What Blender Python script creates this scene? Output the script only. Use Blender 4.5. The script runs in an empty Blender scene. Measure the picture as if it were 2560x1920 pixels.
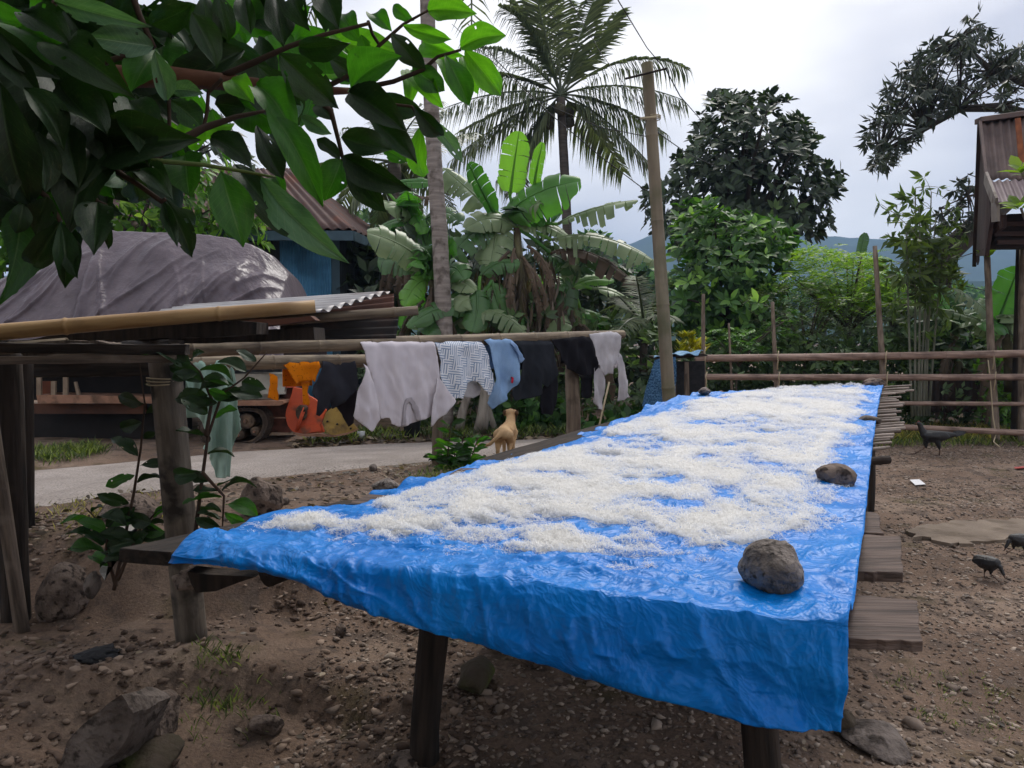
import bpy, bmesh, math, random
import numpy as np
from mathutils import Vector, Matrix, geometry

random.seed(7)
RNG = np.random.default_rng(7)
SC = bpy.context.scene
COL = SC.collection

# ------------------------------------------------------------------ camera
CAM_H, PITCH, FPX = 1.25, math.atan(110 / 1923), 1923.0
cam_data = bpy.data.cameras.new('camera')
cam_data.sensor_width = 36.0
cam_data.lens = 36.0 * FPX / 2560.0
cam_data.clip_start, cam_data.clip_end = 0.05, 6000.0
cam = bpy.data.objects.new('camera', cam_data)
cam.location = (0, 0, CAM_H)
cam.rotation_euler = (math.pi / 2 - PITCH, 0, 0)
COL.objects.link(cam)
SC.camera = cam

# ------------------------------------------------------------------ sky: overcast, pale grey-lilac cloud over a Nishita sky
SUN_EL, SUN_AZ = math.radians(52), math.radians(25)     # azimuth from +Y towards +X
world = bpy.data.worlds.new('World')
SC.world = world
world.use_nodes = True
wt = world.node_tree
wt.nodes.clear()
w_out = wt.nodes.new('ShaderNodeOutputWorld')
w_bg = wt.nodes.new('ShaderNodeBackground')
w_bg.inputs['Strength'].default_value = 0.1
sky = wt.nodes.new('ShaderNodeTexSky')
sky.sky_type = 'NISHITA'
sky.sun_disc = False
sky.sun_elevation, sky.sun_rotation = SUN_EL, SUN_AZ
sky.dust_density = 3.0
w_tc = wt.nodes.new('ShaderNodeTexCoord')
w_map = wt.nodes.new('ShaderNodeMapping')
w_map.inputs['Scale'].default_value = (1.4, 1.4, 3.2)
w_no = wt.nodes.new('ShaderNodeTexNoise')
w_no.inputs['Scale'].default_value = 1.7
w_no.inputs['Detail'].default_value = 4
w_no.inputs['Roughness'].default_value = 0.45
w_rp = wt.nodes.new('ShaderNodeValToRGB')
w_rp.color_ramp.elements[0].position = 0.40
w_rp.color_ramp.elements[0].color = (0.50, 0.50, 0.555, 1)
w_rp.color_ramp.elements[1].position = 0.60
w_rp.color_ramp.elements[1].color = (0.98, 0.95, 0.93, 1)
w_sc = wt.nodes.new('ShaderNodeVectorMath')
w_sc.operation = 'SCALE'
w_sc.inputs['Scale'].default_value = 8.5
w_mx = wt.nodes.new('ShaderNodeMixRGB')
w_mx.inputs['Fac'].default_value = 0.86
L = wt.links.new
L(w_tc.outputs['Generated'], w_map.inputs['Vector'])
L(w_map.outputs['Vector'], w_no.inputs['Vector'])
L(w_no.outputs['Fac'], w_rp.inputs['Fac'])
L(w_rp.outputs['Color'], w_sc.inputs[0])
L(sky.outputs['Color'], w_mx.inputs['Color1'])
L(w_sc.outputs['Vector'], w_mx.inputs['Color2'])
L(w_mx.outputs['Color'], w_bg.inputs['Color'])
L(w_bg.outputs['Background'], w_out.inputs['Surface'])

sun_data = bpy.data.lights.new('sun', 'SUN')
sun_data.energy = 1.5
sun_data.angle = math.radians(25)
sun_data.color = (1.0, 0.96, 0.9)
sun = bpy.data.objects.new('sun', sun_data)
sun.rotation_euler = (math.pi / 2 - SUN_EL, 0, math.pi - SUN_AZ)
sun.location = (0, 0, 30)
COL.objects.link(sun)

vs = SC.view_settings
vs.view_transform = 'Standard'
vs.look = 'None'
vs.exposure = 0.80
vs.gamma = 1.0
vs.use_curve_mapping = False
SC.render.engine = 'CYCLES'
cy = SC.cycles
cy.use_denoising = True
try:
    cy.denoiser = 'OPENIMAGEDENOISE'
except Exception:
    pass
cy.use_adaptive_sampling = True
cy.adaptive_threshold = 0.02
cy.max_bounces = 6
cy.diffuse_bounces = 3
cy.glossy_bounces = 2
cy.transmission_bounces = 4
cy.transparent_max_bounces = 4
cy.volume_bounces = 0
cy.sample_clamp_indirect = 6.0
cy.caustics_reflective = cy.caustics_refractive = False

# ------------------------------------------------------------------ helpers
CAMP = Vector((0, 0, CAM_H))
FWD = Vector((0, math.cos(PITCH), -math.sin(PITCH)))
UPV = Vector((0, math.sin(PITCH), math.cos(PITCH)))

def ray(u, v):
    return FWD + Vector((1, 0, 0)) * ((u - 1280) / FPX) + UPV * ((960 - v) / FPX)

def at(u, v, y):                 # the point of the place seen at photo pixel (u, v) that stands y metres ahead
    r = ray(u, v)
    return CAMP + r * (y / r.y)

def onz(u, v, z):                # the same, on the level z
    r = ray(u, v)
    return CAMP + r * ((z - CAM_H) / r.z)

def onplane(u, v, p, n):
    r = ray(u, v)
    return CAMP + r * ((Vector(p) - CAMP).dot(n) / r.dot(n))

def hx(h):
    h = h.lstrip('#')
    out = []
    for i in (0, 2, 4):
        c = int(h[i:i + 2], 16) / 255.0
        out.append(c / 12.92 if c <= 0.04045 else ((c + 0.055) / 1.055) ** 2.4)
    return (out[0], out[1], out[2], 1.0)

def sst(x):
    x = np.clip(x, 0, 1)
    return x * x * (3 - 2 * x)

def vnoise(x, y, seed=0):
    xi, yi = np.floor(x).astype(np.int64), np.floor(y).astype(np.int64)
    fx, fy = sst(x - xi), sst(y - yi)
    def h(a, b):
        n = (a * 374761393 + b * 668265263 + seed * 974634777) & 0x7fffffff
        n = ((n ^ (n >> 13)) * 1274126177) & 0x7fffffff
        return ((n ^ (n >> 16)) & 0xffff) / 65535.0
    return (h(xi, yi) * (1 - fx) + h(xi + 1, yi) * fx) * (1 - fy) + (h(xi, yi + 1) * (1 - fx) + h(xi + 1, yi + 1) * fx) * fy

def fbm(x, y, oct=4, seed=0):
    x, y = np.asarray(x, float), np.asarray(y, float)
    s, a, t = 0.0, 0.5, 0.0
    for i in range(oct):
        s = s + a * vnoise(x * 2 ** i + 17.3 * i, y * 2 ** i - 9.1 * i, seed + i)
        t += a
        a *= 0.5
    return s / t * 2 - 1         # -1 .. 1

WM = {}
def put(o, M=None, parent=None):
    M = M.copy() if M is not None else Matrix.Identity(4)
    WM[o.name] = M
    if parent is not None:
        o.parent = parent
        o.matrix_basis = WM[parent.name].inverted() @ M
    else:
        o.matrix_basis = M
    return o

def tag(o, label=None, cat=None, group=None, kind=None):
    for k, v in (('label', label), ('category', cat), ('group', group), ('kind', kind)):
        if v:
            o[k] = v
    return o

def mesh(name, V, F, smooth=True, var=None, uv=None):
    me = bpy.data.meshes.new(name)
    V = np.asarray(V, dtype=np.float32)
    if isinstance(F, np.ndarray):
        k = F.shape[1]
        me.vertices.add(len(V))
        me.vertices.foreach_set('co', V.ravel())
        me.loops.add(F.size)
        me.loops.foreach_set('vertex_index', F.ravel().astype(np.int32))
        me.polygons.add(len(F))
        me.polygons.foreach_set('loop_start', np.arange(0, F.size, k, dtype=np.int32))
        me.update(calc_edges=True)
    else:
        me.from_pydata(V.tolist(), [], [tuple(int(i) for i in f) for f in F])
        me.update()
    if smooth:
        me.polygons.foreach_set('use_smooth', np.ones(len(me.polygons), dtype=bool))
    if var is not None:
        at_ = me.attributes.new('var', 'FLOAT', 'POINT')
        at_.data.foreach_set('value', np.asarray(var, dtype=np.float32))
    if uv is not None:
        ul = me.uv_layers.new(name='st')
        idx = np.empty(len(me.loops), dtype=np.int32)
        me.loops.foreach_get('vertex_index', idx)
        ul.data.foreach_set('uv', np.asarray(uv, dtype=np.float32)[idx].ravel())
    return me

def obj(name, me, mat=None, parent=None, M=None, kind=None):
    if mat is not None and len(me.materials) == 0:
        me.materials.append(mat)
    o = bpy.data.objects.new(name, me)
    COL.objects.link(o)
    put(o, M, parent)
    if kind:
        o['kind'] = kind
    return o

def thing(name, label, cat, loc=(0, 0, 0), group=None, kind=None):
    o = bpy.data.objects.new(name, None)
    o.empty_display_size = 0.1
    COL.objects.link(o)
    put(o, Matrix.Translation(Vector(loc)))
    return tag(o, label, cat, group, kind)

def join(parts):
    Vs, Fs, n = [], [], 0
    for V, F in parts:
        V = np.asarray(V, float).reshape(-1, 3)
        Vs.append(V)
        Fs += [tuple(i + n for i in f) for f in F]
        n += len(V)
    return np.vstack(Vs), Fs

def box(x0, x1, y0, y1, z0, z1):
    V = [(x, y, z) for x in (x0, x1) for y in (y0, y1) for z in (z0, z1)]
    return V, [(0, 1, 3, 2), (4, 6, 7, 5), (0, 4, 5, 1), (2, 3, 7, 6), (0, 2, 6, 4), (1, 5, 7, 3)]

def tube(P, R, n=10, cap=True, wob=0.0, seed=0):
    P = [Vector(p) for p in P]
    if not hasattr(R, '__len__'):
        R = [R] * len(P)
    rr = random.Random(seed)
    V, F = [], []
    t0 = (P[1] - P[0]).normalized()
    ref = Vector((0, 0, 1)) if abs(t0.z) < 0.9 else Vector((1, 0, 0))
    x = t0.cross(ref).normalized()
    for i, p in enumerate(P):
        t = (P[min(i + 1, len(P) - 1)] - P[max(i - 1, 0)]).normalized()
        x = (x - t * x.dot(t)).normalized()
        y = t.cross(x)
        for k in range(n):
            a = 2 * math.pi * k / n
            r = R[i] * (1 + wob * (rr.random() - 0.5))
            V.append(p + x * (math.cos(a) * r) + y * (math.sin(a) * r))
    for i in range(len(P) - 1):
        for k in range(n):
            a, b = i * n + k, i * n + (k + 1) % n
            F.append((a, b, b + n, a + n))
    if cap:
        F.append(tuple(range(n - 1, -1, -1)))
        F.append(tuple((len(P) - 1) * n + k for k in range(n)))
    return np.array([tuple(v) for v in V]), F

def bez(p0, p1, p2, n):
    p0, p1, p2 = Vector(p0), Vector(p1), Vector(p2)
    return [p0 * (1 - t) ** 2 + p1 * (2 * t * (1 - t)) + p2 * t * t for t in np.linspace(0, 1, n)]

def align(p0, p1, up=(0, 0, 1)):   # matrix: local +Z runs p0 -> p1, origin p0
    p0, p1 = Vector(p0), Vector(p1)
    z = (p1 - p0).normalized()
    u = Vector(up)
    if abs(z.dot(u)) > 0.95:
        u = Vector((0, 1, 0))
    x = u.cross(z).normalized()
    y = z.cross(x)
    return Matrix(((x.x, y.x, z.x, p0.x), (x.y, y.y, z.y, p0.y), (x.z, y.z, z.z, p0.z), (0, 0, 0, 1)))

def in_poly(pts, poly):
    x, y = pts[:, 0], pts[:, 1]
    c = np.zeros(len(pts), bool)
    n = len(poly)
    for i in range(n):
        x0, y0 = poly[i]
        x1, y1 = poly[(i + 1) % n]
        if y0 == y1:
            continue
        c ^= ((y0 > y) != (y1 > y)) & (x < (x1 - x0) * (y - y0) / (y1 - y0) + x0)
    return c

def sample_poly(poly, n, rng=RNG):
    a = np.array(poly, float)
    lo, hi = a.min(0), a.max(0)
    out = np.zeros((0, 2))
    while len(out) < n:
        p = lo + rng.random((n * 2, 2)) * (hi - lo)
        out = np.vstack([out, p[in_poly(p, poly)]])
    return out[:n]

# ------------------------------------------------------------------ materials
MATS = {}
def mat(name, c1, c2=None, scale=6.0, rough=0.8, bump=0.0, bscale=60.0, stretch=(1, 1, 1), spec=0.3, transl=0.0, tcol=None,
        var=None, vamt=0.5, c3=None, metal=0.0, detail=5.0, coord='Object', lo=0.35, hi=0.65, bdist=0.01, dirt=None, dscale=2.0, dlo=0.5, dhi=0.65):
    if name in MATS:
        return MATS[name]
    m = bpy.data.materials.new(name)
    m.use_nodes = True
    t = m.node_tree
    N, LK = t.nodes, t.links.new
    b = N['Principled BSDF']
    b.inputs['Roughness'].default_value = rough
    b.inputs['Specular IOR Level'].default_value = spec
    b.inputs['Metallic'].default_value = metal
    c1 = hx(c1) if isinstance(c1, str) else c1
    c2 = c1 if c2 is None else (hx(c2) if isinstance(c2, str) else c2)
    tc = N.new('ShaderNodeTexCoord')
    mp = N.new('ShaderNodeMapping')
    mp.inputs['Scale'].default_value = stretch
    LK(tc.outputs[coord], mp.inputs['Vector'])
    no = N.new('ShaderNodeTexNoise')
    no.inputs['Scale'].default_value = scale
    no.inputs['Detail'].default_value = detail
    LK(mp.outputs['Vector'], no.inputs['Vector'])
    rp = N.new('ShaderNodeValToRGB')
    rp.color_ramp.elements[0].position, rp.color_ramp.elements[0].color = lo, c1
    rp.color_ramp.elements[1].position, rp.color_ramp.elements[1].color = hi, c2
    LK(no.outputs['Fac'], rp.inputs['Fac'])
    col = rp.outputs['Color']
    if dirt is not None:
        n2 = N.new('ShaderNodeTexNoise')
        n2.inputs['Scale'].default_value = dscale
        n2.inputs['Detail'].default_value = 6
        LK(tc.outputs[coord], n2.inputs['Vector'])
        mr = N.new('ShaderNodeMapRange')
        mr.inputs['From Min'].default_value, mr.inputs['From Max'].default_value = dlo, dhi
        LK(n2.outputs['Fac'], mr.inputs['Value'])
        mx = N.new('ShaderNodeMixRGB')
        mx.inputs['Color2'].default_value = hx(dirt)
        LK(mr.outputs['Result'], mx.inputs['Fac'])
        LK(col, mx.inputs['Color1'])
        col = mx.outputs['Color']
    if var:
        if var == 'attr':
            a = N.new('ShaderNodeAttribute')
            a.attribute_name = 'var'
            f = a.outputs['Fac']
        else:
            a = N.new('ShaderNodeObjectInfo')
            f = a.outputs['Random']
        if c3 is not None:
            mx = N.new('ShaderNodeMixRGB')
            mx.inputs['Color2'].default_value = hx(c3)
            pw = N.new('ShaderNodeMath')
            pw.operation = 'POWER'
            pw.inputs[1].default_value = 2.5
            LK(f, pw.inputs[0])
            LK(pw.outputs[0], mx.inputs['Fac'])
            LK(col, mx.inputs['Color1'])
            col = mx.outputs['Color']
        mr = N.new('ShaderNodeMapRange')
        mr.inputs['To Min'].default_value, mr.inputs['To Max'].default_value = 1 - vamt, 1 + vamt
        LK(f, mr.inputs['Value'])
        hs = N.new('ShaderNodeHueSaturation')
        LK(mr.outputs['Result'], hs.inputs['Value'])
        LK(col, hs.inputs['Color'])
        col = hs.outputs['Color']
    LK(col, b.inputs['Base Color'])
    if bump:
        nb = N.new('ShaderNodeTexNoise')
        nb.inputs['Scale'].default_value = bscale
        nb.inputs['Detail'].default_value = 6
        LK(mp.outputs['Vector'], nb.inputs['Vector'])
        bp = N.new('ShaderNodeBump')
        bp.inputs['Strength'].default_value = bump
        bp.inputs['Distance'].default_value = bdist
        LK(nb.outputs['Fac'], bp.inputs['Height'])
        LK(bp.outputs['Normal'], b.inputs['Normal'])
    if transl:
        tr = N.new('ShaderNodeBsdfTranslucent')
        ms = N.new('ShaderNodeMixShader')
        ms.inputs['Fac'].default_value = transl
        if tcol:
            mx = N.new('ShaderNodeMixRGB')
            mx.blend_type = 'MULTIPLY'
            mx.inputs['Fac'].default_value = 1.0
            mx.inputs['Color2'].default_value = tcol
            LK(col, mx.inputs['Color1'])
            LK(mx.outputs['Color'], tr.inputs['Color'])
        else:
            LK(col, tr.inputs['Color'])
        LK(b.outputs['BSDF'], ms.inputs[1])
        LK(tr.outputs['BSDF'], ms.inputs[2])
        LK(ms.outputs['Shader'], N['Material Output'].inputs['Surface'])
    MATS[name] = m
    return m

M_BAMBOO = mat('bamboo_weathered', '#8a7c68', '#5d5044', scale=3, stretch=(14, 14, 1.2), rough=0.75, bump=0.35, bscale=6, dirt='#3d352d', dscale=5, dlo=0.52, dhi=0.75)
M_BAMBOO_L = mat('bamboo_straw', '#b08f62', '#8e6d47', scale=2.5, stretch=(12, 12, 1.0), rough=0.5, bump=0.15, bscale=6, dirt='#6a5036', dscale=6, dlo=0.55, dhi=0.8)
M_BAMBOO_F = mat('bamboo_fence', '#9c8579', '#6f5a50', scale=3, stretch=(14, 14, 1.2), rough=0.7, bump=0.3, bscale=6, dirt='#3a2e29', dscale=4, dlo=0.5, dhi=0.75)
M_BAMBOO_G = mat('bamboo_pole_green', '#877c69', '#6b5f50', scale=2.2, stretch=(7, 7, 0.7), rough=0.75, bump=0.4, bscale=7, dirt='#4f5236', dscale=2.5, dlo=0.48, dhi=0.68)
M_BAMBOO_P = mat('bamboo_post_grey', '#766c61', '#4b433b', scale=3, stretch=(8, 8, 1.2), rough=0.85, bump=0.4, bscale=9, dirt='#2c2722', dscale=7, dlo=0.5, dhi=0.62)
M_WOOD_D = mat('wood_dark_old', '#382f29', '#1d1815', scale=3, stretch=(12, 12, 1.2), rough=0.9, bump=0.7, bscale=5, dirt='#4a4038', dscale=5, dlo=0.6, dhi=0.8)
M_WOOD = mat('wood_weathered', '#75675c', '#433a33', scale=3, stretch=(14, 14, 1.1), rough=0.85, bump=0.7, bscale=5, dirt='#8d8177', dscale=6, dlo=0.55, dhi=0.8)
M_WOODP = mat('wood_plank_table', '#6b5b53', '#3a302c', scale=2.2, stretch=(22, 22, 1.3), rough=0.8, bump=0.8, bscale=5, dirt='#2f2724', dscale=4, dlo=0.5, dhi=0.72)
M_ROPE = mat('string_pale', '#a89a80', rough=0.9)
M_ROCK = mat('stone_grey', '#857c76', '#625a55', scale=16, rough=0.92, bump=1.0, bscale=55, bdist=0.02, dirt='#3d3733', dscale=60, dlo=0.55, dhi=0.66, lo=0.4, hi=0.6)
M_ROCK2 = mat('stone_brown', '#7d6e64', '#584c45', scale=12, rough=0.94, bump=1.0, bscale=45, bdist=0.02, dirt='#332a25', dscale=30, dlo=0.53, dhi=0.63, lo=0.4, hi=0.6)
M_ROCK3 = mat('stone_pale', '#766c66', '#544b46', scale=9, rough=0.92, bump=1.0, bscale=40, bdist=0.02, dirt='#3b342f', dscale=22, dlo=0.54, dhi=0.64)
M_MOSS = mat('stone_mossy', '#4a4038', '#3d3a26', scale=5, rough=0.95, bump=0.9, bscale=40, bdist=0.012, dirt='#4a5222', dscale=5, dlo=0.54, dhi=0.68)
# ------------------------------------------------------------------ the ground and the lane
Z_HI, Z_FAR = 0.28, 0.12
near_px = [(-900, 1520), (-200, 1320), (68, 1265), (588, 1193), (950, 1160), (1300, 1125), (1480, 1105), (1700, 1085), (2100, 1055)]
far_px = [(-900, 1270), (-200, 1190), (68, 1166), (588, 1120), (950, 1101), (1300, 1093), (1480, 1085), (1700, 1075), (2100, 1050)]
road_n = np.array([onz(u, v, Z_HI)[:2] for u, v in near_px])
road_f = np.array([onz(u, v, Z_FAR)[:2] for u, v in far_px])

MOUNDS = []     # x, y, radius, height
p_ = onz(487, 1640, 0.05)
MOUNDS += [(p_.x + 0.05, p_.y + 0.05, 0.33, 0.09), (p_.x - 0.5, p_.y - 0.35, 0.35, 0.07), (-1.75, 2.45, 0.4, 0.08), (-1.15, 2.1, 0.18, 0.07)]

def gz(x, y, fine=True):
    x, y = np.asarray(x, float), np.asarray(y, float)
    f = 3.62 + np.clip(x + 1, 0, 2) * 1.6 + np.clip(x - 1, 0, 50) * 3.2
    m = sst((y - f) / 0.5 + 0.5)
    yn = np.interp(x, road_n[:, 0], road_n[:, 1])
    yf = np.interp(x, road_f[:, 0], road_f[:, 1])
    t = sst((y - yn) / (yf - yn))
    z = m * (Z_HI - (Z_HI - Z_FAR) * t)
    off = np.minimum(sst((yn - y) / 0.25) + sst((y - yf) / 0.3), 1)      # 0 on the lane
    for mx, my, r, h in MOUNDS:
        z = z + h * np.exp(-((x - mx) ** 2 + (y - my) ** 2) / (r * r))
    z = z - 0.035 * (1 - off) * m
    edge_y = 2.72 + 0.10 * np.sin(x * 5.0) + 0.12 * fbm(x * 3, y * 0 + 1.7, 2, 41)
    z = z - 0.085 * sst((edge_y - y) / 0.12) * sst((0.1 - x) / 0.9)          # the crumbling bank at lower left
    near = np.clip(1 - y / 40, 0, 1)
    z = z + off * near * (0.035 * fbm(x * 0.9, y * 0.9, 3, 3))
    if fine:
        lft = sst((0.3 - x) / 0.8) * sst((4.2 - y) / 0.8)
        z = z + off * near * (0.012 + 0.022 * lft) * fbm(x * 5, y * 5, 4, 11) + off * near * (0.006 + 0.008 * lft) * fbm(x * 22, y * 22, 3, 5)
    return z

def gpt(u, v):                   # the ground point seen at a photo pixel
    z = 0.1
    for _ in range(8):
        p = onz(u, v, z)
        z = float(gz(p.x, p.y))
    return onz(u, v, z)

def axis(lo, a, b, hi, step, grow=1.25):
    xs = list(np.arange(a, b, step))
    s, x = step, b
    while x < hi:
        xs.append(x)
        s *= grow
        x += s
    xs.append(hi)
    s, x, left = step, a, []
    while x > lo:
        s *= grow
        x -= s
        left.append(max(x, lo))
    return np.array(left[::-1] + xs)

gx = axis(-1500, -4.2, 5.2, 1500, 0.03)
gy = axis(-60, 1.2, 10.5, 1600, 0.03)
GX, GY = np.meshgrid(gx, gy)
GZ = gz(GX, GY)
nx, ny = len(gx), len(gy)
I = np.arange(nx * ny).reshape(ny, nx)
GF = np.stack([I[:-1, :-1], I[:-1, 1:], I[1:, 1:], I[1:, :-1]], -1).reshape(-1, 4)

def ground_material():
    m = bpy.data.materials.new('soil')
    m.use_nodes = True
    t = m.node_tree
    N, LK = t.nodes, t.links.new
    b = N['Principled BSDF']
    b.inputs['Roughness'].default_value = 0.95
    b.inputs['Specular IOR Level'].default_value = 0.15
    tc = N.new('ShaderNodeTexCoord')
    def noise(s, d=6, r=0.55):
        n = N.new('ShaderNodeTexNoise')
        n.inputs['Scale'].default_value = s
        n.inputs['Detail'].default_value = d
        n.inputs['Roughness'].default_value = r
        LK(tc.outputs['Object'], n.inputs['Vector'])
        return n.outputs['Fac']
    def ramp(f, stops):
        r = N.new('ShaderNodeValToRGB')
        while len(r.color_ramp.elements) < len(stops):
            r.color_ramp.elements.new(0.5)
        for e, (p, c) in zip(r.color_ramp.elements, stops):
            e.position, e.color = p, (hx(c) if isinstance(c, str) else (c, c, c, 1))
        LK(f, r.inputs['Fac'])
        return r.outputs['Color']
    def mix(f, a, c, mode='MIX'):
        x = N.new('ShaderNodeMixRGB')
        x.blend_type = mode
        if isinstance(f, float):
            x.inputs['Fac'].default_value = f
        else:
            LK(f, x.inputs['Fac'])
        for s, v in (('Color1', a), ('Color2', c)):
            if isinstance(v, str):
                x.inputs[s].default_value = hx(v)
            else:
                LK(v, x.inputs[s])
        return x.outputs['Color']
    c = ramp(noise(1.3), [(0.3, '#6a5a4f'), (0.5, '#877568'), (0.72, '#a09184')])
    c = mix(ramp(noise(7), [(0.5, 0.0), (0.62, 1.0)]), c, '#6b5f57')
    c = mix(ramp(noise(2.1, 5), [(0.57, 0.0), (0.70, 0.8)]), c, '#4f4d2f')
    fine = noise(70, 4, 0.7)
    c = mix(0.55, c, ramp(fine, [(0.3, '#4a4039'), (0.5, '#8a8078'), (0.75, '#c0b6ac')]), 'OVERLAY')
    LK(c, b.inputs['Base Color'])
    bp = N.new('ShaderNodeBump')
    bp.inputs['Strength'].default_value = 0.8
    bp.inputs['Distance'].default_value = 0.012
    LK(fine, bp.inputs['Height'])
    LK(bp.outputs['Normal'], b.inputs['Normal'])
    return m

obj('ground', mesh('ground', np.stack([GX, GY, GZ], -1).reshape(-1, 3), GF), ground_material(), kind='structure')

M_ROAD = mat('lane_asphalt', '#9c938d', '#867d77', scale=3, rough=0.9, bump=0.6, bscale=90, bdist=0.008, dirt='#6f6762', dscale=75, dlo=0.5, dhi=0.62)
nr, nc = 160, 14
tt = np.linspace(0, len(road_n) - 1, nr)
ii = np.arange(len(road_n))
RV = []
for t in tt:
    a = np.array([np.interp(t, ii, road_n[:, 0]), np.interp(t, ii, road_n[:, 1])])
    c = np.array([np.interp(t, ii, road_f[:, 0]), np.interp(t, ii, road_f[:, 1])])
    e0, e1 = 0.06 * fbm(t * 3.1, 0.5, 3, 8), 0.06 * fbm(t * 2.7, 3.5, 3, 9)
    for k in np.linspace(0, 1, nc):
        d = (c - a) / np.linalg.norm(c - a)
        p = a + (c - a) * k + d * (e0 * (1 - k) + e1 * k)
        edge = min(k, 1 - k)
        RV.append((p[0], p[1], float(gz(p[0], p[1], False)) + 0.012 + 0.02 * min(1, edge * 6) - (0.03 if edge == 0 else 0)))
I = np.arange(nr * nc).reshape(nr, nc)
obj('lane', mesh('lane', RV, np.stack([I[:-1, :-1], I[:-1, 1:], I[1:, 1:], I[1:, :-1]], -1).reshape(-1, 4)), M_ROAD, kind='structure')

# far wooded hills
M_HILL = mat('hill_forest', '#34452f', '#263624', scale=0.02, rough=1.0, spec=0.0, detail=8)
def ridge(name, px, y0, y1, y2, seed, rough):
    us = np.linspace(-2500, 5000, 260)
    vv = np.interp(us, [p[0] for p in px], [p[1] for p in px])
    V = []
    for u, v in zip(us, vv):
        top = at(u, v, y1)
        for k in np.linspace(0, 1, 16):
            s = math.sin(k * math.pi / 2) ** 1.3
            y = y0 + (y1 - y0) * k
            x = top.x * (0.6 + 0.4 * k)
            V.append((x, y, -2 + (top.z + 2) * s + rough * s * float(fbm(x * 0.02, y * 0.02, 4, seed))))
        V.append((top.x, y2, -4))
    n = 17
    I = np.arange(len(us) * n).reshape(len(us), n)
    obj(name, mesh(name, V, np.stack([I[:-1, :-1], I[1:, :-1], I[1:, 1:], I[:-1, 1:]], -1).reshape(-1, 4)), M_HILL, kind='structure')
ridge('far_hills', [(-2500, 700), (1000, 690), (1450, 655), (1580, 612), (1650, 588), (1800, 575), (1950, 588), (2070, 603), (2200, 616), (2320, 620), (2560, 626), (3000, 640), (5000, 690)], 520, 1000, 1300, 3, 9)
ridge('low_hills', [(-2500, 760), (1400, 745), (1600, 735), (2000, 735), (2300, 715), (2600, 722), (5000, 770)], 240, 420, 520, 8, 5)
# ------------------------------------------------------------------ builders for poles, planks, slabs
def pole_mesh(L, r0, r1, node=0.3, bend=0.0, n=14, seed=0, hollow=False, wob=0.0, node_amp=0.11, kink=0.0):
    rr = random.Random(seed)
    zs = [0.0]
    ph = rr.random() * node if node else 0
    nodes = [] if not node else list(np.arange(ph + 0.02, L, node * 1.0))
    base = np.linspace(0, L, max(6, int(L / 0.12)))
    for z in base:
        zs.append(float(z))
    for q in nodes:
        zs += [q - 0.014, q - 0.006, q, q + 0.006, q + 0.014]
    zs = sorted(z for z in set(round(z, 4) for z in zs) if 0 <= z <= L + 1e-3)
    a1, a2 = rr.random() * 6.28, rr.random() * 6.28
    P, R = [], []
    for z in zs:
        t = z / L
        r = r0 + (r1 - r0) * t
        for q in nodes:
            d = abs(z - q)
            if d < 0.012:
                r *= 1 + node_amp * (1 - d / 0.012)
            elif d < 0.02:
                r *= 0.985
        P.append((bend * math.sin(math.pi * t) * math.cos(a1) + kink * math.sin(t * 7 + a2), bend * math.sin(math.pi * t) * math.sin(a1) + kink * math.cos(t * 9 + a1), z))
        R.append(r)
    V, F = tube(P, R, n, cap=not hollow, wob=wob, seed=seed)
    if hollow:
        V2, F2 = tube(P[-4:], [r * 0.72 for r in R[-4:]], n, cap=False)
        F2 = [tuple(reversed(f)) for f in F2]
        k = len(V)
        V, F = join([(V, F), (V2, F2)])
        e = (len(P) - 1) * n
        g = k + 3 * n
        F += [(e + i, e + (i + 1) % n, g + (i + 1) % n, g + i) for i in range(n)]
        F.append(tuple(k + i for i in range(n)))
        F.append(tuple(range(n - 1, -1, -1)))
    return mesh('pole', V, F)

def pole(name, p0, p1, r0, r1, m, parent=None, **kw):
    p0, p1 = Vector(p0), Vector(p1)
    return obj(name, pole_mesh((p1 - p0).length, r0, r1, **kw), m, parent, align(p0, p1))

def plank_mesh(L, w, h, seed=0, rough=0.08, nseg=14):
    rr = random.Random(seed)
    V, F = [], []
    for i in range(nseg + 1):
        z = L * i / nseg
        e = 0.6 if i in (0, nseg) else 1.0
        dz = (rr.random() - 0.5) * 0.03 if i in (0, nseg) else 0
        prof = [(-.5, -.42), (-.44, -.5), (.44, -.5), (.5, -.42), (.5, .42), (.44, .5), (.1, .5), (-.2, .49), (-.44, .5), (-.5, .42)]
        for (a, b) in prof:
            jx, jy = 1 + rough * (rr.random() - 0.5), 1 + rough * (rr.random() - 0.5)
            V.append((a * w * jx * (0.96 + 0.04 * e), b * h * jy, z + dz * (1 + rr.random())))
    k = 10
    for i in range(nseg):
        for j in range(k):
            a, b = i * k + j, i * k + (j + 1) % k
            F.append((a, b, b + k, a + k))
    F.append(tuple(range(k - 1, -1, -1)))
    F.append(tuple(nseg * k + j for j in range(k)))
    return mesh('plank', V, F, smooth=False)

def plank(name, p0, p1, w, h, m, parent=None, seed=0, rough=0.08, up=(0, 0, 1)):
    p0, p1 = Vector(p0), Vector(p1)
    return obj(name, plank_mesh((p1 - p0).length, w, h, seed, rough), m, parent, align(p0, p1, up))

def slab_mesh(pts, thick, n=(0, 1, 0)):
    n = Vector(n).normalized()
    k = len(pts)
    V = [tuple(p) for p in pts] + [tuple(Vector(p) + n * thick) for p in pts]
    F = [tuple(range(k - 1, -1, -1)), tuple(range(k, 2 * k))] + [(i, (i + 1) % k, (i + 1) % k + k, i + k) for i in range(k)]
    return mesh('slab', V, F, smooth=False)

def slab(name, px, y, thick, m, parent=None, bevel=0.0):
    o = obj(name, slab_mesh([at(u, v, y) for u, v in px], thick), m, parent)
    return o

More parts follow.
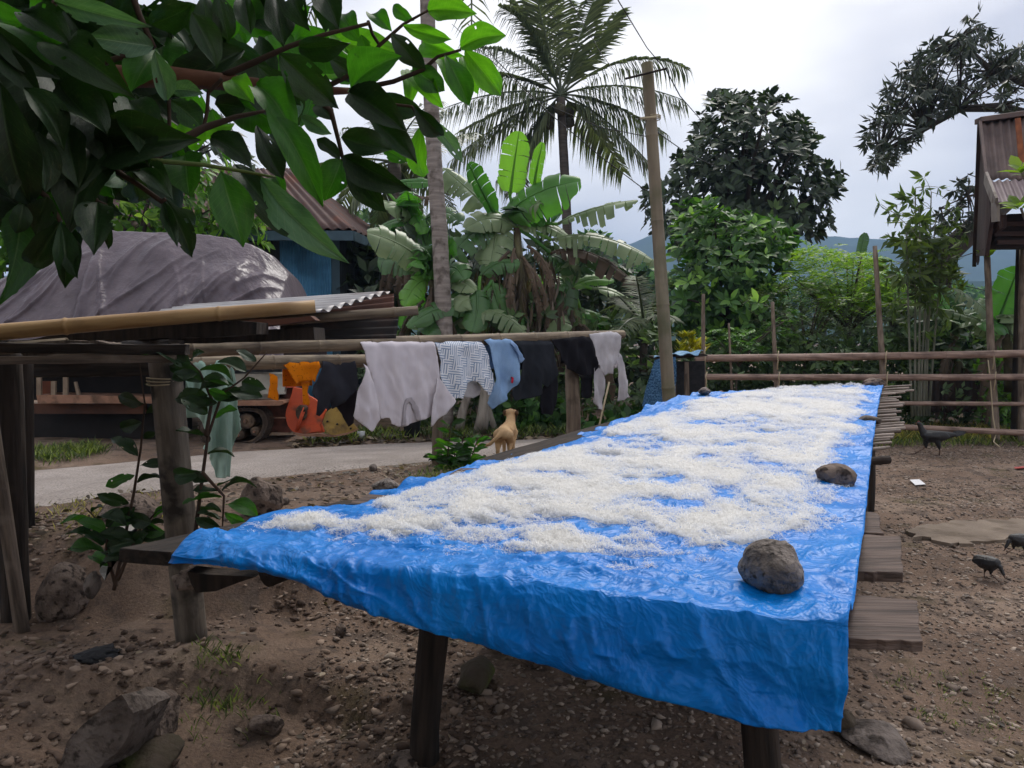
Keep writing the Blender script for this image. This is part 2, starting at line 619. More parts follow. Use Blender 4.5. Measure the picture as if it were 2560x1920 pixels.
def strip(name, pts, r, m, parent=None, n=6):
    V, F = tube(pts, r, n)
    return obj(name, mesh(name, V, F), m, parent)

def rock_mesh(sx, sy, sz, seed, amp=0.22, sub=3, flat=0.0, freq=1.3, chips=7, pit=0.04):
    bm = bmesh.new()
    bmesh.ops.create_icosphere(bm, subdivisions=sub, radius=1.0)
    V = np.array([v.co[:] for v in bm.verts])
    F = [[v.index for v in f.verts] for f in bm.faces]
    bm.free()
    s = seed * 7.7
    d = fbm(V[:, 0] * freq + s, V[:, 1] * freq + V[:, 2] * freq * 1.3 - s, 3, seed) * amp + fbm(V[:, 2] * freq - s, V[:, 0] * freq * 1.2 + s, 3, seed + 9) * amp
    d += fbm(V[:, 0] * 4 + s, V[:, 1] * 4 + V[:, 2] * 5, 3, seed + 5) * amp * 0.3
    d += (np.abs(fbm(V[:, 0] * 9 + s, V[:, 1] * 9 + V[:, 2] * 11, 3, seed + 6)) - 0.3) * pit
    V = V * (1 + d)[:, None]
    # a few chipped planes
    rr = np.random.default_rng(seed)
    for _ in range(chips):
        nn = rr.normal(size=3)
        nn /= np.linalg.norm(nn)
        lim = (0.72 if chips < 9 else 0.55) + 0.2 * rr.random()
        q = V @ nn
        V = V - np.where(q > lim, (q - lim) * 0.75, 0)[:, None] * nn
    V[:, 2] = np.maximum(V[:, 2], -0.75)
    return mesh('rock', V * np.array([sx, sy, sz]), F)

def rock(name, label, u, v, wpx, hpx, m, seed, depth=None, rot=0.0, amp=0.22, dz=0.0, p=None, ratio=0.8, freq=1.3, cat='stone', group=None, sub=4, chips=3):
    p = p if p is not None else gpt(u, v)
    k = p.y / FPX
    sx, sz = wpx * k / 2, hpx * k / 2 / 0.9
    M_ = Matrix.Translation(Vector((p.x, p.y + sx * ratio * 0.5, p.z + sz * 0.72 + dz))) @ Matrix.Rotation(rot, 4, 'Y') @ Matrix.Rotation(seed * 0.7, 4, 'Z')
    o = obj(name, rock_mesh(sx, sx * ratio, sz, seed, amp, sub, freq=freq, chips=chips, pit=0.09 if chips > 9 else 0.035), m, None, M_)
    return tag(o, label, cat, group)

# ------------------------------------------------------------------ the drying table
D0 = CAM_H - 0.72
nr_ = at(2119, 1598, D0 * FPX / 748.0)
nl_ = at(460, 1365, D0 * FPX / 515.0)
fl_ = at(1730, 990, 5.4)
fr_ = at(2210, 965, 5.7)

def lerp(a, b, t):
    return a + (b - a) * t

def table_pt(a, t):              # a across from the left, t along from the near end
    return lerp(lerp(nl_, nr_, a), lerp(fl_, fr_, a), t)

# edges of the blue sheet as they lie on and over the table
left_px = [(460, 1365), (498, 1354), (625, 1313), (694, 1302), (810, 1284), (926, 1258), (1007, 1218), (1157, 1182), (1273, 1158), (1423, 1111), (1539, 1064), (1620, 1024), (1678, 1008), (1730, 990)]
LE = []
for u, v in left_px:
    r = ray(u, v)
    d = fl_ - nl_
    # plan line nl + s d meets the ray's vertical plane
    s = (nl_.y * r.x / r.y - nl_.x) / (d.x - d.y * r.x / r.y)
    s = min(max(s, 0), 1)
    LE.append((s, at(u, v, nl_.y + s * d.y)))
LE.sort(key=lambda q: q[0])
right_px = [(2119, 1598), (2130, 1545), (2140, 1495), (2150, 1420), (2158, 1350), (2166, 1290), (2170, 1230), (2176, 1180), (2182, 1120), (2188, 1075), (2193, 1040), (2200, 1000), (2210, 965)]
RE = []
for u, v in right_px:
    lo_, hi_ = 0.0, 1.0
    for _ in range(40):
        md = (lo_ + hi_) / 2
        p = table_pt(1, md)
        pv = 850 + (CAM_H - p.z) / p.y * FPX
        if pv > v:
            lo_ = md
        else:
            hi_ = md
    p = table_pt(1, md)
    RE.append((md, at(u, v, p.y)))
RE.sort(key=lambda q: q[0])

def edge_at(E, t):
    ss = [e[0] for e in E]
    return Vector([np.interp(t, ss, [e[1][k] for e in E]) for k in range(3)])

def sheet_pt(a, t):
    p = lerp(edge_at(LE, t), edge_at(RE, t), a)
    q = table_pt(a, t)
    w = min(1.0, a / 0.18)
    w = w * w * (3 - 2 * w)
    p.z = lerp(p.z, q.z, w)      # lies flat on the boards away from the drooping edge
    return p

front_px = [(460, 1365), (640, 1383), (950, 1412), (1273, 1445), (1560, 1478), (1800, 1514), (1990, 1556), (2119, 1598)]
hem_px = [(420, 1420), (560, 1430), (660, 1446), (760, 1478), (880, 1530), (1000, 1566), (1150, 1612), (1280, 1650), (1450, 1702), (1600, 1742), (1800, 1790), (2000, 1826), (2105, 1844)]
NA, NT, NH = 260, 380, 80
SV, SUV = [], []
aa = np.linspace(0, 1, NA)
hem_a = np.linspace(0, 1, len(hem_px))
for j in range(NH):              # hanging front flap, hem first
    k = j / NH                   # 0 hem .. 1 front edge
    for a in aa:
        e = sheet_pt(a, 0.0)
        fu = np.interp(a, np.linspace(0, 1, len(front_px)), [q[0] for q in front_px])
        hu = np.interp(a, hem_a, [q[0] for q in hem_px])
        hv = np.interp(a, hem_a, [q[1] for q in hem_px])
        h = at(hu, hv, e.y - 0.05)
        p = lerp(h, e, k)
        drop = (1 - k)
        ln = (e - h).length
        # round the fold, let the cloth hang with slack pleats
        p.y -= 0.018 * math.sin(math.pi * k) ** 0.7
        f = drop * min(1, ln / 0.12)
        p.y += f * (0.012 * math.sin(a * 13 + 2.2 * math.sin(k * 3)) + 0.005 * math.sin(a * 41 + k * 6) + 0.008 * math.sin(k * 9 + a * 6))
        SV.append(p)
        SUV.append((a * 1.6, -drop * ln))
for j in range(NT + 1):
    t = (j / NT) ** 1.25
    for a in aa:
        p = sheet_pt(a, t)
        if j == 0:
            p.z -= 0.004
        SV.append(p)
        SUV.append((a * 1.6, t * 4.4))
SV = np.array([tuple(p) for p in SV])
SUV = np.array(SUV)
X, Y = SUV[:, 0], SUV[:, 1]
w = fbm(X * 3, Y * 2.2, 3, 21) * 0.008
ridged = 1 - np.abs(fbm(X * 7 + 0.6 * fbm(X * 3, Y * 3, 2, 2), Y * 6, 4, 31))
w += (ridged ** 6 - 0.2) * 0.010
ridged2 = 1 - np.abs(fbm(X * 17 + Y * 6, Y * 15 - X * 5, 3, 41))
w += (ridged2 ** 4 - 0.4) * 0.0045
fold_lines = np.exp(-((np.mod(Y * 1.0 + 0.15, 0.62) - 0.31) / 0.012) ** 2) * 0.006       # creases from being folded
rf = random.Random(5)
for q in range(150):             # sharp creases in the thin plastic
    xs, ys = rf.uniform(0, 1.6), rf.uniform(-0.28, 0.25) if q < 95 else rf.uniform(0.2, 4.2)
    an = rf.uniform(0.9, 2.2) if ys < 0.02 and rf.random() < 0.55 else rf.uniform(-0.5, 0.5)
    ca, sa = math.cos(an), math.sin(an)
    al = (X - xs) * ca + (Y - ys) * sa
    ac = -(X - xs) * sa + (Y - ys) * ca + 0.012 * np.sin(al * 20 + q)
    ln = rf.uniform(0.06, 0.3)
    wd_ = rf.uniform(0.006, 0.018)
    w = w + np.clip(1 - np.abs(al) / ln, 0, 1) ** 0.7 * rf.uniform(0.003, 0.007) * np.where(ac < 0, np.exp(ac / wd_), np.exp(-ac / (wd_ * 0.4)))
ed = np.clip((np.abs(X / 1.6 - 0.5) - 0.42) / 0.08, 0, 1)
w = w + fold_lines + ed * 0.016 * np.sin(Y * 19 + 2 * np.sin(Y * 7)) * (Y > 0)
front = Y < 0
SV[~front, 2] += w[~front] + 0.016
qf = np.clip(-Y / 0.06, 0, 1)
SV[front, 2] += (w * (1 - qf) + 0.016 * (1 + Y / 0.3).clip(0, 1))[front]
SV[front, 1] -= (w * 1.3 * qf)[front]
S3 = SV.reshape(-1, NA, 3)
for _ in range(10):              # round the fold over the table edge
    S3[NH - 9:NH + 9] = S3[NH - 9:NH + 9] * 0.5 + (S3[NH - 10:NH + 8] + S3[NH - 8:NH + 10]) * 0.25
I = np.arange(NA * (NT + 1 + NH)).reshape(-1, NA)
SF = np.stack([I[:-1, :-1], I[:-1, 1:], I[1:, 1:], I[1:, :-1]], -1).reshape(-1, 4)

def tarp_material(name, c1, c2, rough, weave=True, transl=0.12, bs=0.5, wr=14.0, weave_s=210.0):
    m = mat(name, c1, c2, scale=3, rough=rough, spec=0.28, transl=transl, coord='UV')
    t = m.node_tree
    N, LK = t.nodes, t.links.new
    b = N['Principled BSDF']
    tc = N.new('ShaderNodeTexCoord')
    n1 = N.new('ShaderNodeTexNoise')
    n1.inputs['Scale'].default_value = wr * 0.5
    n1.inputs['Detail'].default_value = 3
    LK(tc.outputs['UV'], n1.inputs['Vector'])
    ad = N.new('ShaderNodeMixRGB')
    ad.blend_type = 'ADD'
    ad.inputs['Fac'].default_value = 0.16
    LK(tc.outputs['UV'], ad.inputs['Color1'])
    LK(n1.outputs['Color'], ad.inputs['Color2'])
    prev = None
    for sc_, st_, ds_ in ((wr * 0.8, bs * 0.24, 0.03), (wr * 2.4, bs * 0.36, 0.016), (wr * 6.0, bs * 0.5, 0.008)):
        vo = N.new('ShaderNodeTexVoronoi')
        vo.inputs['Scale'].default_value = sc_
        LK(ad.outputs['Color'], vo.inputs['Vector'])
        bp = N.new('ShaderNodeBump')
        bp.inputs['Strength'].default_value = st_
        bp.inputs['Distance'].default_value = ds_
        LK(vo.outputs['Distance'], bp.inputs['Height'])
        if prev is not None:
            LK(prev.outputs['Normal'], bp.inputs['Normal'])
        prev = bp
    if weave:
        ck = N.new('ShaderNodeTexWave')
        ck.inputs['Scale'].default_value = weave_s
        LK(tc.outputs['UV'], ck.inputs['Vector'])
        b2 = N.new('ShaderNodeBump')
        b2.inputs['Strength'].default_value = 0.12
        b2.inputs['Distance'].default_value = 0.002
        LK(ck.outputs['Fac'], b2.inputs['Height'])
        LK(bp.outputs['Normal'], b2.inputs['Normal'])
        LK(b2.outputs['Normal'], b.inputs['Normal'])
    else:
        LK(bp.outputs['Normal'], b.inputs['Normal'])
    return m
M_TARP = tarp_material('tarp_blue', '#0083dc', '#0075d0', 0.36)
o = obj('blue_tarp', mesh('blue_tarp', SV, SF, uv=SUV), M_TARP)
tag(o, 'crinkled bright blue plastic tarpaulin spread over the long wooden drying table', 'tarp')
sd = o.modifiers.new('thickness', 'SOLIDIFY')
sd.thickness = 0.0025
sd.offset = -1

def top_z(a, t):
    return table_pt(a, t).z

# table structure
tb = thing('drying_table', 'long rough wooden table of planks and bamboo slats under the blue tarp', 'table', (0.6, 3.2, 0))
def tp(a, t, dz):
    p = table_pt(a, t)
    return Vector((p.x, p.y, p.z + dz))
def leg(a, t, r, foot_px=None, m=M_WOOD_D, seed=1, foot_xy=None):
    top = tp(a, t, -0.06)
    if foot_xy is None:
        foot_xy = (top.x, top.y)
    f = Vector((foot_xy[0], foot_xy[1], float(gz(*foot_xy)) - 0.05))
    return pole('leg', f, top, r, r * 0.95, m, tb, node=0, kink=0.004, wob=0.12, seed=seed, n=12)
f_ = gpt(1062, 1893)
top1 = at(1092, 1560, 2.22)
pole('leg', (f_.x, f_.y, f_.z - 0.05), (top1.x, top1.y, tp(0.35, 0.08, -0.05).z), 0.046, 0.044, M_WOOD_D, tb, node=0, kink=0.005, wob=0.14, seed=3)
l2t, l2b = at(1885, 1760, 1.72), at(1925, 1990, 1.72)
pole('leg', (l2b.x, l2b.y, -0.05), (l2t.x, l2t.y, tp(0.9, 0.05, -0.05).z), 0.042, 0.042, M_WOOD_D, tb, node=0, kink=0.004, wob=0.14, seed=4)
for k, (a, t) in enumerate([(0.06, 0.33), (0.92, 0.36), (0.06, 0.66), (0.93, 0.68), (0.08, 0.97), (0.93, 0.97)]):
    leg(a, t, 0.045, seed=10 + k)
for a in (0.12, 0.5, 0.88):      # runners under the boards
    pole('runner', tp(a, 0.02, -0.075), tp(a, 0.99, -0.075), 0.035, 0.033, M_WOOD_D, tb, node=0, wob=0.1, seed=int(a * 100))
# cross boards: two broad planks poke out on the right near the front, bamboo slats farther back
def cross(t, over_r, over_l, w, h, m, seed, dz=-0.018):
    p0, p1 = tp(0, t, dz), tp(1, t, dz)
    d = (p1 - p0)
    ln = d.length
    d.normalize()
    return plank('board', p0 - d * over_l, p1 + d * over_r, w, h, m, tb, seed=seed)
def board_px(u0, v0, u1, v1, dz, w, h, m, seed, name='board', inner=0.5):
    """a board whose outer end shows at (u1, v1); it runs in under the sheet"""
    pass
for k in range(5):               # boards near the front: ends align with the photo
    t = 0.03 + k * 0.062
    over = [0.10, 0.085, 0.03, 0.085, 0.03][k]
    if k in (0, 2, 4):
        cross(t, -0.06, -0.05, 0.16, 0.03, M_WOODP, 30 + k)
# the two broad plank ends and one narrow one, seen right of the sheet
for (px, yy, th, sd_) in (([(2080, 1497), (2140, 1487), (2296, 1500), (2303, 1603), (2135, 1597), (2080, 1590)], 0, 0.020, 1),
                          ([(2090, 1345), (2150, 1336), (2253, 1340), (2255, 1432), (2140, 1428), (2090, 1425)], 0, 0.024, 2),
                          ([(2110, 1282), (2165, 1278), (2195, 1283), (2205, 1332), (2155, 1330), (2110, 1328)], 0, 0.03, 3)):
    # project onto the plane of the table top, a little below it
    n_ = (table_pt(1, 0) - table_pt(0, 0)).cross(table_pt(0.5, 1) - table_pt(0.5, 0)).normalized()
    base = table_pt(1, 0.15) - Vector((0, 0, 0.012))
    pts = [onplane(u, v, base, n_) for u, v in px]
    rr = random.Random(sd_)
    ring = []
    for i in range(len(pts)):
        a_, b_ = pts[i], pts[(i + 1) % len(pts)]
        for s in np.linspace(0, 1, 7)[:-1]:
            q = a_.lerp(b_, s)
            ring.append(q + Vector((rr.uniform(-1, 1), rr.uniform(-1, 1), 0)) * 0.005)
    c_ = sum(ring, Vector()) / len(ring)
    # grain runs along the board: local z towards its outer end
    ax = align(c_, c_ + (pts[2] - pts[0]).normalized())
    inv = ax.inverted()
    up_ = Vector((0, 0, 1))
    me = slab_mesh([inv @ p for p in ring], th, inv.to_3x3() @ Vector((0, 0, -1)))
    o = obj('board', me, M_WOODP, tb, ax)
    bv = o.modifiers.new('b', 'BEVEL')
    bv.width, bv.segments, bv.limit_method = 0.006, 2, 'ANGLE'
# dark plank along the left side, showing past the sheet's near-left corner
pl0, pl1 = at(352, 1372, 2.0), at(900, 1262, 3.15)
plank('board', pl0 + Vector((0.02, 0, -0.02)), pl1 + Vector((0, 0.1, -0.02)), 0.17, 0.035, M_WOOD_D, tb, seed=51, rough=0.16)
plank('board', tp(0.0, 0.35, -0.035), tp(0.0, 0.98, -0.05), 0.14, 0.03, M_WOOD_D, tb, seed=52, rough=0.16)
# dark block under the near-left corner
slab('bracket', [(468, 1430), (520, 1436), (640, 1442), (600, 1455), (540, 1478), (490, 1482), (478, 1460)], 2.08, 0.06, M_WOOD_D, tb)
# slats
slat_spec = [(1148, 2222, 0.017, 'd'), (1122, 2212, 0.007, 'n'), (1116, 2224, 0.006, 'n'), (1107, 2228, 0.006, 'n'), (1100, 2224, 0.005, 'n'), (1093, 2232, 0.007, 'n'), (1085, 2234, 0.008, 'n'),
             (1078, 2250, 0.010, 'n'), (1071, 2262, 0.008, 'n'), (1064, 2258, 0.009, 'n'), (1057, 2260, 0.008, 'n'), (1050, 2248, 0.008, 'n'), (1044, 2252, 0.007, 'n'), (1038, 2240, 0.008, 'n'),
             (1030, 2252, 0.008, 'n'), (1022, 2240, 0.007, 'n'), (1015, 2256, 0.008, 'n'), (1009, 2260, 0.009, 'n'), (1003, 2246, 0.008, 'n'), (997, 2240, 0.007, 'n'), (991, 2252, 0.007, 'n'),
             (985, 2238, 0.007, 'n'), (979, 2262, 0.008, 'n'), (974, 2284, 0.007, 'n'), (969, 2272, 0.008, 'n'), (964, 2278, 0.007, 'n')]
n_ = (table_pt(1, 0) - table_pt(0, 0)).cross(table_pt(0.5, 1) - table_pt(0.5, 0)).normalized()
M_SLAT = mat('slat_grey', '#8a7f78', '#54493f', scale=3, stretch=(10, 10, 1), rough=0.8, bump=0.3, bscale=6, var='obj', vamt=0.3)
for k, (v, u1, r, kind_) in enumerate(slat_spec):
    rr = random.Random(k)
    e = onplane(u1, v + rr.uniform(-2, 2), table_pt(1, 0.7) - Vector((0, 0, 0.01)), n_)
    q = table_pt(0.62, 0)
    d = (fr_ - fl_).normalized()
    s = e - d * (0.75 + rr.random() * 0.2) + Vector((0, rr.uniform(-0.04, 0.04), -0.006))
    pole('slat', s, e, r, r, M_WOOD_D if kind_ == 'd' else M_SLAT, tb, node=0.22, n=8, seed=k, hollow=False)

# ------------------------------------------------------------------ the white shreds drying on the sheet
def sheet_arr(a, t):
    ts = np.linspace(0, 1, 60)
    Ls = np.array([tuple(edge_at(LE, q)) for q in ts])
    Rs = np.array([tuple(edge_at(RE, q)) for q in ts])
    l = np.stack([np.interp(t, ts, Ls[:, k]) for k in range(3)], -1)
    r = np.stack([np.interp(t, ts, Rs[:, k]) for k in range(3)], -1)
    p = l + (r - l) * a[:, None]
    A = np.array([tuple(nl_), tuple(nr_), tuple(fl_), tuple(fr_)])
    z = (A[0, 2] * (1 - a) + A[1, 2] * a) * (1 - t) + (A[2, 2] * (1 - a) + A[3, 2] * a) * t
    w_ = sst(np.minimum(1, a / 0.18))
    p[:, 2] = p[:, 2] * (1 - w_) + z * w_
    return p

heap_px = [(655, 1325), (760, 1302), (870, 1290), (960, 1262), (1060, 1228), (1190, 1190), (1300, 1162), (1420, 1128), (1540, 1080), (1640, 1042), (1740, 1006), (1840, 990), (2000, 975), (2150, 970), (2168, 990), (2155, 1040), (2140, 1090),
           (2115, 1120), (2105, 1150), (2060, 1175), (2100, 1215), (2075, 1255), (2070, 1290), (2090, 1312), (2030, 1345), (1960, 1366), (1850, 1376), (1740, 1396), (1700, 1432), (1560, 1440), (1480, 1428), (1330, 1412), (1250, 1400), (1130, 1392), (1020, 1374), (900, 1360), (800, 1340), (700, 1340)]
def project(P):
    d = P - np.array([0, 0, CAM_H])
    zc = d[:, 1] * FWD.y + d[:, 2] * FWD.z
    return np.stack([1280 + FPX * d[:, 0] / zc, 960 - FPX * (d[:, 1] * UPV.y + d[:, 2] * UPV.z) / zc], -1)
# the heap outline as a plan polygon on the sheet
heap_plan = []
for u, v in heap_px:
    q = onplane(u, v, table_pt(0.5, 0.5), n_)
    heap_plan.append((q.x, q.y))

def heap_density(P):
    x, y = P[:, 0], P[:, 1]
    ins = in_poly(np.stack([x, y], -1), heap_plan).astype(float)
    # distance-ish falloff by sampling jittered membership
    s = ins.copy()
    for dx, dy in ((0.04, 0), (-0.04, 0), (0, 0.04), (0, -0.04), (0.08, 0.03), (-0.08, -0.03), (0.03, -0.08), (-0.03, 0.08)):
        s += in_poly(np.stack([x + dx, y + dy], -1), heap_plan)
    s /= 9
    e1, e2 = x * 0.95 - y * 0.3, x * 0.45 + y * 0.89          # across and along the table
    n1 = fbm(e1 * 4.3 + 0.7 * fbm(x * 4, y * 4, 2, 4), e2 * 6.8 + 0.7 * fbm(x * 4 + 9, y * 4, 2, 6), 4, 61)
    n2 = fbm(e1 * 11, e2 * 17, 4, 62)
    return np.minimum(s * 0.98 - 0.465 + n1 * 1.2 + 0.85 * n2, (s - 0.3) * 1.6)

ga, gt = 190, 420
A_, T_ = np.meshgrid(np.linspace(0.01, 0.985, ga), np.linspace(0.0, 0.995, gt) ** 1.15)
HP = sheet_arr(A_.ravel(), T_.ravel())
dens = heap_density(HP)
hh = np.clip(dens, 0, 1)
relief = 0.004 + 0.011 * (fbm(HP[:, 0] * 9, HP[:, 1] * 8, 4, 71) + 0.5) + 0.010 * np.abs(fbm(HP[:, 0] * 26, HP[:, 1] * 24, 3, 73))
keep = (dens > 0.2).reshape(gt, ga)
kp = np.pad(keep.astype(float), 2)
kb = sum(kp[i:i + gt, j:j + ga] for i in range(5) for j in range(5)) / 25.0
HP[:, 2] += -0.008 + sst((hh - 0.2) / 0.3) * sst((kb.ravel() - 0.45) / 0.5) * (np.maximum(relief, 0.002) + 0.020)
I = np.arange(ga * gt).reshape(gt, ga)
cell = keep[:-1, :-1] & keep[:-1, 1:] & keep[1:, 1:] & keep[1:, :-1]
Q = np.stack([I[:-1, :-1], I[:-1, 1:], I[1:, 1:], I[1:, :-1]], -1)[cell]
used = np.unique(Q)
remap = np.zeros(ga * gt, int)
remap[used] = np.arange(len(used))
M_SHRED = mat('white_shreds', '#f2f1ef', '#e3e1dc', scale=14, rough=0.85, bump=0.7, bscale=160, bdist=0.008, spec=0.2, transl=0.15)
hp = obj('white_shreds', mesh('white_shreds', HP[used], remap[Q]), M_SHRED, kind='stuff')
tag(hp, 'fluffy white shreds spread out to dry in patches on the blue tarp', 'shreds')
# the single shreds: short curled ribbons on top and scattered at the rims
n_sh = 320000
a0 = RNG.random(n_sh)
t0 = RNG.random(n_sh) ** 1.55
P = sheet_arr(0.01 + a0 * 0.975, t0)
dn = heap_density(P)
ok = (dn > 0.12) | ((dn > 0.0) & (RNG.random(n_sh) < 0.5)) | ((dn > -0.2) & (RNG.random(n_sh) < 0.16)) | ((dn > -0.4) & (RNG.random(n_sh) < 0.04))
P, dn = P[ok], dn[ok]
n = len(P)
relief = 0.004 + 0.011 * (fbm(P[:, 0] * 9, P[:, 1] * 8, 4, 71) + 0.5) + 0.010 * np.abs(fbm(P[:, 0] * 26, P[:, 1] * 24, 3, 73))
P[:, 2] += 0.014 + sst((np.clip(dn, 0, 1) - 0.06) / 0.32) * np.maximum(relief, 0.002)
ang = RNG.random(n) * 2 * np.pi
ln = 0.008 + 0.018 * RNG.random(n)
wd = (0.0006 + 0.0004 * RNG.random(n)) * (0.7 + 0.17 * P[:, 1])
dirv = np.stack([np.cos(ang), np.sin(ang), np.zeros(n)], -1)
side = np.stack([-np.sin(ang), np.cos(ang), np.zeros(n)], -1)
curl = (RNG.random(n) - 0.5) * 4.5
lift = 0.004 + 0.012 * RNG.random(n) * np.clip(dn * 2 + 0.3, 0.15, 1)
rows = []
for s, zf in ((-0.5, RNG.random(n)), (-0.17, 0.6 + RNG.random(n) * 0.6), (0.17, 0.6 + RNG.random(n) * 0.6), (0.5, RNG.random(n))):
    c = P + dirv * (ln * s)[:, None] + side * (curl * ln * (s * s))[:, None]
    c[:, 2] += lift * zf
    tilt = np.stack([np.zeros(n), np.zeros(n), (RNG.random(n) - 0.5) * 1.6], -1)
    wv = (side + tilt) * (wd / 2)[:, None]
    rows += [c - wv, c + wv]
RV = np.stack(rows, 1).reshape(-1, 3)
base = np.arange(n)[:, None] * 8
RF = np.concatenate([base + np.array([0, 1, 3, 2]), base + np.array([2, 3, 5, 4]), base + np.array([4, 5, 7, 6])], 0)
M_SHRED2 = mat('white_shred_ribbons', '#f5f4f2', rough=0.8, spec=0.2, transl=0.3)
obj('loose_shreds', mesh('loose_shreds', RV, RF, smooth=False), M_SHRED2, hp, kind='stuff')
# ------------------------------------------------------------------ the clothes rails on posts along the lane
rA, rB = at(450, 873, 4.5), at(1556, 836, 7.5)
rdir = (rB - rA).normalized()
rack2 = thing('clothes_rail', 'long weathered bamboo rail on posts along the lane, hung with laundry', 'clothes rail', (rA.x, rA.y, 0.28))
ext = rA - rdir * 1.2
pole('rail', ext, rB, 0.050, 0.042, M_BAMBOO, rack2, node=0.42, seed=2, bend=0.01, hollow=True)
bA, bB = at(150, 915, 4.75), at(1085, 899, 6.35)
pole('rail', bA, bB, 0.052, 0.050, M_BAMBOO, rack2, node=0.5, seed=5)
def post_px(u0, v0, u1, v1, y, r, m, parent, name='post', seed=0, **kw):
    t_, b_ = at(u0, v0, y), at(u1, v1, y)
    return pole(name, (b_.x, b_.y, b_.z - 0.05), t_, r, r * 0.93, m, parent, seed=seed, **kw)
M_POST = mat('post_wood', '#7d7062', '#54483d', scale=2.6, stretch=(9, 9, 1), rough=0.9, bump=0.7, bscale=6, dirt='#39312b', dscale=5, dlo=0.52, dhi=0.7)
post_px(1094, 862, 1093, 1165, 5.95, 0.042, M_POST, rack2, node=0, wob=0.08, seed=1)
post_px(1432, 862, 1432, 1113, 7.08, 0.068, M_POST, rack2, node=0, wob=0.08, seed=2, kink=0.006)

# ------------------------------------------------------------------ laundry
def cloth_mat(name, c1, c2=None, rough=0.95, bs=0.25, **kw):
    return mat(name, c1, c2, scale=5, rough=rough, bump=bs, bscale=130, bdist=0.004, spec=0.15, transl=0.12, coord='UV', **kw)

def px5(pts):                     # laundry outlines were read in an enlarged crop; back to photo pixels
    return [(850 + x * 0.40687, 560 + y * 0.40687) for x, y in pts]
def px2(pts):
    return [(500 + x * 0.22604, 860 + y * 0.22604) for x, y in pts]

def cloth_mesh(px, p0, dr, off=0.055, amp=0.012, freq=26.0, seed=0, wrap=0.05, back=0.0, dens=0.017, topz=None, diag=0.0):
    """outline -> a hanging sheet in the vertical plane of the rail, folded over it"""
    dr = Vector((dr.x, dr.y, 0)).normalized()
    nn = Vector((dr.y, -dr.x, 0))                 # towards the camera
    if nn.y > 0:
        nn = -nn
    org = Vector(p0) + nn * off
    st = []
    for u, v in px:
        q = onplane(u, v, org, nn)
        st.append(((q - org).dot(dr), q.z))
    st = np.array(st)
    top = topz if topz is not None else st[:, 1].max()
    # resample the outline finely, with slight irregularity
    ring = []
    rr = random.Random(seed)
    for i in range(len(st)):
        a, b = st[i], st[(i + 1) % len(st)]
        k = max(1, int(np.linalg.norm(b - a) / (dens * 1.2)))
        for j in range(k):
            q = a + (b - a) * (j / k)
            ring.append(Vector((q[0] + rr.uniform(-1, 1) * 0.0025, q[1] + rr.uniform(-1, 1) * 0.002)))
    lo, hi = st.min(0), st.max(0)
    gx_, gz_ = np.meshgrid(np.arange(lo[0], hi[0], dens), np.arange(lo[1], hi[1], dens))
    g = np.stack([gx_.ravel(), gz_.ravel()], -1)
    poly = [(q.x, q.y) for q in ring]
    g = g[in_poly(g, poly)]
    pts = ring + [Vector((a, b)) for a, b in g]
    k = len(ring)
    vv, _, ff, *_r = geometry.delaunay_2d_cdt(pts, [], [list(range(k))], 1, 1e-5)
    S = np.array([(q.x, q.y) for q in vv])
    d = top - S[:, 1]
    f = sst(d / 0.35)
    ph = seed * 1.7
    fold = 1.5 * amp * (np.sin(S[:, 0] * freq + diag * S[:, 1] * freq + ph + 1.3 * np.sin(d * 5 + ph)) + 0.6 * np.sin(S[:, 0] * freq * 2.3 + d * 7 + ph) ) * (0.25 + 0.75 * f)
    fold = fold + 0.012 * fbm(S[:, 0] * 9 + ph, S[:, 1] * 9, 3, seed) + 0.02 * (0.8 - np.abs(fbm(S[:, 0] * 11 + S[:, 1] * 5 + ph, S[:, 1] * 3.5, 3, seed + 4))) * f
    arc = np.where(d < wrap, np.sqrt(np.clip(wrap ** 2 - (wrap - d) ** 2, 0, None)) - wrap, 0.0)
    offn = fold + arc
    V = np.array([tuple(org)]) * 1.0
    V = np.stack([org.x + dr.x * S[:, 0] + nn.x * offn, org.y + dr.y * S[:, 0] + nn.y * offn, S[:, 1]], -1)
    F = [tuple(q) for q in ff]
    uv = np.stack([S[:, 0], S[:, 1]], -1)
    if back > 0:                  # the half that hangs behind the rail
        tp_ = S[d < 0.03]
        s0, s1 = tp_[:, 0].min(), tp_[:, 0].max()
        s0, s1 = s0 + (s1 - s0) * 0.22, s1 - (s1 - s0) * 0.04
        m_, r_ = 16, 12
        BV, BU = [], []
        for j in range(r_ + 1):
            dd = back * j / r_
            for i in range(m_ + 1):
                s = s0 + (s1 - s0) * i / m_
                o_ = -wrap - (wrap if dd > wrap else math.sqrt(max(0, wrap ** 2 - (wrap - dd) ** 2))) + 0.01 * math.sin(s * freq + ph) * min(1, dd / 0.3)
                z = top - dd - (0.004 if j else 0)
                BV.append((org.x + dr.x * s + nn.x * o_, org.y + dr.y * s + nn.y * o_, z))
                BU.append((s, z))
        n0 = len(V)
        V = np.vstack([V, np.array(BV)])
        uv = np.vstack([uv, np.array(BU)])
        F += [(n0 + j * (m_ + 1) + i, n0 + j * (m_ + 1) + i + 1, n0 + (j + 1) * (m_ + 1) + i + 1, n0 + (j + 1) * (m_ + 1) + i) for j in range(r_) for i in range(m_)]
    return mesh('cloth', V, F, uv=uv)

def cloth(name, px, m, parent=None, p0=None, dr=None, thick=0.004, **kw):
    o = obj(name, cloth_mesh(px, p0 if p0 is not None else rA, dr if dr is not None else rdir, **kw), m, parent)
    s = o.modifiers.new('thickness', 'SOLIDIFY')
    s.thickness = thick
    s.offset = 0
    return o

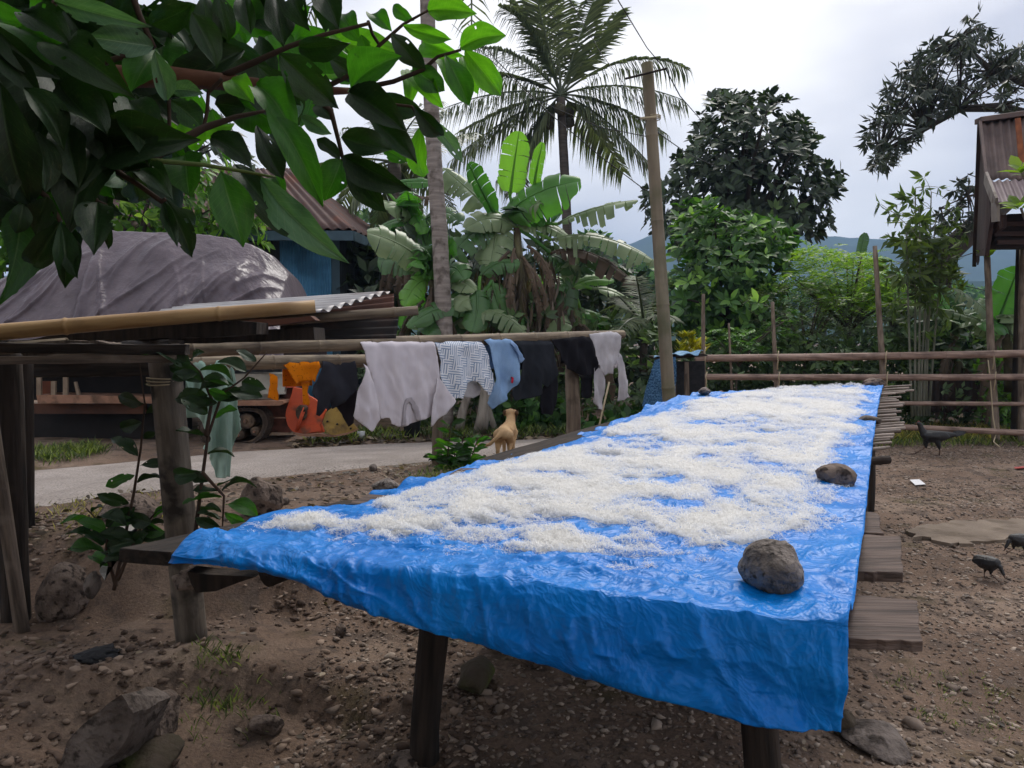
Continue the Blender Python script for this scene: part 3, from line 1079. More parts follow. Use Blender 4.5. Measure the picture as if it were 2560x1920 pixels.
C_GREY = cloth_mat('jersey_grey', '#ddd6dc', '#d0c9d0')
C_GREYD = cloth_mat('jersey_grey_seam', '#b3acb2')
ts = cloth('t_shirt', px5([(125, 716), (250, 714), (420, 714), (582, 715), (592, 800), (604, 925), (580, 1080), (570, 1150), (552, 1188), (480, 1205), (430, 1228), (380, 1245), (345, 1242), (312, 1226), (300, 1190), (240, 1196), (205, 1100), (190, 960), (165, 860), (150, 780)]), C_GREY, back=0.30, amp=0.006, freq=33, seed=1)
tag(ts, 'plain light grey T-shirt hung collar down over the bamboo rail, largest of the laundry', 't-shirt')
cloth('sleeve', px5([(166, 862), (145, 930), (118, 1010), (98, 1100), (82, 1182), (135, 1240), (188, 1277), (225, 1240), (252, 1202), (240, 1150), (225, 1090), (205, 980)]), C_GREY, ts, off=0.085, amp=0.010, freq=30, seed=2)
cloth('sleeve', px5([(600, 926), (650, 1000), (706, 1088), (680, 1120), (650, 1152), (600, 1205), (555, 1250), (552, 1190), (572, 1060)]), C_GREY, ts, off=0.080, amp=0.010, freq=30, seed=3)
cloth('collar', px5([(372, 1243), (374, 1180), (380, 1120), (400, 1072), (430, 1062), (458, 1090), (474, 1130), (484, 1203), (462, 1208), (452, 1150), (438, 1112), (420, 1094), (404, 1110), (396, 1160), (398, 1236)]), C_GREYD, ts, off=0.066, amp=0.006, freq=33, seed=1, dens=0.01, topz=at(1000, 850.5, 5.75).z)

# white shirt with a blue maze print
m = bpy.data.materials.new('maze_print_cotton')
m.use_nodes = True
N, LK = m.node_tree.nodes, m.node_tree.links.new
b = N['Principled BSDF']
b.inputs['Roughness'].default_value = 0.95
tc = N.new('ShaderNodeTexCoord')
mp = N.new('ShaderNodeMapping')
mp.inputs['Scale'].default_value = (27, 27, 1)
mp.inputs['Rotation'].default_value = (0, 0, 0.12)
LK(tc.outputs['UV'], mp.inputs['Vector'])
fl = N.new('ShaderNodeVectorMath'); fl.operation = 'FLOOR'
fr = N.new('ShaderNodeVectorMath'); fr.operation = 'FRACTION'
LK(mp.outputs['Vector'], fl.inputs[0]); LK(mp.outputs['Vector'], fr.inputs[0])
wn = N.new('ShaderNodeTexWhiteNoise'); wn.noise_dimensions = '2D'
LK(fl.outputs['Vector'], wn.inputs['Vector'])
sx_ = N.new('ShaderNodeSeparateXYZ'); LK(fr.outputs['Vector'], sx_.inputs[0])
mxv = N.new('ShaderNodeMix'); mxv.data_type = 'FLOAT'
gt_ = N.new('ShaderNodeMath'); gt_.operation = 'GREATER_THAN'; gt_.inputs[1].default_value = 0.5
LK(wn.outputs['Value'], gt_.inputs[0]); LK(gt_.outputs[0], mxv.inputs[0])
LK(sx_.outputs['X'], mxv.inputs[2]); LK(sx_.outputs['Y'], mxv.inputs[3])
mu = N.new('ShaderNodeMath'); mu.operation = 'MULTIPLY'; mu.inputs[1].default_value = 2.0
LK(mxv.outputs[0], mu.inputs[0])
f2 = N.new('ShaderNodeMath'); f2.operation = 'FRACT'; LK(mu.outputs[0], f2.inputs[0])
rp = N.new('ShaderNodeValToRGB'); rp.color_ramp.interpolation = 'CONSTANT'
rp.color_ramp.elements[0].color = hx('#8498b4')
rp.color_ramp.elements[1].position = 0.42
rp.color_ramp.elements[1].color = hx('#e0e2e8')
LK(f2.outputs[0], rp.inputs['Fac']); LK(rp.outputs['Color'], b.inputs['Base Color'])
C_MAZE = m
ps = cloth('printed_shirt', px5([(586, 718), (720, 716), (880, 718), (905, 790), (922, 860), (938, 920), (950, 1040), (922, 1052), (900, 1046), (872, 1020), (850, 985), (822, 962), (790, 975), (772, 972), (760, 1020), (742, 1074), (715, 1068), (690, 1076), (660, 1030), (640, 1000), (608, 930), (625, 850), (602, 780)]), C_MAZE, back=0.28, amp=0.010, freq=27, seed=5)
tag(ps, 'white shirt with blue maze print hung between the grey T-shirt and pale blue shorts', 'shirt')
C_PALE = cloth_mat('cotton_pale', '#b9b6b8', '#a5a2a6')
cloth('lining', px5([(752, 965), (835, 955), (865, 1010), (860, 1050), (820, 1068), (770, 1072), (740, 1040)]), C_PALE, ps, off=0.035, amp=0.006, seed=6)

C_DENIM = cloth_mat('denim_pale', '#8fb0d6', '#7a9ac4')
lb = cloth('pale_blue_shorts', px5([(890, 712), (950, 702), (1005, 699), (1060, 714), (1085, 740), (1110, 790), (1132, 830), (1108, 862), (1090, 890), (1085, 940), (1070, 990), (1010, 1080), (970, 1115), (936, 1142), (917, 1100), (930, 1030), (945, 950), (940, 890), (930, 830), (915, 760)]), C_DENIM, back=0.25, amp=0.014, freq=24, seed=7, diag=0.5, topz=None)
tag(lb, 'pale blue cotton shorts with small red label on the rail', 'shorts')
cloth('waistband', px5([(1060, 714), (1085, 740), (1110, 790), (1132, 830), (1108, 856), (1092, 800), (1070, 760), (1050, 735)]), cloth_mat('denim_band', '#90acd0', '#7894bd'), lb, off=0.078, amp=0.006, freq=120, seed=8)
cloth('label_patch', px5([(1050, 972), (1066, 936), (1074, 942), (1060, 980)]), cloth_mat('label_red', '#b5283c'), lb, off=0.088, amp=0.0, seed=9, dens=0.008)
C_BLACK = cloth_mat('cotton_charcoal', '#2c2f36', '#23262c')
C_BLACK2 = cloth_mat('cotton_black', '#1d1c22', '#17161b')
bs_ = cloth('black_shorts', px5([(1078, 720), (1190, 714), (1302, 712), (1318, 780), (1332, 850), (1336, 930), (1300, 985), (1275, 1002), (1240, 985), (1225, 960), (1240, 1040), (1180, 1068), (1120, 1078), (1060, 1086), (1050, 1040), (1072, 985), (1090, 940), (1108, 870), (1130, 830), (1112, 780)]), C_BLACK, back=0.25, amp=0.010, freq=22, seed=10)
tag(bs_, 'charcoal shorts with small white tag hung right of the pale blue shorts', 'shorts')
cloth('trouser_leg', px5([(1268, 985), (1334, 925), (1342, 990), (1330, 1060), (1316, 1120), (1300, 1172), (1240, 1166), (1225, 1110), (1228, 1060), (1248, 1000)]), C_BLACK2, bs_, off=0.035, amp=0.010, seed=11)
cloth('label_patch', px5([(1218, 962), (1238, 958), (1242, 984), (1222, 986)]), C_PALE, bs_, off=0.080, amp=0.0, seed=12, dens=0.01)
bt = cloth('black_trousers', px5([(1300, 712), (1400, 700), (1530, 684), (1550, 725), (1562, 770), (1575, 880), (1562, 924), (1520, 935), (1480, 930), (1430, 905), (1390, 880), (1362, 830), (1340, 780)]), C_BLACK2, back=0.25, amp=0.014, freq=24, seed=13, diag=0.6)
tag(bt, 'black cloth trousers bunched over the rail above the thick wooden post', 'trousers')
cloth('trouser_leg', px5([(1478, 925), (1548, 928), (1550, 1000), (1545, 1046), (1512, 1072), (1480, 1060)]), C_BLACK2, bt, off=0.02, amp=0.01, seed=14)
C_LGREY = cloth_mat('sweater_grey', '#c4c1c6', '#a9a6ac')
ls = cloth('long_sleeved_shirt', px5([(1534, 676), (1620, 666), (1702, 659), (1726, 690), (1722, 760), (1710, 820), (1690, 880), (1662, 920), (1640, 918), (1620, 932), (1602, 890), (1572, 862), (1562, 800), (1555, 740)]), C_LGREY, back=0.2, amp=0.010, freq=30, seed=15)
tag(ls, 'grey long-sleeved shirt with dangling sleeves at the far end of the rail', 'shirt')
cloth('sleeve', px5([(1560, 855), (1612, 880), (1622, 960), (1618, 1050), (1612, 1142), (1576, 1132), (1550, 1090), (1552, 960)]), C_LGREY, ls, off=0.045, amp=0.012, freq=40, seed=16)
cloth('sleeve', px5([(1695, 842), (1728, 790), (1745, 880), (1756, 950), (1776, 1062), (1738, 1078), (1700, 1090), (1708, 1020), (1716, 950)]), C_LGREY, ls, off=0.05, amp=0.010, freq=40, seed=17)
cloth('collar', px5([(1655, 820), (1672, 850), (1690, 868), (1704, 838), (1712, 846), (1694, 886), (1664, 866), (1648, 830)]), C_GREYD, ls, off=0.07, amp=0.0, seed=18, dens=0.012)

# second rail
d2 = (bB - bA)
C_SAGE = cloth_mat('sheet_sage', '#a6c0b3', '#90aca0')
gs = cloth('sage_green_sheet', [(u * 0.452, 560 + v * 0.452) for u, v in [(985, 752), (1100, 748), (1232, 745), (1268, 768), (1290, 800), (1308, 900), (1316, 1010), (1322, 1130), (1302, 1220), (1288, 1290), (1272, 1402), (1235, 1396), (1200, 1405), (1178, 1330), (1160, 1290), (1120, 1240), (1150, 1180), (1118, 1100), (1060, 1000), (1020, 870)]], C_SAGE, p0=bA, dr=d2, back=0.4, amp=0.030, freq=52, seed=20, wrap=0.055, dens=0.014)
tag(gs, 'long sage green sheet hanging low behind the grey bamboo post', 'cloth')
C_ORANGE = cloth_mat('cotton_orange', '#ee8a12', '#d87608', dirt='#a85508', dscale=60, dlo=0.6, dhi=0.66)
os_ = cloth('orange_blouse', px2([(868, 170), (1000, 168), (1150, 168), (1312, 170), (1330, 250), (1300, 330), (1262, 420), (1235, 400), (1200, 402), (1150, 412), (1100, 420), (1062, 450), (1030, 400), (1000, 350), (960, 270), (915, 210)]), C_ORANGE, p0=bA, dr=d2, back=0.2, amp=0.008, freq=60, seed=21, wrap=0.055)
tag(os_, 'bright orange blouse with narrow sleeves on the back rail', 'blouse')
cloth('sleeve', px2([(780, 325), (830, 340), (862, 360), (856, 430), (850, 500), (866, 560), (864, 626), (800, 612), (738, 596), (755, 520), (770, 450)]), C_ORANGE, os_, p0=bA, dr=d2, off=0.05, amp=0.006, freq=70, seed=22)
cloth('sleeve', px2([(1130, 415), (1232, 408), (1205, 470), (1188, 540), (1205, 590), (1212, 640), (1200, 682), (1130, 660), (1136, 540)]), C_ORANGE, os_, p0=bA, dr=d2, off=0.04, amp=0.006, freq=70, seed=23)
C_SLATE = cloth_mat('cotton_slate', '#3f4049', '#33343c')
ds = cloth('slate_trousers', px2([(1368, 160), (1530, 160), (1712, 160), (1728, 280), (1745, 480), (1700, 540), (1640, 590), (1560, 655), (1468, 722), (1440, 640), (1420, 700), (1400, 742), (1388, 700), (1350, 760), (1310, 800), (1265, 780), (1272, 700), (1282, 620), (1230, 540), (1255, 460), (1290, 400), (1322, 330)]), C_SLATE, p0=bA, dr=d2, back=0.3, amp=0.010, freq=26, seed=24, wrap=0.055, diag=0.4)
tag(ds, 'dark slate grey trousers on the back rail beside the orange blouse', 'trousers')
cloth('trouser_leg', px2([(1742, 470), (1752, 560), (1730, 700), (1702, 872), (1670, 895), (1640, 912), (1570, 800), (1500, 690), (1640, 585)]), cloth_mat('cotton_umber', '#332c30', '#262024'), ds, p0=bA, dr=d2, off=0.03, amp=0.01, seed=25)

# ------------------------------------------------------------------ the lumber rack at the left
rk = thing('lumber_rack', 'dark timber rack on thick bamboo posts at the left', 'rack', onz(487, 1640, 0.05))
p_t, p_b = at(408, 862, 3.02), at(487, 1640, 3.02)
pole('post', (p_b.x, p_b.y, p_b.z - 0.08), p_t, 0.060, 0.060, M_BAMBOO_P, rk, node=1.4, seed=31, node_amp=0.03, n=18)
for k, dv in enumerate((945, 952, 960)):
    q = at(411, dv, 3.02)
    V, F = tube([q + Vector((math.cos(a) * 0.064, math.sin(a) * 0.064, 0.002 * math.sin(a * 2 + k))) for a in np.linspace(0, 2 * math.pi, 21)], 0.0028, 5, cap=False)
    obj('binding', mesh('binding', V, F), M_ROPE, rk)
post_px(18, 850, 40, 1575, 3.38, 0.060, M_WOOD_D, rk, seed=33, node=0, wob=0.1)
post_px(-40, 930, 62, 1600, 3.25, 0.030, M_WOOD, rk, seed=34, node=0, wob=0.1)
post_px(58, 850, 62, 1300, 3.9, 0.045, M_WOOD_D, rk, seed=35, node=0, wob=0.1)
def beam_px(u0, v0, y0, u1, v1, y1, w, h, m, parent, seed, name='beam', rough=0.2):
    return plank(name, at(u0, v0, y0), at(u1, v1, y1), w, h, m, parent, seed=seed, rough=rough)
beam_px(-120, 868, 2.9, 462, 874, 2.92, 0.05, 0.038, M_WOOD_D, rk, 41)
beam_px(-120, 902, 2.88, 440, 896, 2.92, 0.05, 0.03, M_WOOD, rk, 42)
beam_px(-60, 925, 4.1, 420, 917, 4.2, 0.10, 0.09, M_WOOD_D, rk, 44)
beam_px(440, 868, 3.05, 300, 865, 4.6, 0.06, 0.06, M_WOOD_D, rk, 45)
# loose timber on top: every piece its own thing
o = pole('bamboo_pole', at(-220, 850, 2.95), at(788, 766, 3.32), 0.034, 0.028, M_BAMBOO_L, node=0.58, seed=46, hollow=True, bend=0.006)
tag(o, 'thick straw coloured bamboo pole resting slanted on the lumber rack', 'bamboo pole')
o = pole('bamboo_pole', at(420, 822, 3.7), at(1045, 776, 3.95), 0.026, 0.024, M_BAMBOO, node=0.45, seed=47, hollow=True)
tag(o, 'thin grey bamboo pole with hollow end sticking out right past the rack', 'bamboo pole')
o = pole('bamboo_pole', at(-100, 880, 2.98), at(168, 858, 3.02), 0.024, 0.022, M_BAMBOO, node=0.3, seed=48, hollow=True)
tag(o, 'short bamboo stub lying on the rack at the left picture edge', 'bamboo pole')
def wedge(name, px, y, thick, m, label, seed):
    rr = random.Random(seed)
    ring = []
    for i in range(len(px)):
        a, b_ = px[i], px[(i + 1) % len(px)]
        k = max(1, int(math.hypot(b_[0] - a[0], b_[1] - a[1]) / 25))
        for j in range(k):
            ring.append((a[0] + (b_[0] - a[0]) * j / k + rr.uniform(-2, 2), a[1] + (b_[1] - a[1]) * j / k + rr.uniform(-2, 2)))
    o = slab(name, ring, y, thick, m)
    return tag(o, label, 'plank')
wedge('rotten_plank', [(60, 852), (180, 830), (300, 806), (362, 798), (450, 800), (540, 800), (640, 806), (640, 836), (500, 842), (300, 850), (150, 862)], 3.25, 0.16, M_WOOD_D, 'dark rotten plank under the straw coloured bamboo pole', 3)
wedge('rotten_plank', [(300, 846), (500, 836), (660, 826), (782, 818), (785, 848), (600, 856), (400, 860)], 3.45, 0.2, M_WOOD_D, 'dark plank with burnt cracked side lying above the bamboo rail', 4)
wedge('split_plank', [(30, 862), (130, 852), (240, 852), (280, 858), (190, 878), (60, 890)], 2.96, 0.05, M_WOOD, 'short split plank with a torn end at the left of the rack', 5)
wedge('reddish_plank', [(610, 800), (700, 796), (775, 790), (790, 800), (690, 812), (610, 816)], 3.4, 0.08, mat('plank_red', '#6e4a3c', '#4f352c', scale=4, rough=0.85), 'small reddish brown plank under the grey bamboo pole end', 6)

def corr_sheet(name, nl, nr, fr2, fl2, waves, amp, m, parent=None, nx=30, along=True, thick=0.002, sag=0.0):
    """corrugated sheet between four corners; ridges run nl->nr"""
    nl, nr, fr2, fl2 = map(Vector, (nl, nr, fr2, fl2))
    nn = (nr - nl).cross(fl2 - nl).normalized()
    ny = waves * 8
    V = []
    for i in range(nx + 1):
        s = i / nx
        for j in range(ny + 1):
            t = j / ny
            p = nl.lerp(nr, s).lerp(fl2.lerp(fr2, s), t)
            V.append(tuple(p + nn * (amp * math.sin(2 * math.pi * waves * t) + sag * math.sin(math.pi * s))))
    I = np.arange((nx + 1) * (ny + 1)).reshape(nx + 1, ny + 1)
    o = obj(name, mesh(name, V, np.stack([I[:-1, :-1], I[1:, :-1], I[1:, 1:], I[:-1, 1:]], -1).reshape(-1, 4)), m, parent)
    sd_ = o.modifiers.new('thickness', 'SOLIDIFY')
    sd_.thickness = thick
    return o
M_ZINC = mat('zinc_sheet', '#9c9a9b', '#7d7b7d', scale=5, rough=0.45, metal=0.3, dirt='#6c5a50', dscale=3, dlo=0.58, dhi=0.75)
M_RUST = mat('rusty_sheet', '#5b3f36', '#42302b', scale=5, rough=0.8, metal=0.1, dirt='#7a4a32', dscale=4, dlo=0.55, dhi=0.75)
M_DARKSHEET = mat('dark_sheet', '#2c2827', '#1d1a1a', scale=6, rough=0.8, dirt='#43332c', dscale=5)
o = corr_sheet('corrugated_sheet', at(250, 810, 3.4), at(800, 780, 3.55), at(975, 728, 4.35), at(480, 762, 4.5), 7, 0.011, M_ZINC)
tag(o, 'pale corrugated zinc sheet lying on top of the lumber rack', 'metal sheet')
o = corr_sheet('corrugated_sheet', at(700, 852, 3.9), at(990, 846, 4.1), at(1000, 772, 4.25), at(700, 795, 4.1), 4, 0.012, M_DARKSHEET)
tag(o, 'blackened corrugated sheet standing on edge behind the rack', 'metal sheet')
o = corr_sheet('corrugated_sheet', at(800, 790, 4.5), at(985, 778, 4.62), at(985, 734, 4.75), at(820, 760, 4.6), 3, 0.012, M_RUST)
tag(o, 'rust brown corrugated sheet under the end of the pale zinc sheet', 'metal sheet')

# ------------------------------------------------------------------ leaning bamboo utility pole and its wires
up = thing('utility_pole', 'tall leaning bamboo pole with crosspiece carrying the wires', 'pole', (1.25, 5.75, 0))
pb, pt = at(1694, 1010, 5.75), at(1618, 158, 5.75)
pb.z = -0.05
pole('pole', pb, pt, 0.051, 0.042, M_BAMBOO_G, up, node=0.62, seed=61, n=18, hollow=False, node_amp=0.07)
strip('crosspiece', [at(1563, 197, 5.72), at(1668, 171, 5.66)], 0.008, M_WOOD_D, up)
strip('peg', [at(1600, 296, 5.68), at(1640, 293, 5.66)], 0.009, M_ROPE, up)
for k in range(3):
    q = at(1634, 290 + k * 4, 5.75)
    V, F = tube([q + Vector((math.cos(a) * 0.05, math.sin(a) * 0.05, 0.003 * math.sin(a + k))) for a in np.linspace(0, 2 * math.pi, 17)], 0.004, 5, cap=False)
    obj('binding', mesh('binding', V, F), M_ROPE, up)
M_WIRE = mat('wire_black', '#2a292b', rough=0.6)
def wire(pts, r, label):
    P = []
    for a, b_ in zip(pts[:-1], pts[1:]):
        P += [Vector(a).lerp(Vector(b_), s) for s in np.linspace(0, 1, 8)[:-1]]
    P.append(Vector(pts[-1]))
    o = strip('utility_wire', P, r, M_WIRE, n=5)
    tag(o, label, 'wire', 'utility wires')
wire([at(1480, -140, 4.2), at(1545, 0, 4.6), at(1618, 120, 5.68), at(1660, 170, 5.72)], 0.0035, 'black wire dropping from the top of the picture to the leaning pole top')
wire([at(1664, 172, 5.72), at(1700, 240, 7), at(1757, 305, 11), at(1800, 350, 15)], 0.005, 'wire running from the pole crosspiece down right into the dark tree')
wire([at(1130, 60, 9), at(1330, 245, 7), at(1500, 318, 6.2), at(1636, 345, 5.72)], 0.0035, 'wire coming from the palm crown to the middle of the leaning pole')
wire([at(1642, 330, 5.75), at(1720, 385, 9), at(1800, 420, 15)], 0.0045, 'lower wire running from the pole to the dark tree')
wire([at(1170, 60, 10), at(1240, 150, 9.5), at(1370, 280, 9), at(1500, 390, 9), at(1606, 470, 9), at(1660, 500, 10)], 0.006, 'long slanting cable crossing in front of the palm crown')
wire([at(1390, -60, 8), at(1500, 130, 8), at(1590, 250, 7), at(1640, 300, 5.75)], 0.0035, 'wire crossing the palm crown from the top edge down to the pole binding')
wire([at(1616, 300, 5.7), at(1608, 330, 5.7), at(1606, 380, 5.7), at(1609, 440, 5.7)], 0.003, 'short loose wire end hanging beside the leaning pole')

# ------------------------------------------------------------------ bamboo fence at the back right
fn = thing('bamboo_fence', 'bamboo rail fence tied to thin living posts behind the drying table', 'fence', (4.5, 9.2, 0))
FY = 9.2
pole('rail', at(1738, 896, FY), at(2760, 880, FY - 0.1), 0.043, 0.046, M_BAMBOO_F, fn, node=0.55, seed=71, bend=0.012)
pole('rail', at(1700, 942, FY - 0.1), at(2760, 942, FY - 0.15), 0.036, 0.040, M_BAMBOO_F, fn, node=0.5, seed=72, bend=0.012)
pole('rail', at(2160, 1008, FY), at(2760, 1011, FY), 0.026, 0.026, M_BAMBOO_F, fn, node=0.5, seed=73)
pole('rail', at(2180, 1064, FY - 0.1), at(2760, 1092, FY - 0.5), 0.034, 0.036, M_BAMBOO_F, fn, node=0.5, seed=74)
M_TWIG = mat('twig_bark', '#857769', '#5b5047', scale=6, stretch=(4, 4, 1), rough=0.9, bump=0.5, bscale=12)
for k, (u0, v0, u1, v1, r, um, vm) in enumerate([(1758, 735, 1764, 1020, 0.028, 1762, 880), (1931, 755, 1950, 1020, 0.028, 1944, 890), (2187, 615, 2222, 1040, 0.036, 2214, 890), (2468, 640, 2492, 1105, 0.045, 2484, 890), (1822, 808, 1838, 1000, 0.016, 1830, 890), (2557, 620, 2556, 1130, 0.045, 2556, 900)]):
    pts = [at(u0, v0, FY + 0.12), at((u0 + u1) / 2 - 4, (v0 + v1) / 2, FY + 0.08), Vector((at(u1, v1, FY + 0.05).x, FY + 0.05, -0.05))]
    V, F = tube(bez(*pts, 14), [r * 0.75 + r * 0.35 * s for s in np.linspace(0, 1, 14)], 9, wob=0.15, seed=k)
    obj('post', mesh('post', V, F), M_TWIG, fn)
    if k in (0, 1, 2, 3):
        for (uu, vv, yy) in ((um, vm, FY - 0.1), (um + 3, 942, FY - 0.16)):
            q = at(uu, vv, yy)
            V, F = tube([q + Vector((0.012, 0, 0.06)), q + Vector((-0.008, -0.02, 0)), q + Vector((0.006, 0, -0.06)), q + Vector((0.0, 0.01, -0.16))], 0.007, 5)
            obj('string', mesh('string', V, F), M_ROPE, fn)
strip('string', [at(2470, 900, FY - 0.15), at(2476, 950, FY - 0.15), at(2482, 1040, FY - 0.15), at(2490, 1085, FY - 0.2), at(2484, 1105, FY - 0.5), at(2500, 1118, FY - 0.8)], 0.007, M_ROPE, fn, 5)
# dark corrugated panel behind the fence
o = corr_sheet('metal_panel', at(2296, 1030, 10.3), at(2296, 942, 10.3), at(2445, 942, 10.3), at(2445, 1030, 10.3), 8, 0.012, mat('panel_brown', '#3a302d', '#282120', scale=3, stretch=(6, 6, 1), rough=0.85), nx=8)
tag(o, 'dark brown corrugated panel standing behind the fence at the right', 'metal panel')

# blue batik cloth over a small wooden hutch beside the leaning pole
hu = thing('wooden_hutch', 'small grey wooden hutch with dark mesh beside the leaning pole', 'hutch', (1.75, 7.9, 0.1))
slab('side_board', [(1668, 915), (1690, 915), (1690, 1012), (1668, 1016)], 7.75, 0.03, M_WOOD, hu)
slab('side_board', [(1712, 905), (1722, 905), (1724, 1000), (1712, 1000)], 7.8, 0.03, M_WOOD, hu)
slab('mesh_panel', [(1664, 905), (1762, 902), (1762, 990), (1664, 1000)], 8.15, 0.03, mat('mesh_dark', '#2b2c30', '#1c1d20', scale=30, rough=0.9), hu)
slab('roof_board', [(1640, 892), (1760, 884), (1772, 890), (1650, 900)], 7.7, 0.5, M_WOOD_D, hu)
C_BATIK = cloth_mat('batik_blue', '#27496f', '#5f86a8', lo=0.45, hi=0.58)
C_BATIK.node_tree.nodes['Mapping'].inputs['Scale'].default_value = (30, 12, 1)
d3 = Vector((1, 0.05, 0))
bc = cloth('batik_cloth', [(1637, 900), (1660, 893), (1690, 892), (1692, 940), (1688, 980), (1667, 1018), (1605, 1016), (1612, 985), (1622, 950), (1630, 920)], C_BATIK, p0=at(1650, 895, 7.62), dr=d3, off=0.02, amp=0.012, freq=22, seed=31, wrap=0.02, back=0)
tag(bc, 'blue batik cloth draped over the hutch beside the leaning pole', 'cloth')
V, F = [], []
ct = [[(1634, 897, 7.6), (1690, 888, 7.6), (1745, 888, 7.6)], [(1636, 893, 7.8), (1690, 884, 7.8), (1752, 880, 7.85)], [(1642, 890, 8.1), (1692, 882, 8.15), (1758, 879, 8.2)]]
C = np.array([[tuple(at(*q)) for q in r] for r in ct])
for i in np.linspace(0, 2, 17):
    for j in np.linspace(0, 2, 21):
        p = [np.interp(i, [0, 1, 2], [np.interp(j, [0, 1, 2], C[q, :, k]) for q in range(3)]) for k in range(3)]
        p[2] += 0.012 * math.sin(j * 9 + i * 2) + 0.01
        V.append(p)
I = np.arange(17 * 21).reshape(17, 21)
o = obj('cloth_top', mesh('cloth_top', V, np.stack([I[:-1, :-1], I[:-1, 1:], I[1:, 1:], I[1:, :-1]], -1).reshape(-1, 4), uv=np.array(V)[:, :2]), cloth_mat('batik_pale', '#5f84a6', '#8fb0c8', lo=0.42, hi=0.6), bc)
sd_ = o.modifiers.new('t', 'SOLIDIFY'); sd_.thickness = 0.006
# ------------------------------------------------------------------ tracked farm machine under a grey tarpaulin, across the lane
mc = thing('farm_machine', 'orange tracked farm machine standing under the grey tarpaulin', 'farm machine', (-2.6, 8.9, 0.12))
P_OR = mat('paint_orange', '#c4532f', '#a8462a', scale=5, rough=0.6, dirt='#6e4432', dscale=7, dlo=0.55, dhi=0.7, bump=0.1, bscale=40)
P_SAL = mat('paint_salmon', '#94705c', '#7c5a48', scale=6, rough=0.8, dirt='#5a4638', dscale=8, dlo=0.48, dhi=0.65)
P_YEL = mat('paint_mustard', '#9c8142', '#7c6433', scale=6, rough=0.7, dirt='#5a4630', dscale=8)
P_WHT = mat('paint_offwhite', '#a9a79f', '#8f8c83', scale=5, rough=0.6, dirt='#5f584f', dscale=6)
P_RUB = mat('track_rubber', '#4a3f37', '#362e28', scale=12, rough=0.95, bump=0.5, bscale=30, dirt='#6b5a4a', dscale=8)
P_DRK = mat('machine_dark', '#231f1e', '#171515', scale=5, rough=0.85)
def Z2(pts):
    return px2(pts)
MY = 8.55
slab('side_plate', Z2([(1030, 480), (1015, 550), (975, 660), (950, 740), (945, 810), (970, 900), (1010, 955), (1060, 990), (1120, 1000), (1300, 990), (1370, 975), (1340, 880), (1375, 780), (1395, 735), (1330, 660), (1270, 610), (1200, 570), (1150, 500)]), MY, 0.05, P_OR, mc)
slab('lower_strip', Z2([(1060, 970), (1110, 905), (1330, 880), (1345, 960), (1120, 1002)]), MY - 0.02, 0.018, P_OR, mc)
c_ = at(500 + 1120 * .22604, 860 + 762 * .22604, MY - 0.03)
k_ = MY / FPX * .22604
V, F = [], []
for (ro, ri, dy) in ((70, 0, 0.0),):
    ring = [(c_.x + math.cos(a) * 62 * k_, c_.y, c_.z + math.sin(a) * 88 * k_) for a in np.linspace(0, 2 * math.pi, 25)[:-1]]
    o = obj('hub_disc', slab_mesh(ring, 0.025), P_RUB, mc)
strip('rod', [at(*Z2([(1150, 700)])[0], MY - 0.05), at(*Z2([(1105, 830)])[0], MY - 0.05), at(*Z2([(1060, 965)])[0], MY - 0.04)], 0.014, P_OR, mc)
strip('rod', [at(*Z2([(1175, 690)])[0], MY - 0.05), at(*Z2([(1085, 940)])[0], MY - 0.05)], 0.009, P_OR, mc)
c2 = at(*Z2([(1150, 715)])[0], MY - 0.06)
V, F = tube([c2, c2 + Vector((0, 0.04, 0))], 0.036, 14)
obj('bolt', mesh('bolt', V, F), P_RUB, mc)
slab('upper_beam', Z2([(905, 430), (1045, 430), (1045, 480), (905, 486)]), MY + 0.05, 0.06, P_OR, mc)
slab('body_panel', Z2([(760, 500), (1040, 480), (1000, 980), (700, 975)]), MY + 0.12, 0.4, mat('paint_dark_red', '#6e4236', '#4a3029', scale=5, rough=0.7, dirt='#33261f', dscale=5), mc)
strip('rod', [at(*Z2([(735, 812)])[0], MY), at(*Z2([(955, 818)])[0], MY)], 0.011, P_SAL, mc)
slab('divider_plate', Z2([(1395, 750), (1450, 712), (1520, 690), (1600, 760), (1740, 938), (1620, 985), (1480, 1012), (1400, 985), (1350, 880)]), MY - 0.1, 0.03, P_YEL, mc)
slab('skid', Z2([(1020, 985), (1120, 1004), (1300, 992), (1480, 1012), (1620, 985), (1745, 942), (1740, 958), (1620, 1004), (1480, 1028), (1100, 1020)]), MY - 0.14, 0.09, P_SAL, mc)
for (u, v) in ((1405, 858), (1515, 888), (1665, 935)):
    q = at(*Z2([(u, v)])[0], MY - 0.125)
    V, F = tube([q, q + Vector((0, 0.02, 0))], 0.011, 8)
    obj('bolt', mesh('bolt', V, F), P_DRK, mc)
slab('deck', Z2([(300, 628), (915, 628), (925, 655), (880, 682), (300, 682)]), MY - 0.2, 0.5, P_SAL, mc)
slab('side_panel', Z2([(380, 330), (950, 332), (938, 480), (925, 545), (860, 560), (840, 605), (560, 612), (380, 600)]), MY + 0.02, 0.5, P_WHT, mc)
slab('ledge', Z2([(680, 520), (930, 535), (932, 556), (680, 556)]), MY - 0.05, 0.08, P_WHT, mc)
slab('tray', Z2([(300, 540), (560, 535), (595, 570), (560, 602), (300, 605)]), MY - 0.15, 0.14, mat('tray_yellow', '#c69a3a', '#a8822f', scale=6, rough=0.6), mc)
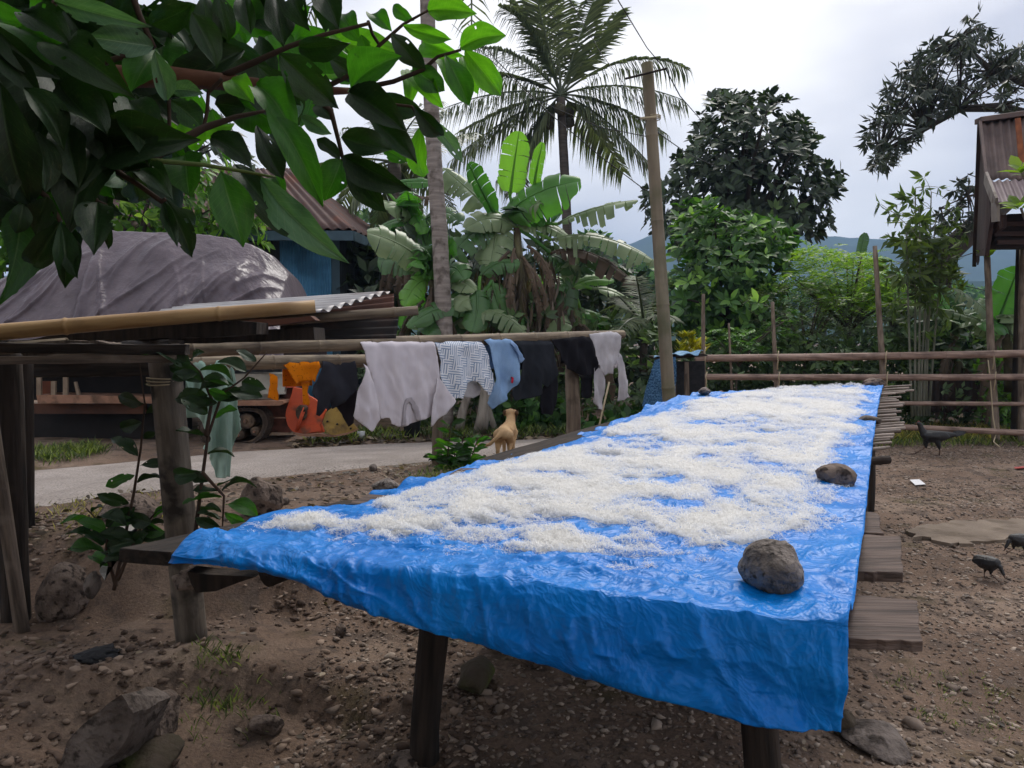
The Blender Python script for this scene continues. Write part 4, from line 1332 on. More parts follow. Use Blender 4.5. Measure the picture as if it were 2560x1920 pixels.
# the track: a belt with lugs round sprocket and idler
def track(cx_px, y, wdt):
    pts = [(380, 735), (470, 722), (560, 722), (640, 735), (690, 765), (720, 820), (728, 880), (710, 950), (670, 1020), (610, 1070), (540, 1095), (460, 1105), (360, 1110), (240, 1112), (120, 1110), (40, 1080), (0, 1000), (-10, 900), (20, 810), (90, 750), (220, 735)]
    P2 = [at(*Z2([p])[0], y) for p in pts]
    n = len(P2)
    ce = sum(P2, Vector()) / n
    V, F = [], []
    for p in P2:
        ins = ce + (p - ce) * 0.90
        V += [tuple(p), tuple(p + Vector((0, wdt, 0))), tuple(ins + Vector((0, wdt, 0))), tuple(ins)]
    for i in range(n):
        a, b_ = i * 4, ((i + 1) % n) * 4
        for j in range(4):
            F.append((a + j, a + (j + 1) % 4, b_ + (j + 1) % 4, b_ + j))
    tr = obj('track', mesh('track', V, F, smooth=False), P_RUB, mc)
    for i in range(n):
        for s in (0.25, 0.75):
            p = P2[i].lerp(P2[(i + 1) % n], s)
            nrm = (p - ce).normalized()
            tg = Vector((nrm.z, 0, -nrm.x))
            V, F = box(-0.016, 0.016, 0, wdt, -0.01, 0.02)
            M_ = Matrix(((tg.x, 0, nrm.x, p.x), (0, 1, 0, p.y), (tg.z, 0, nrm.z, p.z), (0, 0, 0, 1)))
            obj('lug', mesh('lug', V, F, smooth=False), P_RUB, tr, M_)
    for (u, v, r) in ((505, 855, 0.085), (420, 1010, 0.06), (300, 1020, 0.055), (180, 1020, 0.055), (80, 930, 0.08), (300, 800, 0.045), (600, 970, 0.05)):
        q = at(*Z2([(u, v)])[0], y - 0.01)
        V, F = tube([q + Vector((0, 0.0, 0)), q + Vector((0, 0.02, 0)), q + Vector((0, wdt * 0.8, 0))], [r * 0.7, r, r], 18)
        wh = obj('wheel', mesh('wheel', V, F, smooth=False), P_RUB, mc)
        V, F = tube([q + Vector((0, -0.025, 0)), q + Vector((0, 0.0, 0))], [r * 0.22, r * 0.3], 10)
        obj('hub', mesh('hub', V, F, smooth=False), P_SAL, wh)
track(0, MY - 0.12, 0.3)
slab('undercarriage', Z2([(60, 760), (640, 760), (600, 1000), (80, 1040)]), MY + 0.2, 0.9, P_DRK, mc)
def Z3(pts):
    return [(x * 0.22604, 840 + y * 0.22604) for x, y in pts]
slab('deck_edge', Z3([(400, 650), (900, 655), (1400, 668), (1750, 676), (1750, 746), (1400, 746), (900, 745), (420, 748)]), MY - 0.1, 0.4, P_SAL, mc)
M_GUARD = mat('guard_wood', '#8a7a68', '#6d5e4f', scale=6, rough=0.85)
for px in ([(402, 430), (448, 430), (452, 655), (402, 655)], [(562, 500), (610, 500), (610, 650), (562, 650)], [(695, 440), (745, 440), (745, 650), (695, 650)], [(815, 510), (838, 505), (880, 648), (845, 650)]):
    slab('guard_post', Z3(px), MY - 0.1, 0.03, M_GUARD, mc)
slab('guard_rail', Z3([(270, 415), (745, 430), (745, 452), (270, 458)]), MY - 0.08, 0.03, P_SAL, mc)
slab('inner_panel', Z3([(445, 500), (570, 500), (570, 655), (445, 655)]), MY + 0.1, 0.03, mat('paint_orange_dull', '#6e3b28', '#56301f', scale=5, rough=0.8), mc)
slab('skirt', Z3([(250, 750), (1600, 750), (1600, 860), (250, 860)]), MY + 0.05, 0.05, mat('skirt_brown', '#5a3a2a', '#3a271f', scale=3, rough=0.8), mc)
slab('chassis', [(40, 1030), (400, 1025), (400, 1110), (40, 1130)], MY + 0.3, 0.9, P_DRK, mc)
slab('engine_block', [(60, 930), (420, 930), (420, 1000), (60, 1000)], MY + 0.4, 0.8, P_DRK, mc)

# grey tarpaulin
prof_u = [-420, -200, 0, 120, 199, 213, 300, 425, 500, 565, 625, 678, 723, 741, 752]
prof_v = [800, 740, 688, 634, 594, 585, 580, 581, 585, 592, 610, 637, 684, 736, 800]
NU, NK = 360, 170
V, UVs = [], []
uu = np.linspace(-420, 752, NU)
for u in uu:
    vt = float(np.interp(u, prof_u, prof_v))
    for j in range(NK):
        k = j / (NK - 1) * 2
        rd = at(u, vt, 9.3)
        fb = at(u, 905, 8.4)
        if k <= 1:
            th = k * math.pi / 2
            yy = fb.y + (rd.y - fb.y) * k ** 1.25
            zz = fb.z + (rd.z - fb.z) * k ** 0.72
            xx = rd.x + (fb.x - rd.x) * (1 - k) * 0.2
        else:
            th = (k - 1) * math.pi / 2
            yy = rd.y + 1.3 * math.sin(th)
            zz = rd.z - (rd.z - fb.z) * (1 - math.cos(th)) * 1.0
            xx = rd.x
        V.append((xx, yy, zz))
        UVs.append((xx, k * 1.6))
V, UVs = np.array(V), np.array(UVs)
X, Y = UVs[:, 0], UVs[:, 1]
dg = X * 0.9 - Y * 1.0
def crest(n, p):
    return np.clip(1 - np.abs(n) * 1.6, 0, 1) ** p
warp = 0.6 * fbm(X * 0.8, Y * 0.9, 2, 1)
w = 0.06 * fbm(X * 1.3, Y * 1.2, 2, 87) + 0.02 * crest(fbm(X * 2.6 + Y * 1.2 + warp, Y * 1.8, 3, 83), 4) + 0.008 * crest(fbm(X * 9 + warp * 3, Y * 8, 3, 85), 2)
for bx, by, br, bh in ((-4.1, 1.2, 0.35, 0.16), (-3.3, 0.9, 0.3, 0.14), (-5.0, 1.0, 0.4, 0.12), (-3.7, 0.5, 0.25, 0.08)):
    rr_ = np.sqrt((X - bx) ** 2 + (Y - by) ** 2) / br          # things pushing up from below
    w += bh * np.clip(1 - rr_, 0, 1)
rf = random.Random(14)
for q in range(46):               # long pulled creases running down from the ridge
    xs, ys = rf.uniform(-6.2, -2.2), rf.uniform(0.9, 1.75)
    sl = rf.uniform(0.25, 1.0) if rf.random() < 0.75 else rf.uniform(-0.6, 0.1)
    ln = rf.uniform(0.5, 1.5)
    dist = (X - xs) - (Y - ys) * sl + 0.05 * np.sin(Y * 4 + q)
    along = np.clip((ys - Y) / ln, 0, 1)
    env = np.where((Y < ys) & (Y > ys - ln), np.sin(np.pi * along) ** 0.6, 0)
    wd_ = rf.uniform(0.03, 0.09)
    w += env * rf.uniform(0.03, 0.11) * np.where(dist < 0, np.exp(dist / wd_), np.exp(-dist / (wd_ * 0.35)))
seam = at(213, 700, 8.8).x
w += -0.10 * (X < seam) + 0.05 * np.exp(-((X - seam - 0.05) / 0.04) ** 2)
fr_k = np.clip(1 - Y / 1.6, -1, 1)
V[:, 1] -= w * np.maximum(fr_k, 0.1)
V[:, 2] += w * 0.45 * np.clip(Y / 1.6, 0, 1)
I = np.arange(NU * NK).reshape(NU, NK)
M_GTARP = tarp_material('tarp_grey', '#6a6067', '#574e55', 0.36, weave=False, transl=0.05, bs=0.75, wr=6.5)
o = obj('grey_tarp', mesh('grey_tarp', V, np.stack([I[:-1, :-1], I[1:, :-1], I[1:, 1:], I[:-1, 1:]], -1).reshape(-1, 4), uv=UVs), M_GTARP)
tag(o, 'large wrinkled grey brown tarpaulin draped over the farm machine', 'tarp')
sd_ = o.modifiers.new('thickness', 'SOLIDIFY'); sd_.thickness = 0.004

# ------------------------------------------------------------------ house with blue sheet wall behind the machine
hs = thing('blue_house', 'low house with blue corrugated wall and rusty roof behind the grey tarpaulin', 'house', (-4.2, 13.5, 0.1))
HY = 12.0
c0 = at(848, 566, HY)
ez = c0.z
M_BLUE = mat('sheet_blue', '#5c97bd', '#437a9e', scale=2, rough=0.6, dirt='#35617e', dscale=2, dlo=0.5, dhi=0.7)
M_HW = mat('wall_dark_board', '#3a3e42', '#282a2e', scale=3, stretch=(6, 6, 1), rough=0.85, bump=0.3, bscale=8)
M_HW2 = mat('wall_blue_grey', '#4c6370', '#3b4d58', scale=3, rough=0.8)
def wallq(x0, y0, x1, y1, z0, z1, th, m, name, parent):
    d = Vector((x1 - x0, y1 - y0, 0)).normalized()
    n_ = Vector((-d.y, d.x, 0))
    pts = [Vector((x0, y0, z0)), Vector((x1, y1, z0)), Vector((x1, y1, z1)), Vector((x0, y0, z1))]
    return obj(name, slab_mesh(pts, th, n_), m, parent)
xl = at(600, 566, HY).x
x1, x2, x3 = at(700, 600, HY).x, at(828, 600, HY).x, c0.x
wallq(-6.5, HY, x1, HY, 0, ez, 0.08, M_HW, 'wall', hs)
corr_sheet('wall_sheet', (x1, HY - 0.02, 0.2), (x1, HY - 0.02, ez - 0.05), (x2, HY - 0.02, ez - 0.05), (x2, HY - 0.02, 0.2), 18, 0.012, M_BLUE, hs, nx=6)
wallq(x2, HY, x3, HY, 0, ez, 0.08, M_HW2, 'wall', hs)
xe, ye = at(985, 632, 15.4).x, 15.4
for k in range(9):               # side wall of upright boards, with a louvred gap
    a, b_ = k / 9, (k + 0.94) / 9
    if k == 1:
        for q in range(8):
            z_ = 0.5 + q * 0.26
            wallq(x3 + (xe - x3) * a, HY + (ye - HY) * a, x3 + (xe - x3) * b_, HY + (ye - HY) * b_, z_, z_ + 0.18, 0.03, M_HW, 'louvre', hs)
        continue
    wallq(x3 + (xe - x3) * a, HY + (ye - HY) * a, x3 + (xe - x3) * b_, HY + (ye - HY) * b_, 0, ez - 0.02, 0.05, M_HW, 'wall_board', hs)
wallq(-6.5, ye, xe, ye, 0, ez, 0.08, M_HW, 'wall', hs)
M_ROOF = mat('roof_rust', '#5a4642', '#443532', scale=2, stretch=(1, 1, 1), rough=0.8, dirt='#6a4234', dscale=2, dlo=0.5, dhi=0.7)
rz = ez + 1.25
rid0, rid1 = Vector((-7, 13.7, rz)), Vector((at(722, 470, 13.7).x, 13.7, rz))
e0, e1, e2, e3 = Vector((-7, HY - 0.55, ez - 0.12)), Vector((c0.x + 0.3, HY - 0.55, ez - 0.12)), Vector((xe + 0.4, ye + 0.4, ez - 0.12)), Vector((-7, ye + 0.4, ez - 0.12))
def tri_roof(name, a, b_, c, d, waves, parent):
    return corr_sheet(name, a, d, c, b_, waves, 0.02, M_ROOF, parent, nx=14)
corr_sheet('roof_sheet', e0, rid0, rid1, e1, 30, 0.018, M_ROOF, hs, nx=10)
corr_sheet('roof_sheet', e1, rid1, rid1 + Vector((0.02, 0, 0)), e2, 16, 0.018, M_ROOF, hs, nx=10)
corr_sheet('roof_sheet', e3, rid0, rid1, e2, 24, 0.018, M_ROOF, hs, nx=10)
plank('fascia', e0 + Vector((0, -0.02, -0.1)), e1 + Vector((0.03, -0.02, -0.1)), 0.03, 0.14, M_HW2, hs, seed=1)
plank('fascia', e1 + Vector((0.03, 0, -0.1)), e2 + Vector((0.03, 0, -0.1)), 0.03, 0.14, M_HW2, hs, seed=2)

# ------------------------------------------------------------------ stilt house at the right edge with a steep roof
rh = thing('stilt_house', 'house with steep brown corrugated roof and plank gable at the right edge', 'house', (5.6, 8.6, 0))
M_RROOF = mat('roof_brown', '#6a5a56', '#4c403e', scale=2.5, stretch=(1, 1, 1), rough=0.7, dirt='#3c302e', dscale=3, dlo=0.5, dhi=0.75)
M_RWOOD = mat('gable_boards', '#4b3a36', '#33282a', scale=3, stretch=(8, 8, 1), rough=0.85, bump=0.3, bscale=8)
M_BARGE = mat('barge_pale', '#8f8781', '#756c66', scale=5, rough=0.8, dirt='#55483f', dscale=6)
RY = 8.2
a0, a1 = at(2452, 306, RY + 0.9), at(2760, 262, RY + 0.9)
b0, b1 = at(2468, 449, RY + 0.25), at(2790, 440, RY + 0.25)
c0_, c1_ = at(2494, 510, RY - 0.35), at(2830, 510, RY - 0.35)
corr_sheet('roof_sheet', a0, b0, b1, a1, 15, 0.014, M_RROOF, rh, nx=12)
corr_sheet('roof_sheet', b0 + Vector((0, -0.03, -0.02)), c0_, c1_, b1 + Vector((0, -0.03, -0.02)), 16, 0.014, mat('roof_brown_lower', '#75656a', '#5d4d50', scale=2.5, rough=0.65), rh, nx=10)
slab('rust_strip', [(2538, 296), (2552, 294), (2566, 450), (2552, 452)], RY + 0.4, 0.01, mat('rust_orange', '#9a5f3f', '#7a4a34', scale=12, rough=0.85), rh)
plank('ridge_cap', a0 + Vector((-0.02, 0, 0.02)), a1 + Vector((0, 0, 0.02)), 0.14, 0.06, M_RROOF, rh, seed=3, rough=0.02)
# the far slope's barge edge
bg0, bg1 = at(2449, 310, RY + 0.95), at(2436, 655, RY + 2.0)
plank('barge_board', bg0, bg1, 0.05, 0.16, M_RWOOD, rh, seed=4, rough=0.04)
for (p0, p1, w_, m_) in ((b0 + Vector((-0.03, -0.02, 0.02)), at(2490, 510, RY - 0.3), 0.13, M_BARGE), (at(2488, 505, RY - 0.3), at(2489, 556, RY - 0.28), 0.10, M_BARGE), (a0 + Vector((-0.02, -0.02, 0)), b0 + Vector((-0.02, -0.02, 0)), 0.06, M_RROOF)):
    plank('barge_board', p0, p1, 0.03, w_, m_, rh, seed=5, rough=0.04)
# gable wall and slatted skirt
gpts = [at(2453, 330, RY + 0.95), at(2468, 455, RY + 0.3), at(2478, 530, RY + 0.1), at(2462, 640, RY + 0.3), at(2440, 640, RY + 1.7)]
obj('gable_wall', slab_mesh(gpts, 0.05, (1, 0.1, 0)), M_RWOOD, rh)
for k in range(13):
    s = k / 12
    t_ = at(2456 + 52 * s, 575 - 38 * s, RY + 1.2 - 1.2 * s)
    b_ = at(2456 + 54 * s, 618 - 50 * s, RY + 1.2 - 1.2 * s)
    plank('slat', b_, t_, 0.055, 0.02, M_RWOOD, rh, seed=k)
slab('floor_deck', [(2500, 575), (2520, 535), (2760, 525), (2800, 618), (2472, 622)], RY + 0.4, 0.12, mat('deck_dark', '#2f2523', '#1f1918', scale=3, stretch=(1, 1, 6), rough=0.9), rh)
for (v0, v1) in ((560, 566), (585, 590), (606, 611)):
    plank('siding_board', at(2490, v0, RY + 0.36), at(2800, v0 - 4, RY + 0.36), 0.02, 0.05, M_RWOOD, rh, seed=v0)
pole('post', (at(2552, 700, RY + 1.3).x, RY + 1.3, -0.05), at(2552, 612, RY + 1.3), 0.05, 0.05, M_WOOD_D, rh, node=0)
slab('finial_board', [(2434, 650), (2438, 650), (2437, 656), (2434, 665)], RY + 2.0, 0.03, M_RWOOD, rh)
for (u, v, du) in ((2440, 655, 0), (2446, 655, 1)):
    slab('barge_tail', [(u - 2, 620), (u + 4, 620), (u + 3, 652), (u, 662)], RY + 1.9 + du * 0.2, 0.03, M_RWOOD, rh)
o = strip('washing_line', [at(2330, 665, 9.6), at(2434, 632, 9.8)], 0.006, M_WIRE, n=5)
tag(o, 'thin black line running from the right house to the tall cassava', 'wire')
o = strip('garden_wire', [at(2310, 702, 9.6), at(2400, 712, 9.8), at(2480, 730, 9.9), at(2600, 732, 9.9)], 0.006, M_WIRE, n=5)
tag(o, 'thin wire stretched across the hazy hills below the right house', 'wire')
# ------------------------------------------------------------------ foliage builders
T8 = (np.array([(0, 0, 0), (-.20, .35, .03), (0, .38, -.02), (.20, .35, .03), (-.17, .68, 0), (0, .70, -.05), (.17, .68, 0), (0, 1, -.12)]),
      np.array([(0, 2, 1), (0, 3, 2), (1, 2, 5), (1, 5, 4), (2, 3, 6), (2, 6, 5), (4, 5, 7), (5, 6, 7)]))
T4 = (np.array([(0, 0, 0), (-.22, .45, .04), (0, .5, -.02), (.22, .45, .04), (0, 1, -.10)]),
      np.array([(0, 2, 1), (0, 3, 2), (1, 2, 4), (2, 3, 4)]))
T2 = (np.array([(0, 0, 0), (-.22, .5, .03), (.22, .5, -.03), (0, 1, -.05)]), np.array([(0, 2, 1), (1, 2, 3)]))

def nrm(v):
    return v / (np.linalg.norm(v, axis=-1, keepdims=True) + 1e-9)

def leaf_arrays(P, D, Nn, Ln, tpl=T4, wid=1.0, var=None, rng=RNG):
    TV, TF = tpl
    n = len(P)
    y = nrm(D)
    x = nrm(np.cross(y, Nn))
    z = np.cross(x, y)
    Ln = np.broadcast_to(Ln, (n,))
    wd = np.broadcast_to(wid, (n,))
    V = P[:, None, :] + Ln[:, None, None] * (TV[None, :, 0:1] * wd[:, None, None] * x[:, None, :] + TV[None, :, 1:2] * y[:, None, :] + TV[None, :, 2:3] * z[:, None, :])
    F = (np.arange(n) * len(TV))[:, None, None] + TF[None]
    var = rng.random(n) if var is None else var
    return V.reshape(-1, 3), F.reshape(-1, TF.shape[1]), np.repeat(var, len(TV))

def cat_leaves(lst):
    V, F, W, n = [], [], [], 0
    for v, f, w_ in lst:
        V.append(v); F.append(f + n); W.append(w_); n += len(v)
    return np.vstack(V), np.vstack(F), np.concatenate(W)

def rand_unit(n, rng=RNG):
    return nrm(rng.normal(size=(n, 3)))

def foliage_mat(name, c1, c2, c3=None, transl=0.3, vamt=0.45, rough=0.5, spec=0.4):
    return mat(name, c1, c2, scale=2.0, rough=rough, spec=spec, transl=transl, tcol=(1.5, 1.7, 0.6, 1), var='attr', vamt=vamt, c3=c3)

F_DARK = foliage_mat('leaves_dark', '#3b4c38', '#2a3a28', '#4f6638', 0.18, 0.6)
F_UNDER = foliage_mat('leaves_undergrowth', '#587349', '#40583a', '#87996a', 0.28, 0.6)
F_GREEN = foliage_mat('leaves_green', '#47733a', '#335829', '#7da045', 0.32, 0.55)
F_FRESH = foliage_mat('leaves_fresh', '#5a8a30', '#44701f', '#8fae3e', 0.38)
F_FEATH = foliage_mat('leaves_feathery', '#6f9340', '#567a30', '#a6b848', 0.4)
F_GREY = foliage_mat('leaves_greygreen', '#67765c', '#4c5a44', '#8f9678', 0.25)
F_MANGO = foliage_mat('leaves_mango', '#3a4539', '#2b342b', '#515e46', 0.12)
F_YEL = foliage_mat('leaves_yellow', '#b9a92a', '#8f9626', '#d2be38', 0.35)
F_DRY = foliage_mat('leaves_dry', '#63564a', '#463c32', '#877864', 0.12)
F_PALM = foliage_mat('palm_leaflets', '#5c6850', '#48543d', '#7d8464', 0.22)
F_BAN = mat('banana_leaf', '#4f8a3a', '#3d722c', scale=3, rough=0.4, spec=0.5, transl=0.38, tcol=(1.5, 1.8, 0.5, 1), var='obj', vamt=0.25, c3='#6a9440')
F_BANP = mat('banana_leaf_pale', '#83966c', '#657a52', scale=3, rough=0.4, spec=0.5, transl=0.25, var='obj', vamt=0.2)
F_BAND = mat('banana_leaf_dark', '#466d38', '#36582c', scale=3, rough=0.4, spec=0.5, transl=0.2, var='obj', vamt=0.25)
F_BANY = mat('banana_leaf_dry', '#65574a', '#473c31', scale=4, rough=0.8, transl=0.15, var='obj', vamt=0.3)
BARK = mat('bark_grey', '#6a6058', '#484039', scale=4, rough=0.95, bump=0.6, bscale=14)
BARK_D = mat('bark_dark', '#3f3833', '#2c2724', scale=4, rough=0.95, bump=0.6, bscale=14)

def rosettes(C, out, nl, Ln, tpl=T4, spread=1.0, wid=1.0, jit=0.3, rng=RNG, tipvar=None, droop=0.0):
    n = len(C)
    P = np.repeat(C, nl, 0)
    o = np.repeat(nrm(out), nl, 0)
    r = rng.normal(size=(n * nl, 3))
    r -= (r * o).sum(-1, keepdims=True) * o
    D = nrm(o * (1.1 - 0.6 * spread) + nrm(r) * spread * (0.6 + 0.6 * rng.random((n * nl, 1))))
    D[:, 2] -= droop
    L_ = Ln * (0.5 + 0.85 * rng.random(n * nl))
    P = P + D * (L_ * 0.08)[:, None]
    v = rng.random(n * nl) * 0.6
    if tipvar is not None:
        v = np.clip(v + np.repeat(tipvar, nl) * 0.55, 0, 1)
    return leaf_arrays(P, D, o + 0.15 * rng.normal(size=o.shape), L_, tpl, wid, v, rng)

def px_points(poly, n, y, spread, rng=RNG, size_k=0.35, clump=0, sig=25.0):
    q = sample_poly(poly, n, rng)
    if clump:                     # leaves gather round branch ends and leave gaps between
        ce = sample_poly(poly, clump, rng)
        qq = ce[rng.integers(0, clump, n)] + rng.normal(size=(n, 2)) * sig
        pc = np.mean(np.array(poly, float), 0)
        ok = (rng.random(n) < 0.85) & in_poly(pc + (qq - pc) / 1.04, poly)
        q = np.where(ok[:, None], qq, q)
    c = np.mean(np.array(poly, float), 0)
    yy = y + rng.normal(size=n) * spread
    return np.array([tuple(at(u, v, d)) for (u, v), d in zip(q, yy)])

def tree(name, label, cat, base, poly, y, spread, n, nl, Ln, m, bark=BARK, tpl=T4, trunk_r=0.12, limbs=14, spread_r=1.0, wid=1.0, fork=None, rng=None, droop=0.0, tips=0.25, group=None, extra=None, upb=0.5, clump=0, sig=25.0):
    rng = rng or np.random.default_rng(abs(hash(label)) % 1000 if False else sum(map(ord, label)))
    t = thing(name, label, cat, base, group)
    C = px_points(poly, n, y, spread, rng, clump=clump, sig=sig)
    ctr = C.mean(0)
    out = nrm(C - ctr) + np.array([0, 0, upb])
    hi = np.clip((C[:, 2] - np.percentile(C[:, 2], 55)) / (np.ptp(C[:, 2]) * 0.5 + 1e-6), 0, 1)
    tv = ((rng.random(n) < tips) * rng.random(n))
    lv = [rosettes(C, out, nl, Ln, tpl, spread_r, wid, rng=rng, tipvar=tv, droop=droop)]
    if extra:
        lv += extra
    V, F, W = cat_leaves(lv)
    obj('crown', mesh('crown', V, F, smooth=False, var=W), m, t, kind='stuff')
    b0 = Vector(base)
    fk = Vector(fork) if fork is not None else Vector((lerp(b0.x, ctr[0], 0.5), lerp(b0.y, ctr[1], 0.5), lerp(b0.z, ctr[2], 0.55)))
    mid = (b0 + fk) / 2 + Vector((rng.normal() * 0.05, 0, 0))
    parts = [tube(bez((b0.x, b0.y, b0.z - 0.1), mid, fk, 8), [trunk_r * (1.15 - 0.35 * s) for s in np.linspace(0, 1, 8)], 9, wob=0.1)]
    for i in rng.choice(n, min(limbs, n), replace=False):
        e = Vector(C[i])
        md = fk.lerp(e, 0.5) + Vector((rng.normal() * 0.1, rng.normal() * 0.1, 0.12 * (e - fk).length))
        r = trunk_r * 0.5
        parts.append(tube(bez(fk, md, e, 7), [r * (1 - 0.85 * s) + 0.004 for s in np.linspace(0, 1, 7)], 6))
    V, F = join(parts)
    obj('trunk', mesh('trunk', V, F), bark, t)
    return t

# ------------------------------------------------------------------ palms
def frond_mesh(p0, p1, p2, ll, n=46, droop=0.5, wid=0.035, seed=0, start=0.12):
    rr = np.random.default_rng(seed)
    R = bez(p0, p1, p2, 20)
    Lr = (Vector(p2) - Vector(p0)).length
    V, F = tube(R, [0.035 * (1 - 0.85 * s) * max(0.5, Lr / 4) + 0.004 for s in np.linspace(0, 1, 20)], 5)
    V = [tuple(v) for v in V]
    var = [0.35] * len(V)
    F = [tuple(f) for f in F]
    R3 = np.array([tuple(r) for r in R])
    for i in range(n):
        t = start + (1 - start) * (i + rr.random() * 0.5) / n
        q = t * 19
        k = min(int(q), 18)
        c = R3[k] + (R3[k + 1] - R3[k]) * (q - k)
        tg = R3[k + 1] - R3[k]
        tg /= np.linalg.norm(tg)
        sd_ = np.cross(tg, [0, 0, 1])
        sd_ /= (np.linalg.norm(sd_) + 1e-6)
        if np.linalg.norm(np.cross(tg, [0, 0, 1])) < 0.3:
            sd_ = np.array([1.0, 0, 0])
        ln = ll * (math.sin(math.pi * (0.12 + 0.8 * t)) ** 0.6) * (0.8 + 0.4 * rr.random())
        for s in (-1, 1):
            if rr.random() < 0.06:
                continue
            d = sd_ * s * (0.75 + 0.2 * rr.random()) + tg * (0.45 + 0.25 * rr.random()) + np.array([0, 0, 0.15 - 0.25 * rr.random()])
            d /= np.linalg.norm(d)
            m1 = c + d * ln * (0.5 - 0.06 * droop) + np.array([0, 0, -droop * ln * 0.2])
            e = c + d * ln * (0.95 - 0.35 * droop) + np.array([0, 0, -droop * ln * (0.55 + 0.5 * rr.random())])
            wv = np.cross(d, [0, 0, 1]) * 0.6 + np.array([0, 0, 1]) * 0.5 * s
            wv = wv / (np.linalg.norm(wv) + 1e-6) * wid / 2
            b0 = len(V)
            V += [tuple(c - wv * 0.6), tuple(c + wv * 0.6), tuple(m1 - wv), tuple(m1 + wv), tuple(e)]
            F += [(b0, b0 + 1, b0 + 3, b0 + 2), (b0 + 2, b0 + 3, b0 + 4)]
            var += [0.2 + 0.6 * rr.random()] * 5
    return mesh('frond', np.array(V), F, smooth=False, var=var)

M_TRUNK = mat('palm_trunk', '#958c86', '#736b66', scale=3, stretch=(1, 1, 9), rough=0.95, bump=0.7, bscale=5, dirt='#5d554f', dscale=9, dlo=0.5, dhi=0.66)
M_TRUNK2 = mat('palm_trunk_far', '#5c554f', '#453f3b', scale=3, stretch=(1, 1, 8), rough=0.95)
def palm(label, ctr, y, fronds, trunk_px, r0, r1, ll, m_tr=M_TRUNK, nuts=0, n=46, wid=0.035, name='coconut_palm'):
    P = [at(u, v, y) for u, v in trunk_px]
    g = P[0].copy()
    t = thing(name, label, 'palm', g)
    dense = []
    for a, b_ in zip(P[:-1], P[1:]):
        dense += [a.lerp(b_, s) for s in np.linspace(0, 1, 9)[:-1]]
    dense.append(P[-1])
    R = [lerp(r0, r1, i / (len(dense) - 1)) * (1.0 + 0.03 * (i % 2)) for i in range(len(dense))]
    V, F = tube(dense, R, 14, wob=0.03)
    obj('trunk', mesh('trunk', V, F), m_tr, t)
    c = at(ctr[0], ctr[1], y)
    rr = random.Random(len(fronds) + int(ctr[0]))
    for i, (cu, cv, tu, tv, dp) in enumerate(fronds):
        dy = rr.uniform(-1.6, 1.6)
        p1, p2 = at(cu, cv, y + dy * 0.5), at(tu, tv, y + dy)
        obj('frond', frond_mesh(c, p1, p2, ll, n, dp, wid, seed=i), F_PALM, t)
    for i in range(nuts):
        a = rr.random() * 6.28
        q = c + Vector((math.cos(a) * 0.35, math.sin(a) * 0.3, -0.35 - 0.35 * rr.random()))
        obj('coconut', rock_mesh(0.13, 0.13, 0.16, i + 3, 0.06, 2), mat('coconut_husk', '#4f4a35', '#3b3829', rough=0.7), t, Matrix.Translation(q))
    return t

palm('tall coconut palm with full crown standing behind the banana clump', (1402, 238), 20.0,
     [(1395, 90, 1392, -90, .3), (1335, 50, 1255, 20, .5), (1300, -40, 1225, -40, .4), (1450, 80, 1500, -40, .3), (1480, 130, 1545, 30, .35), (1570, 95, 1716, 172, .75), (1550, 185, 1708, 250, .8),
      (1510, 270, 1650, 440, .7), (1470, 290, 1560, 430, .8), (1270, 205, 1100, 275, .8), (1300, 110, 1185, 120, .7), (1290, 165, 1170, 190, .7), (1270, 280, 1130, 400, .8),
      (1330, 300, 1285, 480, .8), (1355, 60, 1330, -60, .3), (1350, 290, 1250, 440, 1.0), (1300, 240, 1150, 330, .9), (1500, 230, 1660, 330, .9)],
     [(1428, 900), (1422, 700), (1416, 520), (1410, 400), (1402, 245)], 0.13, 0.11, 1.05, M_TRUNK2, nuts=9, n=78, wid=0.06)
palm('slender grey coconut trunk rising out of the picture beside the bananas', (1058, -420), 9.4,
     [(1190, -430, 1178, 118, .5), (1130, -520, 1290, -60, .5), (950, -520, 800, -200, .5), (1060, -620, 1100, -500, .4), (900, -350, 760, 80, .6)],
     [(1112, 1075), (1112, 860), (1106, 720), (1099, 580), (1088, 440), (1079, 270), (1071, 100), (1058, -400)], 0.105, 0.085, 0.5, M_TRUNK, n=40, wid=0.03)
palm('shaggy palm half hidden behind the foreground leaves and grey trunk', (985, 405), 14.0,
     [(900, 400, 850, 520, .9), (920, 430, 880, 500, .9), (1060, 400, 1140, 540, .9), (1060, 360, 1190, 330, .7), (1050, 420, 1165, 470, .8), (940, 330, 860, 320, .6), (1010, 300, 1090, 250, .5), (980, 330, 940, 260, .5), (960, 470, 940, 560, .9), (1030, 460, 1050, 560, .9), (800, 370, 720, 470, .8)],
     [(1000, 760), (995, 600), (985, 410)], 0.13, 0.12, 0.62, M_TRUNK2, n=46, wid=0.04)
palm('young bright palm with yellowish fronds low behind the batik cloth', (1610, 810), 10.2,
     [(1570, 740, 1500, 780, .3), (1600, 730, 1590, 690, .2), (1640, 730, 1660, 700, .2), (1580, 770, 1530, 850, .4), (1650, 770, 1690, 800, .4), (1560, 750, 1545, 740, .3)],
     [(1608, 930), (1610, 815)], 0.05, 0.05, 0.28, M_TRUNK2, n=40, wid=0.018, name='young_palm')

